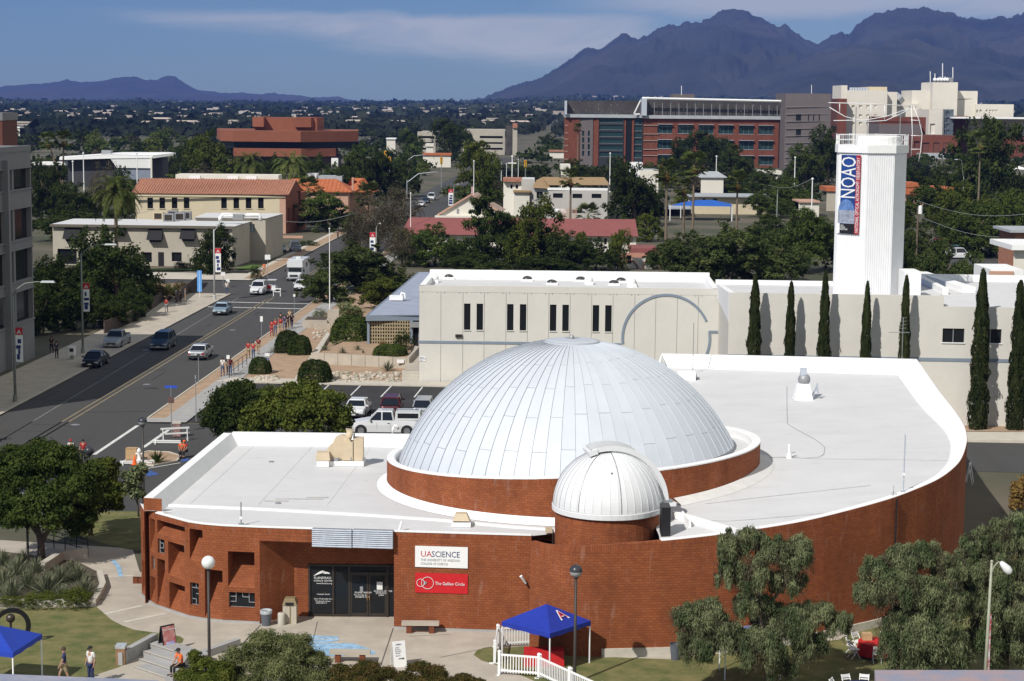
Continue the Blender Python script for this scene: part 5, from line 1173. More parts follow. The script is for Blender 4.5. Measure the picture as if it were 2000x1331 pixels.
b.box('eave',L_.x-1.2,L_.x+8,Yi-1.5,Yi-.05,L_.z-.9,L_.z-.5,CHAPEL);b.box('vent',PY(894,413,Yi).x-.2,PY(894,413,Yi).x+.2,Yi-.12,Yi-.01,Z(894,417,Yi),Z(894,408,Yi),GREYM)
# 9 white mission-style parish buildings
Yj=425;b=Bd('parish_building',(X(1090,Yj),Yj),'white and pale grey parish buildings with tan roofs')
a_,c_=(X(983,440),440),(X(1018,440),439.5);b.face(a_,c_,0,Z(1000,352,440),CHAPEL,pwin(a_,c_,[(997,1001,361,369),(1007,1012,361,369)]));b.box('roof',X(982,439),X(1020,439),438.6,448,Z(1000,355,440),Z(1000,349,440),TILE);b.box('roof',X(1002,437),X(1036,437),436.5,440,Z(1010,376,437),Z(1010,372.5,437),TANR)
b.box('wall',X(1003,437.2),X(1034,437.2),437.2,445,0,Z(1010,376,437),CHAPEL)
PG=mat('pale_grey_stucco',(.45,.43,.40),.9,.05,.3)
b.shell([(X(1018,438),438),(X(1044,438),438),(X(1044,438),448),(X(1018,438),448)],0,Z(1030,350,438),PG,WHITE_ROOF)
a_,c_=(X(1042,432),432),(X(1070,432),431.8);b.face(a_,c_,0,Z(1055,368,432),PG,pwin(a_,c_,[(1048,1060,375,388)]),mull=1)
M=MB();M.ngon([PY(1040,367,431),PY(1072,369,431),PY(1082,354,440),PY(1060,346,446),PY(1046,353,440)]);part('roof',M,TANR,b.t,world=True);M=MB();M.ngon([PY(1058,346,446),PY(1072,362,432),PY(1192,362,432),PY(1180,346.5,446)]);part('roof',M,TANR,b.t,world=True)
a_,c_=(X(1070,Yj),Yj),(X(1186,Yj),Yj-.4);b.face(a_,c_,0,Z(1120,372,Yj),PG,pwin(a_,c_,[(1080,1099,378,387),(1118,1137,379,387.5),(1155.5,1174.5,379,387.5),(1117,1136,410,417)]));b.face(c_,(c_[0]+1.0,Yj+12),0,Z(1120,362,Yj),PG)
b.box('parapet',X(1069,Yj-.2),X(1187,Yj-.2),Yj-.2,Yj+.5,Z(1120,372,Yj),Z(1120,367.5,Yj),WHITE_CAP)
b.box('low_canopy',X(1068,416),X(1104,416),414,418,Z(1085,415,416),Z(1085,409,416),WHITE_CAP)
for q_ in range(14):b.box('screen_slat',X(1092+q_*2.6,405),X(1092+q_*2.6,405)+.12,405,405.1,1.2,3.6,PINKS)
# 10 house with arches
Yk=300;b=Bd('arched_house',(X(1250,Yk),Yk),'low white stucco house with terracotta-edged arches behind the office roof')
a_,c_=(X(1205,Yk),Yk),(X(1300,Yk),Yk);b.shell([(a_[0],Yk),(c_[0],Yk),(c_[0],Yk+10),(a_[0],Yk+10)],0,Z(1250,504,Yk),CHAPEL,TILE)
for px in(1228,1272):
 M=MB();c0=PY(px,524,Yk-.1)
 for q_ in range(14):
  t0,t1=math.pi*q_/14,math.pi*(q_+1)/14;M.beam((c0.x+1.5*math.cos(t0),Yk-.1,c0.z-.3+1.6*math.sin(t0)),(c0.x+1.5*math.cos(t1),Yk-.1,c0.z-.3+1.6*math.sin(t1)),.2,.2)
 part('arch',M,TILE,b.t,world=True)
 M=MB();M.bx(c0.x-.4,c0.x+.4,Yk-.05,Yk-.01,.8,2.1);part('window',M,GLASS,b.t,world=True)
# 11 brick research building
Yl=790;b=Bd('brick_research_building',(X(1360,Yl),Yl),'large brick and glass research building with dark rooftop screens')
def LW(x0,x1,y0,y1,m,wins=(),wm=GLASS_T,k=.6,Y=Yl,**kw):
 a_,c_=(X(x0,Y,y1),Y+.003),(X(x1,Y,y1),Y-.4);zt=on_seg(a_,c_,(x0+x1)/2,y0)[1];b.face(a_,c_,0,zt,m,pwin(a_,c_,wins),k=k,wm=wm,**kw)
crL=lambda x,y:(1050+x/4.4375,170+y/4.4375)
LW(1101,1131,230,330,BRF)
LW(1131,1157,230,330,GBRICK,[(1137,1141,256+13*i,266+13*i)for i in range(4)]+[(1148,1152,256+13*i,266+13*i)for i in range(4)])
LW(1157,1168,230,330,BRF)
LW(1168,1217,230,330,mat('dark_frame',(.03,.032,.036),.4,.1,1),[(1171,1216,231.5+13.2*i,240.5+13.2*i)for i in range(6)],k=.4,sill=GREYM)
LW(1217,1221,230,330,BRF);LW(1221,1232,230,330,GLASS)
LW(1232,1237,230,330,BRF);LW(1237,1254,230,330,mat('dark_frame',(.03,.032,.036),.4,.1,1),[(1238,1253,233+13*i,243+13*i)for i in range(6)],k=.4,sill=GREYM)
wn=[]
for i,xx in enumerate((1284,1324,1364,1403,1443,1481)):
 for yy in(243.5,273.5,303):wn.append((xx,xx+29,yy+i*.45,yy+17+i*.45))
LW(1254,1519,231,335,BRF,wn,mull=2,sill=STEEL)
for w in pwin((X(1254,Yl,335),Yl),(X(1519,Yl,335),Yl-.4),wn):
 xx=X(1254,Yl,335)+w[0];M=MB();M.bx(xx,X(1254,Yl,335)+w[1],Yl-1.6,Yl-.45,w[3]+.05,w[3]+.2);part('window_shade',M,STEEL,b.t,world=True)
for yy in(245,260,272,284.5,296,311):b.box('stone_course',X(1101,Yl),X(1131,Yl),Yl-.1,Yl,Z(1115,yy+.7,Yl),Z(1115,yy-.5,Yl),mat('stone_course',(.36,.27,.22),.9,.05,1))
for yy in(245,262,275,292,304):b.box('stone_course',X(1254,Yl),X(1283,Yl),Yl-.5,Yl-.1,Z(1265,yy+.7,Yl),Z(1265,yy-.5,Yl),mat('stone_course',(.36,.27,.22),.9,.05,1))
b.box('cornice',X(1101,Yl),X(1254,Yl),Yl-1.2,Yl+20,Z(1150,230,Yl),Z(1150,224,Yl),GREYR);b.box('cornice',X(1254,Yl),X(1520,Yl),Yl-1.5,Yl+20,Z(1400,233,Yl),Z(1400,226.5,Yl),GREYR)
SCRN=mat('rooftop_screen',(.055,.048,.045),.6,.3,.15)
for x0,x1,y0,y1,n_ in((1105,1252,197,224,12),(1258,1529,195,227,22)):
 for i in range(n_):
  xa,xb=x0+(x1-x0)*i/n_,x0+(x1-x0)*(i+1)/n_;b.box('screen_panel',X(xa,Yl+2)+.06,X(xb,Yl+2)-.06,Yl+2,Yl+2.3,Z(1300,y1,Yl),Z((xa+xb)/2,y0+(0 if x0<1200 else 0),Yl),SCRN)
M=MB();M.tube([PY(1254,192,Yl-2),PY(1530,198,Yl-2)],.5,6);part('roof_truss',M,WHITE_PAINT,b.t,world=True)
for xx in range(1262,1530,16):part('truss_post',MB().tube([PY(xx,227,Yl-1),PY(xx,191+(xx-1254)*.02,Yl-1)],.14,5),GREYM,b.t,world=True)
M=MB();M.beam(PY(1238,223,Yl-3),PY(1251,196,Yl-3),.5);M.beam(PY(1238,223,Yl-3),PY(1250,223,Yl-3),.5);part('roof_truss',M,WHITE_PAINT,b.t,world=True)
M=MB();M.bx(X(1250,Yl-3),X(1260,Yl-3),Yl-3,Yl+6,Z(1255,226,Yl),Z(1255,193,Yl));part('roof_pier',M,STEEL,b.t,world=True);M=MB();M.bx(X(1101,Yl-3),X(1105,Yl-3),Yl-3,Yl+6,Z(1102,224,Yl),Z(1102,197,Yl));part('roof_pier',M,STEEL,b.t,world=True)
b.box('penthouse',X(1310,Yl+12),X(1352,Yl+12),Yl+12,Yl+26,24,Z(1330,184,Yl+12),GBRICK)
part('antenna',MB().tube([PY(1331,186,Yl+12),PY(1331,168,Yl+12)],.15,5),WHITE_PAINT,b.t,world=True)
Ym=775;a_,c_=(X(1529,Ym),Ym),(X(1617,Ym),Ym-.6);zt=Z(1570,183,Ym)
b.face(a_,c_,0,zt,GBRICK,pwin(a_,c_,[(1554.5,1564.5,223,237),(1554.5,1564.5,253,266.5),(1553.5,1564.5,282.5,296),(1578,1580,224,237),(1588,1590,224,237),(1599,1601,224,237)]));b.shell([(a_[0],Ym+.6),(c_[0],Ym+.1),(c_[0],Ym+30),(a_[0],Ym+30)],0,zt-.02,GBRICK)
for i in range(9):b.box('stone_course',a_[0],c_[0],Ym-.75,Ym-.55,Z(1570,209+14*i,Ym)-.1,Z(1570,209+14*i,Ym)+.12,mat('grey_course',(.2,.18,.175),.9,.05,1))
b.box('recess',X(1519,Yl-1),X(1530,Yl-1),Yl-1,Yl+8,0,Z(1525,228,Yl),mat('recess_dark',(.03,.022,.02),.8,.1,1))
part('antenna',MB().tube([PY(1585,184,Ym+3),PY(1585,166,Ym+3)],.12,5),WHITE_PAINT,b.t,world=True)
# white tubular canopy arcs at the corner
t=thing('tube_canopy',PY(1700,330,745)*1.0,'white tubular steel canopy arcs above the trees, right of the grey block','canopy')
def tubes(lst,r=.17):
 for pts in lst:part('steel_tube',MB().tube([PY(x,y,745)for x,y in pts],r,6),WHITE_PAINT,t,world=True,smooth=True)
tubes([[(1618,201),(1700,203),(1783,208)],[(1620,210),(1650,228),(1690,238),(1730,236),(1765,220),(1783,208)],[(1628,236),(1690,235),(1730,228),(1765,216),(1780,210)],[(1780,207),(1782,260),(1780,305)],[(1784,208),(1795,235),(1801,262),(1798,296),(1794,316)],[(1640,203),(1640,222)],[(1701,204),(1701,238)],[(1728,206),(1728,236)],[(1779,235),(1797,236)],[(1779,265),(1801,266)],[(1779,292),(1798,292)]])
# 12 hospital
Yn=1050;b=Bd('hospital_building',(X(1800,Yn),Yn),'pale stepped hospital complex with brick bands and rooftop antennas')
def HB(x0,x1,y0,Y,m,wins=(),dep=30,wm=GLASS,cham=0,**kw):
 a_,c_=(X(x0,Y),Y),(X(x1,Y),Y);zt=Z((x0+x1)/2,y0,Y);b.face(a_,c_,0,zt,m,pwin(a_,c_,wins),k=1.0,wm=wm,**kw);b.shell([(a_[0],Y+1),(c_[0],Y+.05),(c_[0],Y+dep),(a_[0],Y+dep)],0,zt-.02,m)
w1=[(x,x+6,y,y+6)for x in(1663,1677.5,1692,1706.5)for y in(206,224,239)]
HB(1637,1648,167,Yn+2,HOSP);HB(1630,1648,193,Yn-6,BRF);HB(1648,1726,177,Yn,HOSP,w1);HB(1726,1745,180,Yn+5,HOSP)
HB(1690,1725,170,Yn+15,CREAM);
for i in range(7):b.box('louvre',X(1653+i*5,Yn+8),X(1657+i*5,Yn+8),Yn+8,Yn+10,Z(1670,178,Yn),Z(1670,171,Yn),STEEL)
HB(1740,1790,203,Yn+14,HOSP,[(x,x+4,209,214)for x in(1745,1751,1757,1775,1781,1787)])
HB(1774,1822,177,Yn+20,HOSP,[(1786,1790,209,214)]);HB(1813,1826,161,Yn+22,HOSP);HB(1814,1862,161,Yn+12,HOSP);HB(1862,1901,178,Yn+20,HOSP,[(1867,1897,193,196)]);HB(1900,1972,204,Yn+16,HOSP,[(x,x+4,214.5,220)for x in(1906,1913,1925,1932,1938,1944)]);HB(1972,2080,237,Yn+25,HOSP)
HB(1712,1808,229,Yn-40,BRF,[(1722,1800,238,240)]);HB(1712,1795,243,Yn-44,GBRICK)
HB(1809,1842,214,Yn-48,HOSP,[(1816,1826,242,262)]);HB(1838,1856,214,Yn-52,mat('grey_glass_wall',(.10,.12,.14),.25,.3,.5),[(1841,1846,218+12*i,227+12*i)for i in range(4)]+[(1848,1854,218+12*i,227+12*i)for i in range(4)])
HB(1856,1885,227,Yn-35,BRF);HB(1885,2080,232,Yn-30,HOSP,[(x,x+3.2,249,257)for x in range(1965,2000,6)]+[(1970,2000,266,271)]);b.box('flat_roof',X(1856,Yn-60),X(2060,Yn-60),Yn-58,Yn-30,Z(1900,232,Yn-50),Z(1900,229,Yn-50),WHITE_CAP)
HB(1775,1866,265,Yn-90,BRF,[(1785,1796,276,289),(1801,1815,279,297),(1822,1836,279,297),(1841,1860,279,297)],wm=AWN);HB(1795,1866,300,Yn-100,GREYR)
HB(1960,2060,270,Yn-80,BRF,[(1985,2040,284,300)],wm=AWN)
M=MB();M.tube([PY(1760,189,Yn+20),PY(1752,196,Yn+20)],3.2,10);part('roof_tank',M,GREYM,b.t,world=True)
for xx,y0,y1 in((1817,140,161),(1841,124,161),(1826,144,161),(1861,132,165),(1846,150,161),(1836,150,161)):part('antenna',MB().tube([PY(xx,y1,Yn+13),PY(xx,y0,Yn+13)],.25,5),WHITE_PAINT,b.t,world=True)
for xx in(1826,1833,1839,1845,1850):part('dish',MB().ball(PY(xx,156,Yn+12),1.1,8,6),WHITE_PAINT,b.t,world=True)
b.box('antenna_frame',X(1838,Yn+12),X(1852,Yn+12),Yn+12,Yn+14,Z(1845,160,Yn),Z(1845,151,Yn),GREYM)
# 13 blue shade canopy, low beige school building, etc.
Yo=425;b=Bd('shade_canopy',(X(1370,Yo),Yo),'royal blue fabric shade canopy on white posts over a play yard','canopy')
BLC=mat('canopy_blue',(.015,.10,.42),.7,.08,1)
q1,q2,q3,q4=PY(1309,402,Yo),PY(1430,404,Yo),PY(1428,398,Yo+9),PY(1330,396,Yo+9);r1_,r2_=PY(1362,391,Yo+4),PY(1394,391,Yo+4)
M=MB();M.quad(q1,q2,r2_,r1_);M.tri(q2,q3,r2_);M.tri(q4,q1,r1_);M.quad(q3,q4,r1_,r2_);part('canopy_cloth',M,BLC,b.t,world=True)
for q_ in(q1,q2,q3,q4):part('post',MB().tube([(q_.x,q_.y,0),tuple(q_)],.12,6),WHITE_PAINT,b.t,world=True)
Yp=452;b=Bd('low_school_building',(X(1430,Yp),Yp),'low cream school building with flat pale grey roof behind the blue canopy')
a_,c_=(X(1352,Yp),Yp),(X(1500,Yp),Yp);b.face(a_,c_,0,Z(1430,385,Yp),CREAM,pwin(a_,c_,[(1392,1401,388,393),(1372,1378,388,398),(1460,1468,388,393)]));b.box('roof',X(1345,Yp),X(1505,Yp),Yp-1.5,Yp+12,Z(1430,385,Yp),Z(1430,382.5,Yp),GREYR);b.box('wall',a_[0],c_[0],Yp+.5,Yp+11,0,Z(1430,385,Yp),CREAM)
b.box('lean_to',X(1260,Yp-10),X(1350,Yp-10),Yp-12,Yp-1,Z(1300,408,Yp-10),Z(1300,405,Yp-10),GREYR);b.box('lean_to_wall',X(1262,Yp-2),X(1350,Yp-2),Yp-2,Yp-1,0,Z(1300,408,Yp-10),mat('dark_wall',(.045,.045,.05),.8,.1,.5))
Yq=560;b=Bd('white_shed',(X(1260,Yq),Yq),'plain white block building in front of the research building');b.shell([(X(1248,Yq),Yq),(X(1285,Yq),Yq),(X(1285,Yq+10),Yq+10),(X(1248,Yq+10),Yq+10)],0,Z(1265,332,Yq),CHAPEL,GREYR);b.box('window',X(1279,Yq-.1),X(1282,Yq-.1),Yq-.1,Yq,Z(1280,357,Yq),Z(1280,351,Yq),GLASS);b.box('annex',X(1230,Yq+20),X(1254,Yq+20),Yq+20,Yq+26,0,Z(1240,318,Yq+20),WHITE_CAP)
b=Bd('grey_house',(X(1390,500),500),'small house with pale grey hipped roof among trees');b.shell([(X(1368,500),500),(X(1412,500),500),(X(1412,508),508),(X(1368,508),508)],0,Z(1390,346,500),CHAPEL);hip_roof(b,X(1368,500),X(1414,500),500,508,Z(1390,346,500),Z(1390,335,504),GREYR,.6,2,2)
# right-hand houses
Yr=500;b=Bd('orange_roofed_mission',(X(1820,Yr),Yr),'low building with orange tile parapet right of the white tower');b.shell([(X(1755,Yr),Yr),(X(1862,Yr),Yr),(X(1862,Yr+12),Yr+12),(X(1755,Yr+12),Yr+12)],0,Z(1800,380,Yr),PINKS);b.box('roof',X(1755,Yr-1),X(1862,Yr-1),Yr-1,Yr+12,Z(1800,380,Yr),Z(1800,366,Yr),TILE_O);b.box('roof',X(1765,Yr-1.2),X(1792,Yr-1.2),Yr-1.2,Yr+8,Z(1780,366,Yr),Z(1780,357,Yr),TILE_O)
b=Bd('sand_tower_house',(X(1622,470),470),'narrow sand-coloured building with orange roof edge left of the white tower');b.shell([(X(1614,470),470),(X(1640,470),470),(X(1640,480),480),(X(1614,480),480)],0,Z(1625,372,470),CREAM2);b.box('roof',X(1613,469.5),X(1640,469.5),469.5,480,Z(1625,374,470),Z(1625,366,470),TILE_O)
Ys=235;b=Bd('cream_corner_house',(X(2000,Ys),Ys),'cream flat-roofed house at the right edge with a lower brick wing');b.shell([(X(1984,Ys),Ys),(X(2060,Ys),Ys),(X(2060,Ys+10),Ys+10),(X(1984,Ys+10),Ys+10)],0,Z(1990,488,Ys),CHAPEL);b.box('eave',X(1980,Ys-1),X(2060,Ys-1),Ys-1,Ys+10,Z(1990,488,Ys),Z(1990,478,Ys),WHITE_CAP);b.box('low_wing',X(1940,Ys-16),X(2005,Ys-16),Ys-16,Ys-8,0,Z(1960,527,Ys-16),WHITE_CAP);b.box('brick_face',X(1938,Ys-16.1),X(1985,Ys-16.1),Ys-16.2,Ys-16.01,0,Z(1960,530,Ys-16),PINKS);b.box('rear_roof',X(1975,Ys+40),X(2060,Ys+40),Ys+40,Ys+50,Z(2000,455,Ys+40),Z(2000,450,Ys+40),GREYR);b.box('rear_wall',X(1985,Ys+41),X(2060,Ys+41),Ys+41,Ys+50,0,Z(2000,455,Ys+40),TILE)
M=MB();M.strip([tuple(P(1895,472)[:2]),tuple(P(1985,525)[:2])],0,.2,0,2.2);solo('yard_wall',M,mat('block_wall',(.42,.38,.33),.9,.08,.6),'pale block yard wall running beside the parked cars at right','wall')
flat('yard_lot',[P(1800,470),P(1900,468),P(1960,520),P(1860,530)],.014,ASPH)
b=Bd('marquee_tent',(X(1985,800),800),'white peaked marquee roof at the right edge beyond the pine','tent');M=MB();ap=PY(1990,325,800);e0,e1=PY(1968,337,796),PY(2030,337,796);M.tri(e0,e1,ap);M.tri(e1,e1+Vector((0,10,0)),ap);M.tri(e0+Vector((0,10,0)),e0,ap);part('canopy_cloth',M,WHITE_CAP,b.t,world=True);b.box('valance',e0.x,e1.x,795.8,796,e0.z-2,e0.z,WHITE_CAP)
for i_,(px0,px1,py0,py1,Yt,mt,lb)in enumerate(((1072,1100,294,301,900,TILE,'tiny salmon-roofed house in front of the foothills, left of the research building'),(826,880,300,309,760,TILE_O,'far red-roofed shop at the end of the avenue'),(832,846,281,295,860,CHAPEL,'far white gable between the two parts of the garage'),(755,772,270,276,900,WHITE_CAP,'far low white roof among the trees right of the red office'),(20,42,248,254,1300,WHITE_CAP,'far pale flat roof at the left horizon'),(85,110,248,253,1500,WHITE_CAP,'far white shed roof above the fan palms'),(362,390,249,256,1500,WHITE_CAP,'far pale shed roof left of the red office'),(1560,1600,393,400,440,PINKS,'small salmon wall among trees left of the tower'),(1485,1524,334,352,600,CHAPEL,'small white house among trees below the grey brick block'),(1095,1112,322,346,520,CHAPEL,'small white house left of the fan palm'))):
 b=Bd('small_house',(X(px0,Yt),Yt),lb,'house');b.shell([(X(px0,Yt),Yt),(X(px1,Yt),Yt),(X(px1,Yt+9),Yt+9),(X(px0,Yt+9),Yt+9)],0,Z(px0,py0+(py1-py0)*.4,Yt),CHAPEL);b.box('roof',X(px0-1,Yt),X(px1+1,Yt),Yt-.6,Yt+10,Z(px0,py0+(py1-py0)*.4,Yt),Z(px0,py0,Yt),mt)
#  VEGETATION
def leaf_mat(name,c1,c2,trans=.25,rnd=.22):
 m=bpy.data.materials.new(name);m.use_nodes=True;t=m.node_tree;t.nodes.clear()
 out=t.nodes.new('ShaderNodeOutputMaterial');d=t.nodes.new('ShaderNodeBsdfDiffuse');tr=t.nodes.new('ShaderNodeBsdfTranslucent');mx=t.nodes.new('ShaderNodeMixShader');mx.inputs[0].default_value=trans
 tc_=t.nodes.new('ShaderNodeTexCoord');n=t.nodes.new('ShaderNodeTexNoise');n.inputs['Scale'].default_value=7;n.inputs['Detail'].default_value=5
 t.links.new(tc_.outputs['Generated'],n.inputs['Vector']);r=t.nodes.new('ShaderNodeValToRGB');r.color_ramp.elements[0].position=.38;r.color_ramp.elements[1].position=.64
 r.color_ramp.elements[0].color=(*c1,1);r.color_ramp.elements[1].color=(*c2,1);t.links.new(n.outputs['Fac'],r.inputs[0])
 oi=t.nodes.new('ShaderNodeObjectInfo');hs=t.nodes.new('ShaderNodeHueSaturation');mm=t.nodes.new('ShaderNodeMapRange');mm.inputs[3].default_value=1-rnd;mm.inputs[4].default_value=1+rnd
 t.links.new(oi.outputs['Random'],mm.inputs[0]);t.links.new(mm.outputs[0],hs.inputs['Value']);t.links.new(r.outputs[0],hs.inputs['Color'])
 t.links.new(hs.outputs[0],d.inputs[0]);t.links.new(hs.outputs[0],tr.inputs[0]);t.links.new(d.outputs[0],mx.inputs[1]);t.links.new(tr.outputs[0],mx.inputs[2]);t.links.new(mx.outputs[0],out.inputs[0])
 MATS[name]=m;return m
LEAF_D=leaf_mat('leaf_dark',(.020,.033,.010),(.062,.080,.022));LEAF_G=leaf_mat('leaf_green',(.040,.062,.016),(.10,.13,.032));LEAF_Y=leaf_mat('leaf_yellow_green',(.050,.070,.014),(.13,.145,.030))
LEAF_O=leaf_mat('leaf_olive',(.072,.098,.044),(.23,.25,.13));LEAF_B=leaf_mat('leaf_brown',(.055,.050,.032),(.11,.095,.06));LEAF_M=leaf_mat('leaf_mesquite',(.036,.055,.018),(.11,.13,.042))
LEAF_P=leaf_mat('leaf_palm',(.055,.08,.02),(.16,.175,.055));LEAF_C=leaf_mat('leaf_cypress',(.020,.030,.012),(.052,.060,.022));LEAF_S=leaf_mat('leaf_sage',(.12,.14,.085),(.26,.27,.17));LEAF_DRY=leaf_mat('leaf_dry',(.14,.09,.03),(.30,.20,.07))
LEAF_F=leaf_mat('leaf_far',(.018,.027,.020),(.045,.054,.036),rnd=.35);LEAF_R=leaf_mat('leaf_reddish',(.045,.05,.015),(.12,.085,.03))
BARK=mat('bark',(.13,.10,.075),.95,.25,6);BARK_P=mat('palm_bark',(.17,.13,.09),.95,.2,8)
def quads_mesh(name,c,n,u,L,Wd,m):
 """leaf quads: centres c, normals n, a direction u in the leaf plane, half length L, half width Wd"""
 v=np.cross(n,u);v/=np.linalg.norm(v,axis=1,keepdims=True)+1e-9;u=np.cross(v,n);u/=np.linalg.norm(u,axis=1,keepdims=True)+1e-9
 L=L[:,None];Wd=Wd[:,None]
 V=np.stack([c-u*L,c+v*Wd,c+u*L,c-v*Wd],1).reshape(-1,3);N=len(c)
 me=bpy.data.meshes.new(name);me.vertices.add(N*4);me.vertices.foreach_set('co',V.ravel());me.loops.add(N*4);me.loops.foreach_set('vertex_index',np.arange(N*4,dtype=np.int32))
 me.polygons.add(N);me.polygons.foreach_set('loop_start',np.arange(N,dtype=np.int32)*4);me.update(calc_edges=True);me.materials.append(m);return me
def crown_mesh(name,lobes,n,size,m,seed=0,droop=0.0,elong=1.6,clump=.30,nclump=None,norm=0):
 rs=np.random.RandomState(seed);w=np.array([l[3]*l[4]+l[3]*l[5]+l[4]*l[5]for l in lobes]);w=w/w.sum();C=[];Nn=[]
 for l,q in zip(lobes,w):
  k=max(6,int((nclump or 60)*q*1.0)+4);ct=np.array(l[:3]);rr=np.array(l[3:6])
  d=rs.normal(size=(k,3));d/=np.linalg.norm(d,axis=1,keepdims=True);d[:,2]=np.where(d[:,2]<-.55,-d[:,2],d[:,2])
  rad=rs.uniform(.45,.98,(k,1));cc=ct+d*rr*rad;m_=int(n*q);idx=rs.randint(0,k,m_)
  cs=clump*rs.uniform(.6,1.3,(k,1))*np.mean(rr)
  e=rs.normal(size=(m_,3));e/=np.linalg.norm(e,axis=1,keepdims=True);rad2=np.clip(rs.normal(.78,.28,(m_,1)),.1,1.6)
  p=cc[idx]+e*cs[idx]*rad2*np.array([1,1,.75]);
  if droop:hang=rs.rand(m_)**2*droop;p[:,2]-=hang
  out=(p-ct)/rr;out/=np.linalg.norm(out,axis=1,keepdims=True)+1e-6
  nn=e*.55+out*.4+rs.normal(size=(m_,3))*.6;C.append(p);Nn.append(nn)
 C=np.concatenate(C);Nn=np.concatenate(Nn);Nn/=np.linalg.norm(Nn,axis=1,keepdims=True)+1e-6;N=len(C)
 u=rs.normal(size=(N,3))
 if droop:u=u*.35+np.array([0,0,-1.0])
 s=size*rs.uniform(.6,1.4,N)
 if norm:
  r_=np.percentile(np.abs(C[:,:2]),98);C[:,:2]*=.5/r_;z9,z1_=np.percentile(C[:,2],99.3),np.percentile(C[:,2],1);C[:,2]=norm+(C[:,2]-z1_)*(1-norm)/(z9-z1_)
 return quads_mesh(name,C,Nn,u,s*elong*.5,s*.5,m)
def limb_mesh(name,segs,m,n=7):
 M=MB()
 for pts,rs_ in segs:M.tube(pts,rs_,n)
 return M.mesh(name,m,smooth=True)
def rnd_lobes(seed,k,R_=.5,z0=.35,z1=1.0,sz=.55,flat=1.0):
 r=random.Random(seed);out=[]
 for i in range(k):
  a=2*math.pi*(i+r.random()*.7)/k;d=R_*r.uniform(.30,.58);s=R_*r.uniform(.42,.62)*sz/.55;zc=z0+(z1-z0)*r.uniform(.30,.72)
  out.append((d*math.cos(a),d*math.sin(a),zc,s,s,min(s*(z1-z0)*flat,(z1-zc),(zc-z0)*1.3)))
 out.append((0,0,z1-(z1-z0)*.36,R_*.5,R_*.5,(z1-z0)*.36));return out
T={}
def template(key,crown_fn,trunk_fn):T[key]=(crown_fn,trunk_fn)
def forked(seed,h0=.4,r=.035,spread=.25):
 rr=random.Random(seed);segs=[([(0,0,0),(.01,.01,h0*.55),(0,0,h0)],[r,r*.8,r*.6])]
 for i in range(5):
  a=2*math.pi*i/5+rr.random();segs.append(([(0,0,h0*.7),(spread*.5*math.cos(a),spread*.5*math.sin(a),h0+.12),(spread*math.cos(a),spread*math.sin(a),h0+.32)],[r*.55,r*.4,r*.15]))
 return segs
trunk_t=[limb_mesh('trunk',forked(i),BARK)for i in range(3)]
straight_t=limb_mesh('trunk',[([(0,0,0),(0,0,.9)],[.03,.008])],BARK)
MIDN=12000
CR_={'round':[crown_mesh('crown',rnd_lobes(i,7,z0=.22),MIDN,.025,LEAF_G,i,nclump=150,clump=.24,norm=.06)for i in range(3)],'spread':[crown_mesh('crown',rnd_lobes(10+i,9,z0=.18,z1=1.0,flat=.9),MIDN+1200,.022,LEAF_M,10+i,elong=2.2,nclump=230,clump=.20,norm=.05)for i in range(3)],'pine':[crown_mesh('crown',[(.18*math.cos(a*2.4)*(1.1-a/11),.18*math.sin(a*2.4)*(1.1-a/11),.18+.80*a/10,.30*(1.12-a/13),.30*(1.12-a/13),.085)for a in range(11)],MIDN+1600,.019,LEAF_D,20+i,elong=2.4,nclump=220,clump=.26,norm=.08)for i in range(2)],'tall':[crown_mesh('crown',rnd_lobes(30+i,5,R_=.5,z0=.12,z1=1.0)+[(0,0,.45,.36,.36,.3)],MIDN,.024,LEAF_D,30+i,elong=1.8,nclump=150,clump=.24,norm=.06)for i in range(2)],'far':[crown_mesh('crown',rnd_lobes(40+i,5,z0=.05),1500,.055,LEAF_F,40+i,nclump=70,norm=.02)for i in range(4)],'bush':[crown_mesh('crown',[(0,0,.5,.42,.42,.46),(.15,.1,.45,.32,.32,.4),(-.18,-.05,.42,.32,.3,.38)],6200,.026,LEAF_D,50+i,nclump=260,clump=.16,norm=.01)for i in range(2)],'airy':[crown_mesh('crown',rnd_lobes(60+i,7,z0=.2),5200,.015,LEAF_B,60+i,elong=2.8,nclump=140,clump=.34,norm=.08)for i in range(2)],}
def dome_crown(seed):
 rs=np.random.RandomState(seed);n=7500;d=rs.normal(size=(n,3));d[:,2]=np.abs(d[:,2]);d/=np.linalg.norm(d,axis=1,keepdims=True);p=np.sign(d)*np.abs(d)**.8;p/=(np.abs(p)**2.5).sum(1,keepdims=True)**.4
 k=1+.05*np.sin(p[:,:1]*7+seed)*np.cos(p[:,1:2]*8)+rs.normal(0,.025,(n,1));c=p*k*np.array([.5,.5,.97]);nn=d+rs.normal(0,.5,(n,3));nn/=np.linalg.norm(nn,axis=1,keepdims=True)
 return quads_mesh('crown',c,nn,rs.normal(size=(n,3)),np.full(n,.028)*rs.uniform(.6,1.5,n),np.full(n,.02)*rs.uniform(.6,1.5,n),LEAF_D)
CR_['dome']=[dome_crown(i)for i in range(2)]
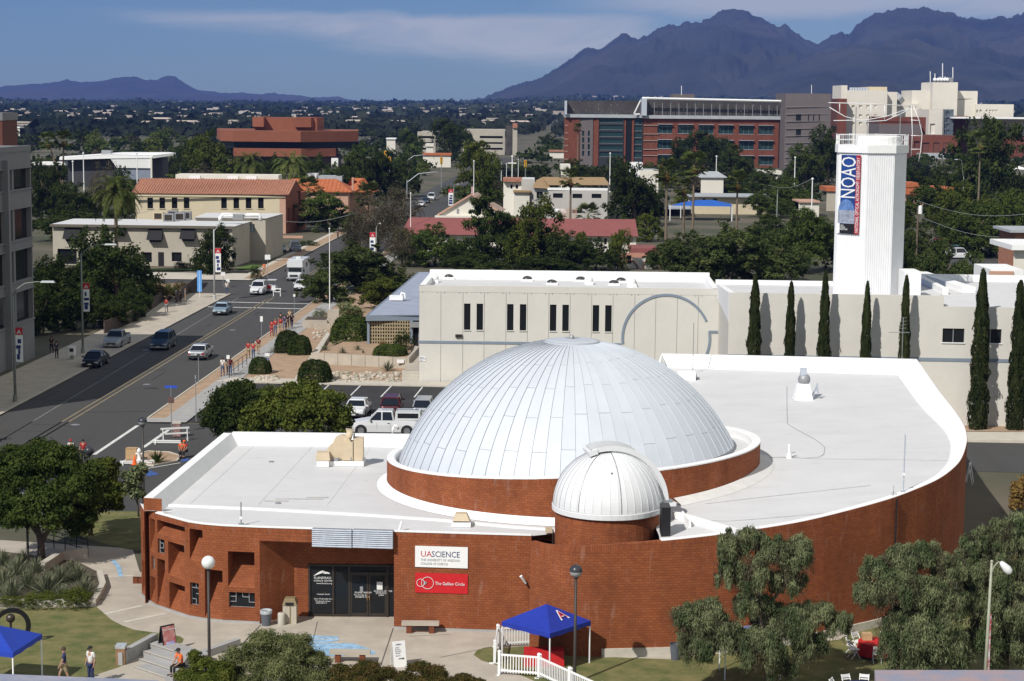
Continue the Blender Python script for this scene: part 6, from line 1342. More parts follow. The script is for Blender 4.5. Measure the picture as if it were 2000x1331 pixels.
# clipped cypress column: tight, ragged, tapering
def cypress_crown(seed):
 rs=np.random.RandomState(seed);n=7000;z=rs.rand(n)**.9;a=rs.rand(n)*2*math.pi
 rad=.5*(1-z)**.40*(.86+.14*np.minimum(1,z*8))*(1+.20*np.sin(z*31+seed)*np.sin(2*a+z*9)+rs.normal(0,.11,n)+.10*np.sin(z*57+a*3+seed))
 c=np.stack([rad*np.cos(a),rad*np.sin(a),z],1);nn=np.stack([np.cos(a),np.sin(a),.02*np.ones(n)],1)+rs.normal(0,.45,(n,3))*[1,1,.02]
 nn/=np.linalg.norm(nn,axis=1,keepdims=True);u=np.tile([0,0,1.0],(n,1))+rs.normal(0,.2,(n,3))*[1,1,.1]
 V=quads_mesh('crown',c,nn,u,np.full(n,.010)*rs.uniform(.6,1.6,n),np.full(n,.05)*rs.uniform(.6,1.5,n),LEAF_C);return V
CR_['cypress']=[cypress_crown(i)for i in range(3)]
def palm_fan(seed,n=64):
 rs=random.Random(seed);c=[];nn=[];u=[];L=[];Wd=[]
 for i in range(n):
  a=rs.random()*2*math.pi;e=rs.uniform(-.9,1.25);r0=.25
  d=Vector((math.cos(a)*math.cos(e),math.sin(a)*math.cos(e),math.sin(e)))
  tip=d*.62
  side=d.cross(Vector((0,0,1))).normalized();up=side.cross(d)
  for k in range(9):
   f=(k-4)/4*.95;dd=(d*math.cos(f)+side*math.sin(f)).normalized();p=tip+dd*.19+Vector((0,0,-.06*abs(f)))
   c.append(p);nn.append(up+side*rs.uniform(-.2,.2));u.append(dd);L.append(.22);Wd.append(.050)
  c.append(d*.31);nn.append(up);u.append(d);L.append(.31);Wd.append(.010)
 return quads_mesh('fronds',np.array(c),np.array([Vector(x).normalized()for x in nn]),np.array(u),np.array(L),np.array(Wd),LEAF_P)
def palm_date(seed,n=80):
 rs=random.Random(seed);c=[];nn=[];u=[];L=[];Wd=[]
 for i in range(n):
  a=rs.random()*2*math.pi;e=rs.uniform(-.1,1.4);d0=Vector((math.cos(a)*math.cos(e),math.sin(a)*math.cos(e),math.sin(e)));p=Vector((0,0,0));d=d0.copy()
  for s in range(11):
   d=(d+Vector((0,0,-.13-.02*s))).normalized();q=p+d*.10;side=d.cross(Vector((0,0,1)));side=side.normalized()if side.length>.05 else Vector((1,0,0));up=side.cross(d)
   c.append((p+q)/2);nn.append(up);u.append(d);L.append(.055);Wd.append(.008)
   for sg in(-1,1):
    for k in range(2):
     ld=(side*sg+d*.7+Vector((0,0,-.3))).normalized();ll=.085*(1-abs(s-5)/9);c.append(p+(q-p)*(k*.5+.2)+ld*ll);nn.append(up+side*sg*.3);u.append(ld);L.append(ll);Wd.append(.017)
   p=q
 return quads_mesh('fronds',np.array(c),np.array([Vector(x).normalized()for x in nn]),np.array(u),np.array(L),np.array(Wd),LEAF_P)
def spikes(seed,n=70,w=.035,e0=.15,e1=1.5,m=LEAF_S,curve=0):
 rs=random.Random(seed);c=[];nn=[];u=[];L=[];Wd=[]
 for i in range(n):
  a=rs.random()*2*math.pi;e=rs.uniform(e0,e1);d=Vector((math.cos(a)*math.cos(e),math.sin(a)*math.cos(e),math.sin(e)));side=d.cross(Vector((0,0,1))).normalized();l=rs.uniform(.35,.5)
  c.append(d*l);nn.append(side.cross(d)+side*rs.uniform(-.6,.6));u.append(d);L.append(l);Wd.append(w)
 return quads_mesh('leaves',np.array(c),np.array([Vector(x).normalized()for x in nn]),np.array(u),np.array(L),np.array(Wd),m)
FAN=[palm_fan(i)for i in range(2)];DATE=[palm_date(i)for i in range(2)]
SKIRT=crown_mesh('skirt',[(0,0,0,.26,.26,.6)],500,.09,LEAF_DRY,3,droop=.3,elong=3)
PTR=limb_mesh('trunk',[([(0,0,0),(.004,0,.5),(0,0,1)],[1.0,.75,.6])],BARK_P,8)
TREES=[]
def tree(kind,px,Y,ytop,wpx,label,m=None,cat='tree',group=None,name=None,v=0,z=0.0,trunk=True,sy=1.0):
 p=PY(px,ytop,Y);h=p.z-z;w=wpx/FPX*Y;t=thing(name or{'pine':'pine_tree','cypress':'cypress_tree','bush':'shrub','dome':'clipped_bush'}.get(kind,'leafy_tree'),(p.x,Y,z),label,cat,group,rz=0)
 me=CR_[kind][v%len(CR_[kind])];c=bpy.data.objects.new('crown',me);COL.objects.link(c);c.parent=t;c.scale=(w,w*sy,h);c.rotation_euler[2]=(v*1.3)if kind not in()else 0
 if m:paint(c,m)
 if trunk and kind not in('bush',):
  tm=straight_t if kind in('pine','cypress')else trunk_t[v%3];o=bpy.data.objects.new('trunk',tm);COL.objects.link(o);o.parent=t;o.scale=(min(w,h),min(w,h),h)
 TREES.append((p.x,Y,w));return t
def palm(kind,px,Y,ytop,wpx,label,zb=0,v=0,lean=0,group='palms',skirt=True):
 """ytop = top of the fronds"""
 w=wpx/FPX*Y;p=PY(px,ytop,Y);hz_=p.z-w*.42-zb;t=thing('fan_palm' if kind=='fan' else 'date_palm',(p.x-lean,Y,zb),label,'palm tree',group)
 tr=bpy.data.objects.new('trunk',PTR);COL.objects.link(tr);tr.parent=t;r=.28 if kind=='fan' else.38;tr.scale=(r,r,hz_)
 if lean:tr.rotation_euler[1]=math.atan2(lean,hz_)
 f=bpy.data.objects.new('fronds',(FAN if kind=='fan' else DATE)[v%2]);COL.objects.link(f);f.parent=t;f.location=(lean,0,hz_);f.scale=(w*.70,)*3 if kind=='fan' else(w*.60,)*3
 if kind=='fan' and skirt:s=bpy.data.objects.new('dead_skirt',SKIRT);COL.objects.link(s);s.parent=t;s.location=(lean,0,hz_-w*.32);s.scale=(w*.45,w*.45,w*.42)
 TREES.append((p.x,Y,w));return t
# left of the avenue
tree('round',185,242,470,110,'dark tree just left of the large ficus',LEAF_D,v=2);tree('round',130,238,500,110,'dark tree between the ficus and the concrete building, rear one',LEAF_D,v=0);tree('round',245,222,575,80,'dense dark shrub mass under the ficus',LEAF_D,v=1);tree('round',75,208,560,80,'dark bush at the foot of the concrete building',LEAF_D,v=2)
tree('round',225,236,447,160,'large dark ficus behind the street wall, left of the avenue',LEAF_D,v=0)
tree('round',105,214,520,140,'dark shaded tree beside the grey concrete building',LEAF_D,v=1);tree('round',160,224,548,100,'low dark tree between the concrete building and the big ficus',LEAF_D,v=2)
tree('round',262,226,545,70,'small dark tree at the foot of the big ficus',LEAF_D,v=1);tree('round',205,214,575,90,'shaded low tree behind the brown street wall',LEAF_D,v=0)
tree('round',417,284,443,86,'round clipped tree in front of the sand building',LEAF_D,v=2)
palm('date',225,281,342,100,'tall date palm in front of the sand building casting its shadow on the wall',v=0)
palm('fan',93,430,262,32,'left one of two very tall slim fan palms',lean=-5);palm('fan',124,432,259,32,'right one of two very tall slim fan palms',v=1,lean=.6)
for a in((95,410,322,75,'round','dark tree under the two tall fan palms'),(150,395,358,90,'round','broad dark tree right of the two tall palm trunks'),(195,420,318,60,'airy','thin brownish tree in front of the white swept roof'),(240,415,330,60,'round','green tree right of the thin brownish one, above the date palm'),(75,380,425,50,'round','dark tree against the edge of the concrete building'),(150,345,414,180,'spread','low spreading shrubs behind the sand building roof'),(215,350,405,60,'round','bush behind the date palm trunk'),(70,470,310,60,'round','dark tree just right of the brick stair tower')):
 tree(a[4],a[0],a[1],a[2],a[3],a[5],LEAF_D if a[4]!='airy' else None,v=a[0])
tree('round',410,525,261,112,'big yellow-green tree left of the red office',LEAF_Y,v=1);tree('tall',365,560,275,50,'darker tree left of the big yellow-green one',v=1)
palm('date',487,455,297,66,'date palm in front of the red office, left one of the pair',v=0,group='date palms before the red office');palm('date',568,450,294,74,'date palm in front of the red office, right one of the pair',v=1,group='date palms before the red office')
for a in((527,480,306,52,'round',LEAF_D,'dark tree between the two date palms'),(612,480,306,64,'round',LEAF_D,'dark tree right of the right date palm'),(650,470,322,60,'spread',LEAF_G,'green tree behind the orange tile roof'),(700,520,285,70,'spread',LEAF_G,'feathery tree right of the red office'),(742,500,296,80,'spread',LEAF_D,'dark spreading tree left of the traffic lights'),(690,455,330,66,'round',LEAF_D,'dark tree beside the orange hip roof'),(790,520,306,60,'spread',LEAF_D,'dark tree beside the traffic lights'),(637,378,376,118,'spread',LEAF_G,'bright green mesquite beside the tile-roofed building'),(738,330,386,110,'airy',None,'greyish half-bare mesquite beside the avenue'),(700,318,405,70,'airy',None,'thin brown tree left of the half-bare mesquite'),(775,345,362,90,'airy',None,'greyish tree behind the half-bare mesquite'),(785,300,440,70,'airy',None,'bare-looking tree at the west end of the maroon roof'),(702,258,478,186,'spread',LEAF_M,'largest mesquite, spreading over the east pavement'),(632,244,530,92,'spread',LEAF_M,'mesquite at the kerb, left side of the largest one'),(752,236,540,110,'spread',LEAF_Y,'yellowish mesquite beside the blue-grey roof'),(720,262,500,100,'spread',LEAF_M,'mesquite right behind the largest one'),(810,300,492,60,'tall',LEAF_D,'dark shrub at the far end of the blue-grey roof'),(850,302,441,112,'spread',LEAF_G,'green tree in front of the west end of the maroon roof'),(800,312,450,64,'round',LEAF_G,'small tree at the left end of the maroon roof'),(905,298,478,80,'round',LEAF_D,'dark tree between the green tree and the tall pine'),(1042,300,388,116,'round',LEAF_Y,'broad yellow-green tree in the middle of the maroon roof'),(1000,305,425,66,'tall',LEAF_D,'dark tree between the tall pine and the broad tree'),(1110,297,452,100,'round',LEAF_D,'dark tree right of the broad yellow-green tree'),(1165,296,468,90,'spread',LEAF_D,'dark spreading tree behind the office roof'),(1207,296,450,44,'tall',LEAF_Y,'small pointed bushy tree near the arched house'),(1138,312,455,34,'tall',LEAF_Y,'small pointed bushy tree below the slim fan palm'),(930,288,496,130,'spread',LEAF_D,'low dark growth in front of the tall pine'),(1070,288,500,140,'round',LEAF_D,'low dark growth behind the office roof centre'),(1285,300,486,60,'spread',LEAF_D,'dark shrub right of the arched house'),(880,820,234,66,'tall',LEAF_D,'dark eucalyptus in front of the parking garage'),(805,800,257,44,'tall',LEAF_D,'small dark tree left of the eucalyptus'),(918,800,262,24,'tall',LEAF_D,'slim dark tree right of the eucalyptus'),(1240,406,322,104,'round',LEAF_D,'dark round tree right of the parish building'),(1282,430,372,50,'round',LEAF_D,'small dark tree beside the fan palms'),(1345,276,458,150,'spread',LEAF_M,'mesquite behind the office roof, left one of three'),(1432,272,444,180,'spread',LEAF_M,'mesquite behind the office roof, middle one of three'),(1510,278,456,130,'spread',LEAF_M,'mesquite behind the office roof, right one of three'),(1568,296,414,120,'spread',LEAF_G,'green tree just left of the white tower foot'),(1603,330,440,80,'spread',LEAF_D,'dark tree touching the left side of the white tower'),(1620,640,249,92,'round',LEAF_D,'round tree in front of the grey brick block, right one'),(1575,600,284,84,'round',LEAF_G,'tree in front of the grey brick block, left one'),(1385,690,258,84,'tall',LEAF_D,'tall dark tree in front of the research building'),(1335,670,272,60,'round',LEAF_D,'tree left of the tall dark one before the research building'),(1440,620,292,80,'round',LEAF_D,'tree under the right windows of the research building'),(1500,560,330,90,'spread',LEAF_G,'feathery green tree behind the low school'),(1545,455,352,90,'spread',LEAF_G,'green tree right of the low school'),(1500,440,372,90,'spread',LEAF_G,'spreading tree at the right end of the school roof'),(1130,620,312,60,'round',LEAF_D,'tree at the left foot of the research building'),(1215,610,306,66,'round',LEAF_D,'tree in front of the glass bay of the research building'),(1175,590,326,70,'spread',LEAF_D,'low tree between two trees before the glass bay'),(1830,420,352,110,'spread',LEAF_G,'green tree in front of the orange tile parapet'),(1880,380,360,120,'spread',LEAF_Y,'yellowish tree right of the white tower'),(1965,340,382,120,'spread',LEAF_G,'green tree above the yard wall'),(1900,330,400,120,'spread',LEAF_G,'green tree above the parked cars'),(1800,300,440,110,'spread',LEAF_M,'dark growth right of the tower foot'),(1835,246,478,110,'spread',LEAF_M,'bushy mesquite behind the right office roof'),(1780,256,480,70,'round',LEAF_D,'dark bush against the right side of the tower'),(1795,520,330,90,'round',LEAF_D,'dark tree row right of the tower top'),(1845,520,330,70,'round',LEAF_D,'dark tree beside the large pine'),(1990,330,375,90,'round',LEAF_G,'tree at the right edge above the yard'),(1905,236,498,110,'spread',LEAF_M,'mesquite hedge below the parked cars'),(1700,300,420,160,'round',LEAF_D,'dark tree behind the white tower')):
 tree(a[4],*a[:4],a[6],a[5],v=a[0]%5)
tree('pine',953,303,345,120,'tall open pine standing before the maroon roof',v=0);tree('tall',940,490,282,70,'bright pine beside the avenue, left half',LEAF_Y,v=0);tree('pine',935,492,279,110,'spreading pine beside the avenue with layered branches',LEAF_Y,v=1)
tree('tall',1925,482,234,126,'very large dark pine at the right',LEAF_D,v=1)
for px,Y,yt,w,lb in((1115,372,332,38,'slim fan palm in front of the parish building'),(1303,350,316,44,'fan palm, leftmost of the group by the blue canopy'),(1356,352,302,46,'tallest fan palm of the group by the blue canopy'),(1337,360,352,34,'shortest fan palm of the group by the blue canopy'),(1441,368,338,40,'fan palm at the right end of the blue canopy'),(1916,445,260,42,'tall pale fan palm in front of the large pine'),(1433,620,286,22,'small distant fan palm before the research building windows'),(1129,700,243,16,'tiny distant fan palm against the brick research wall'),(205,600,306,22,'small dark palm in front of the white swept roof'),(621,760,236,14,'tiny palm beside the red office')):
 palm('fan',px,Y,yt,w,lb,v=px,group='fan palms')
palm('fan',602,400,350,40,'short bushy palm left of the orange roof',v=0,skirt=False,group='low palms');palm('fan',720,420,362,46,'bushy palm beside the pink wall',v=1,skirt=False,group='low palms');palm('fan',1149,396,402,40,'short palm in front of the parish building wall',v=0,skirt=False,group='low palms')
# the clipped cypress row against the office wall
CYP=((1476,538,30,'first cypress from the left in the row against the office wall'),(1546,552,25,'second cypress from the left in the row against the office wall'),(1613,532,27,'third cypress from the left, just before the tower'),(1695,552,24,'fourth cypress from the left, below the middle of the tower'),(1771,540,25,'fifth cypress from the left, at the right edge of the tower'),(1921,529,36,'sixth cypress, standing full height beside the side street'),(1994,550,34,'last cypress, cut off by the right edge of the photograph'))
for i,(px,yt,w,lb)in enumerate(CYP):tree('cypress',px,154.4-((px-1000)/FPX*153-17.75)*.072-1.45,yt,w,lb,cat='cypress',group='cypresses along the office wall',v=i)
# mid-ground shrubs of the desert garden
def shrub(px,yb,yt,w,label,m=LEAF_D,v=0,cat='bush',group=None,kind='bush',z=.09,name=None):
 p=P(px,yb,z);return tree(kind,px,p.y,yt,w,label,m,cat=cat,group=group,v=v,z=z,trunk=False,name=name)
shrub(615,745,703,66,'largest clipped dome bush beside the parking lot',kind='dome');shrub(585,692,655,46,'clipped dome bush, front one of the touching pair',kind='dome');shrub(562,688,646,50,'clipped dome bush, rear one of the touching pair',v=1,kind='dome');shrub(508,729,698,44,'small clipped round bush by the pavement',kind='dome')
shrub(688,668,616,84,'wide dark shrub beside the flagpole',LEAF_G,z=.5,kind='dome');shrub(762,693,673,66,'low clipped hedge on the retaining wall',LEAF_G,cat='hedge',kind='dome',z=.8);shrub(788,684,648,38,'dark green bush before the breeze-block screen',z=.8);shrub(625,628,603,30,'small grey shrub beside the concrete planter',LEAF_S);shrub(684,622,590,54,'pale green prickly pear clump behind the wide shrub',leaf_mat('leaf_pear',(.12,.15,.06),(.26,.29,.14)),kind='round',cat='cactus',name='prickly_pear')
AG=[spikes(i)for i in range(3)];YU=[spikes(5+i,240,.024,-.5,1.5)for i in range(2)]
def agave(px,yb,w,label,m=None,mesh=None,z=.09,group='agaves in the desert garden',name='agave',cat='agave'):
 p=P(px,yb,z);s=w/FPX*p.y;o=solo(name,(mesh or AG)[px%len(mesh or AG)],None,label,cat,group,loc=p);o.scale=(s*(.55 if mesh is None else.66),)*3;o.rotation_euler[2]=px
 if m:paint(o,m)
 return o
for px,yb,w,lb,m in((635,685,26,'agave, left one of three on the raised bed',None),(669,690,26,'agave, middle one of three on the raised bed',None),(698,684,26,'agave, right one of three on the raised bed',None),(758,725,46,'large blue agave below the retaining wall',None),(537,690,34,'spiky green plant beside the paired dome bushes',LEAF_S),(709,690,14,'tiny agave at the edge of the raised bed',None),(306,905,62,'dark spiky plant on the traffic island',LEAF_G),(747,664,30,'tall yucca before the breeze-block screen',None)):
 agave(px,yb,w,lb,m,z=.8 if px in(635,669,698,709,747)else.09)
shrub(747,686,664,14,'thick dry yucca stem before the breeze-block screen',LEAF_DRY,cat='yucca',z=.8)
# yucca bed at the lower left
YL_=('half cut off by the left edge, front row','second from the left edge in the middle row','left of the middle, front row','nearest the kerb at far left','middle of the back row','large one in the centre front','right of centre, middle row','at the kerb, right of centre','rightmost in the middle row','rightmost at the kerb','far left in the back row','smallest in the back row','back row, nearest the pavement')
for i,(px,yb,w)in enumerate(((8,1150,80),(30,1125,70),(55,1150,74),(20,1172,80),(70,1120,60),(92,1160,84),(115,1140,70),(120,1172,60),(150,1135,66),(162,1168,80),(5,1105,60),(45,1100,50),(140,1118,50))):
 agave(px,yb,w,f'pale spiky yucca in the curved bed, {YL_[i]}',LEAF_S,YU,z=.1,group='yuccas in the curved bed',name='yucca',cat='yucca')
for i,(px,yb,yt,w)in enumerate(((80,1180,1160,90),(150,1180,1150,80),(20,1180,1165,60))):shrub(px,yb,yt,w,('low bright green ground cover, middle of the yucca bed','low bright green ground cover at the right end of the yucca bed','low bright green ground cover at the left of the yucca bed')[i],LEAF_Y,cat='ground cover',v=i,z=.1)
# --- big trees near the camera, each with its own crown
def big_tree(label,base,Y,lobes,n,size,m,trunk,droop=0.0,elong=1.6,seed=1,clump=.30,nclump=420,name='leafy_tree',cat='tree',depth=1.0,smooth=1):
 """lobes in sight-line positions at distance Y: (px,py,rx,ry,dy)"""
 b=P(*base)if not isinstance(base,Vector)else base;t=thing(name,b,label,cat);L=[]
 for px,py,rx,ry,dy in lobes:
  c=PY(px,py,Y+dy);k=(Y+dy)/FPX;L.append((c.x-b.x,c.y-b.y,c.z-b.z,rx*k,(rx+ry)/2*k*depth,ry*k))
 o=bpy.data.objects.new('crown',crown_mesh('crown',L,n,size,m,seed,droop,elong,clump,nclump));COL.objects.link(o);o.parent=t
 if droop:tw=bpy.data.objects.new('twigs',crown_mesh('twigs',L,n//6,size*.7,LEAF_B,seed+50,droop*1.5,7,clump*1.2,nclump));COL.objects.link(tw);tw.parent=t
 M=MB()
 for pts,r in trunk:
  ps=[PY(x,y,Y+d)-b for x,y,d in pts];M.tube(ps,r,8)
 part('trunk',M,BARK,t,smooth=True);return t
bA=P(81,1096);YA=bA.y
big_tree('big dark broadleaf tree over the ramp at the left',(81,1096),YA,[(40,935,60,50,0),(100,910,60,45,1),(150,960,50,50,0),(20,1000,55,50,-1),(90,1000,70,55,-1),(150,1020,40,40,0),(-20,940,50,60,0),(60,890,50,30,1),(180,930,30,35,1)],90000,.105,LEAF_G,[([(81,1098,0),(80,1060,0),(70,1020,0)],[.25,.2,.15]),([(80,1060,0),(110,1010,0)],[.16,.1]),([(79,1050,0),(40,1000,0)],[.14,.08])],seed=11)
bB=P(177,1046)
big_tree('smaller broadleaf tree behind the lawn, right of the big dark one',(177,1046),bB.y,[(195,930,32,38,0),(215,965,28,30,0),(180,985,30,32,0),(210,915,22,22,0),(160,950,30,34,1),(225,985,16,18,0)],34000,.105,LEAF_Y,[([(177,1047,0),(178,1010,0),(185,980,0)],[.14,.1,.07])],seed=12)
bC=P(271,1010)
big_tree('thin young tree at the corner of the brick building',(271,1010),bC.y,[(262,935,16,22,0),(250,955,12,14,0),(274,920,14,16,0),(268,965,16,16,0),(245,930,8,10,0)],3000,.15,LEAF_O,[([(271,1011,0),(268,975,0),(264,930,0)],[.07,.05,.03]),([(269,985,0),(252,950,0)],[.04,.02]),([(269,975,0),(280,935,0)],[.04,.02])],seed=13)
bD=P(570,858)
big_tree('bushy yellow-green tree behind the roof parapet',Vector((P(575,880).x,138,0)),137,[(545,790,50,36,0),(600,775,50,32,1),(640,800,45,36,0),(520,815,45,36,0),(580,820,60,40,-1),(660,830,32,34,0),(500,840,40,30,0)],46000,.14,LEAF_Y,[([(570,885,0),(572,850,0),(575,800,0)],[.2,.16,.08])],seed=14)
big_tree('dark fine-leaved tree left of the yellow-green one',Vector((P(440,880).x,140,0)),139,[(445,790,40,34,0),(470,770,34,28,1),(420,820,28,30,0),(460,830,45,34,0),(500,790,28,30,0)],32000,.12,LEAF_D,[([(443,885,0),(445,850,0),(450,800,0)],[.18,.14,.06])],seed=15,clump=.36)
YT=81.5
big_tree('grey-green weeping tree in front of the curved brick wall, with three foliage masses',P(1500,1340),YT,[(1425,1065,32,32,0),(1470,1060,36,30,.5),(1515,1085,40,40,0),(1560,1085,32,42,0),(1420,1115,28,28,0),(1470,1120,40,36,-.4),(1540,1130,38,34,0),(1470,1175,45,28,0),(1345,1210,34,40,0),(1385,1205,40,42,0),(1360,1260,42,36,0),(1420,1240,34,44,0),(1480,1265,50,45,-.5),(1545,1215,45,42,0),(1600,1205,40,36,0),(1640,1215,28,28,0),(1580,1260,40,30,0),(1510,1205,50,30,.5),(1520,1300,40,30,0)],190000,.036,LEAF_O,[([(1503,1345,0),(1500,1290,0),(1490,1240,0),(1480,1180,0),(1490,1110,0)],[.22,.17,.14,.1,.05]),([(1500,1290,0),(1530,1230,0),(1580,1200,0)],[.13,.09,.05]),([(1497,1270,0),(1440,1220,0),(1380,1210,0)],[.12,.08,.04]),([(1490,1200,0),(1540,1130,0),(1560,1080,0)],[.09,.06,.03]),([(1485,1180,0),(1430,1120,0)],[.07,.03])],droop=.5,elong=5.0,seed=16,clump=.27,nclump=430,depth=.9)
big_tree('grey-green weeping tree to the right of the red table, left one of the right-hand pair',P(1800,1345),YT+.5,[(1715,1115,38,32,0),(1760,1090,36,30,.5),(1805,1085,40,32,0),(1850,1110,34,34,0),(1700,1155,36,28,0),(1760,1150,50,45,-.4),(1820,1165,50,45,0),(1860,1180,34,44,0),(1690,1150,24,20,0),(1755,1220,44,40,0),(1810,1240,56,50,-.6),(1780,1290,50,40,0),(1850,1270,50,50,0),(1745,1260,34,30,0)],170000,.036,LEAF_O,[([(1800,1345,0),(1802,1290,0),(1800,1230,0),(1790,1140,0)],[.24,.19,.14,.06]),([(1801,1270,0),(1840,1210,0),(1855,1130,0)],[.12,.08,.04]),([(1800,1260,0),(1750,1200,0),(1720,1140,0)],[.12,.08,.04])],droop=.5,elong=5.0,seed=17,clump=.27,nclump=430,depth=.9)
big_tree('grey-green weeping tree cut off by the right edge of the photograph',P(1960,1320),YT+1.8,[(1900,1070,36,34,0),(1950,1050,42,36,.5),(2000,1030,40,36,1),(2040,1060,50,50,0),(1900,1120,36,40,0),(1950,1120,50,50,0),(2010,1120,50,55,0),(1910,1180,44,50,0),(1970,1190,56,56,-.4),(2040,1190,60,60,0),(1920,1250,50,48,0),(1980,1265,50,50,0),(2040,1270,60,60,0)],160000,.038,LEAF_O,[([(1960,1325,0),(1962,1270,0),(1960,1180,0),(1950,1080,0)],[.24,.2,.14,.06]),([(1961,1240,0),(2010,1150,0),(2030,1080,0)],[.12,.08,.04])],droop=.45,elong=5.0,seed=18,clump=.27,nclump=430,depth=.9)
big_tree('small yellowing tree at the right edge beyond the brick wall',P(1990,1000),P(1990,1000).y,[(1990,960,18,20,0),(2010,950,20,26,0),(1985,985,14,16,0)],5000,.14,LEAF_DRY,[([(1992,1000,0),(1995,960,0)],[.08,.04])],seed=19)
# foreground planting
for i,(lb,pxs,m,n)in enumerate((('large feathery olive-green shrub in the front middle',[(470,1290,38,30,0),(520,1265,42,32,0),(575,1270,45,34,0),(615,1300,34,30,0),(540,1310,60,36,-.4),(450,1320,30,24,0),(600,1335,60,26,-.5),(480,1345,50,26,-.6)],leaf_mat('leaf_feathery',(.07,.085,.03),(.19,.20,.09)),46000),('low reddish-green shrub right of the feathery one',[(670,1312,30,14,0),(715,1306,32,14,0),(750,1320,30,16,0),(690,1332,60,18,-.4)],LEAF_R,20000),('low reddish-green shrub in front of the folding sign',[(820,1306,26,12,0),(850,1316,26,14,0),(790,1326,26,12,0),(840,1334,50,12,-.3)],LEAF_R,16000),('tip of a low shrub at the bottom middle',[(905,1326,22,8,0),(930,1334,20,8,0),(880,1334,24,8,0)],LEAF_R,5000),('green shrub at the foot of the white globe lamp',[(395,1300,26,18,0),(430,1310,28,20,0),(365,1322,26,14,0),(410,1330,50,18,-.3),(380,1280,14,12,0)],LEAF_Y,16000))):
 Yf_=81.6-.2*i;c=PY(pxs[0][0],1345,Yf_);big_tree(lb,Vector((c.x,Yf_,0)),Yf_,pxs,int(n*1.8),.036,m,[([(pxs[0][0],1345,0),(pxs[0][0]+8,pxs[0][1],0)],[.04,.02])],seed=30+i,elong=3.2,clump=.34,nclump=420,name='shrub',cat='shrub')
# --- random woods of the middle distance
OBST=[(o.location.x,o.location.y)for o in bpy.data.objects if o.parent is None and o.get('category')in('building','house','canopy','tent')]
rng=random.Random(21);cnt=0;tries=0
boxes=[]
for o in list(bpy.data.objects):
 if o.parent is None and o.get('category')in('building','house','canopy','tent'):
  xs,ys=[],[]
  for ch in o.children:
   if ch.type=='MESH' and len(ch.data.vertices):
    bb=ch.bound_box;xs+=[bb[0][0]+o.location.x,bb[6][0]+o.location.x];ys+=[bb[0][1]+o.location.y,bb[6][1]+o.location.y]
  if xs:boxes.append((min(xs)-3,max(xs)+3,min(ys)-4,max(ys)+3))
FILL=[('far',LEAF_F),('far',LEAF_F),('far',LEAF_D),('far',LEAF_G),('far',LEAF_Y),('far',LEAF_B)]
def free(x,Y,r):
 if abs(x-xc(Y))<11+r:return False
 for b_ in boxes:
  if b_[0]-r<x<b_[1]+r and b_[2]-r<Y<b_[3]+r:return False
 return True
nm={0:'avenue side',1:'rooftops'}
while cnt<130 and tries<6000:
 tries+=1;yb=rng.uniform(262,425);px=rng.uniform(-40,2060);p=P(px,yb);Y=p.y;h=rng.uniform(3.5,8.5)if Y<700 else rng.uniform(6,11)
 if not(400<Y<1450)or not free(p.x,Y,3):continue
 if any(abs(p.x-t_[0])<t_[2]*.45 and abs(Y-t_[1])<14 for t_ in TREES):continue
 hide=False
 for b_ in boxes:
  if b_[0]-4<p.x*((b_[2])/Y)<b_[1]+4 and b_[2]-Y>0 and b_[2]-Y<130 and h>5.5 and rng.random()<.75:hide=True
 if hide:continue
 k,m=rng.choice(FILL);w=h*rng.uniform(.9,1.6);zt=PY(px,yb,Y)
 pt=PY(px,yb,Y);ytop=None
 t=thing('leafy_tree',(p.x,Y,0),'one of many rounded trees scattered through the far neighbourhoods','tree','trees scattered through the far neighbourhoods')
 c=bpy.data.objects.new('crown',CR_['far'][cnt%4]);COL.objects.link(c);c.parent=t;c.scale=(w,w,h);c.rotation_euler[2]=rng.random()*6;paint(c,m);TREES.append((p.x,Y,w));cnt+=1
MF=[('spread',LEAF_M),('spread',LEAF_G),('round',LEAF_D),('round',LEAF_G),('tall',LEAF_D),('airy',LEAF_B),('spread',LEAF_Y)]
cnt=0;tries=0
while cnt<60 and tries<9000:
 tries+=1;yb=rng.uniform(330,500);px=rng.uniform(0,2040);p=P(px,yb);Y=p.y;h=rng.uniform(3.0,6.5)
 if Y>600 or not free(p.x,Y,2.5)or(px<560 and yb>430)or 600<px<830 and yb>400:continue
 if any(abs(p.x-t_[0])<t_[2]*.5 and abs(Y-t_[1])<9 for t_ in TREES):continue
 if any(b_[0]-3<p.x*(b_[2]/Y)<b_[1]+3 and 0<b_[2]-Y<60 and h>4 for b_ in boxes):continue
 k,m=rng.choice(MF);t=tree(k,px,Y,400,60,('low %s tree in the middle distance, '%{'spread':'spreading','round':'round-headed','tall':'upright','airy':'thin brownish'}[k])+'one of those scattered between the houses',m,group='%s trees scattered between the middle-distance houses'%k,v=cnt)
 t.location.x=p.x;w=h*rng.uniform(1.0,1.7);z0_=PY(px,400,Y).z
 for c in t.children:c.scale=(w,w,h)if c.name.startswith('crown')else(min(w,h),min(w,h),h)
 TREES.append((p.x,Y,w));cnt+=1
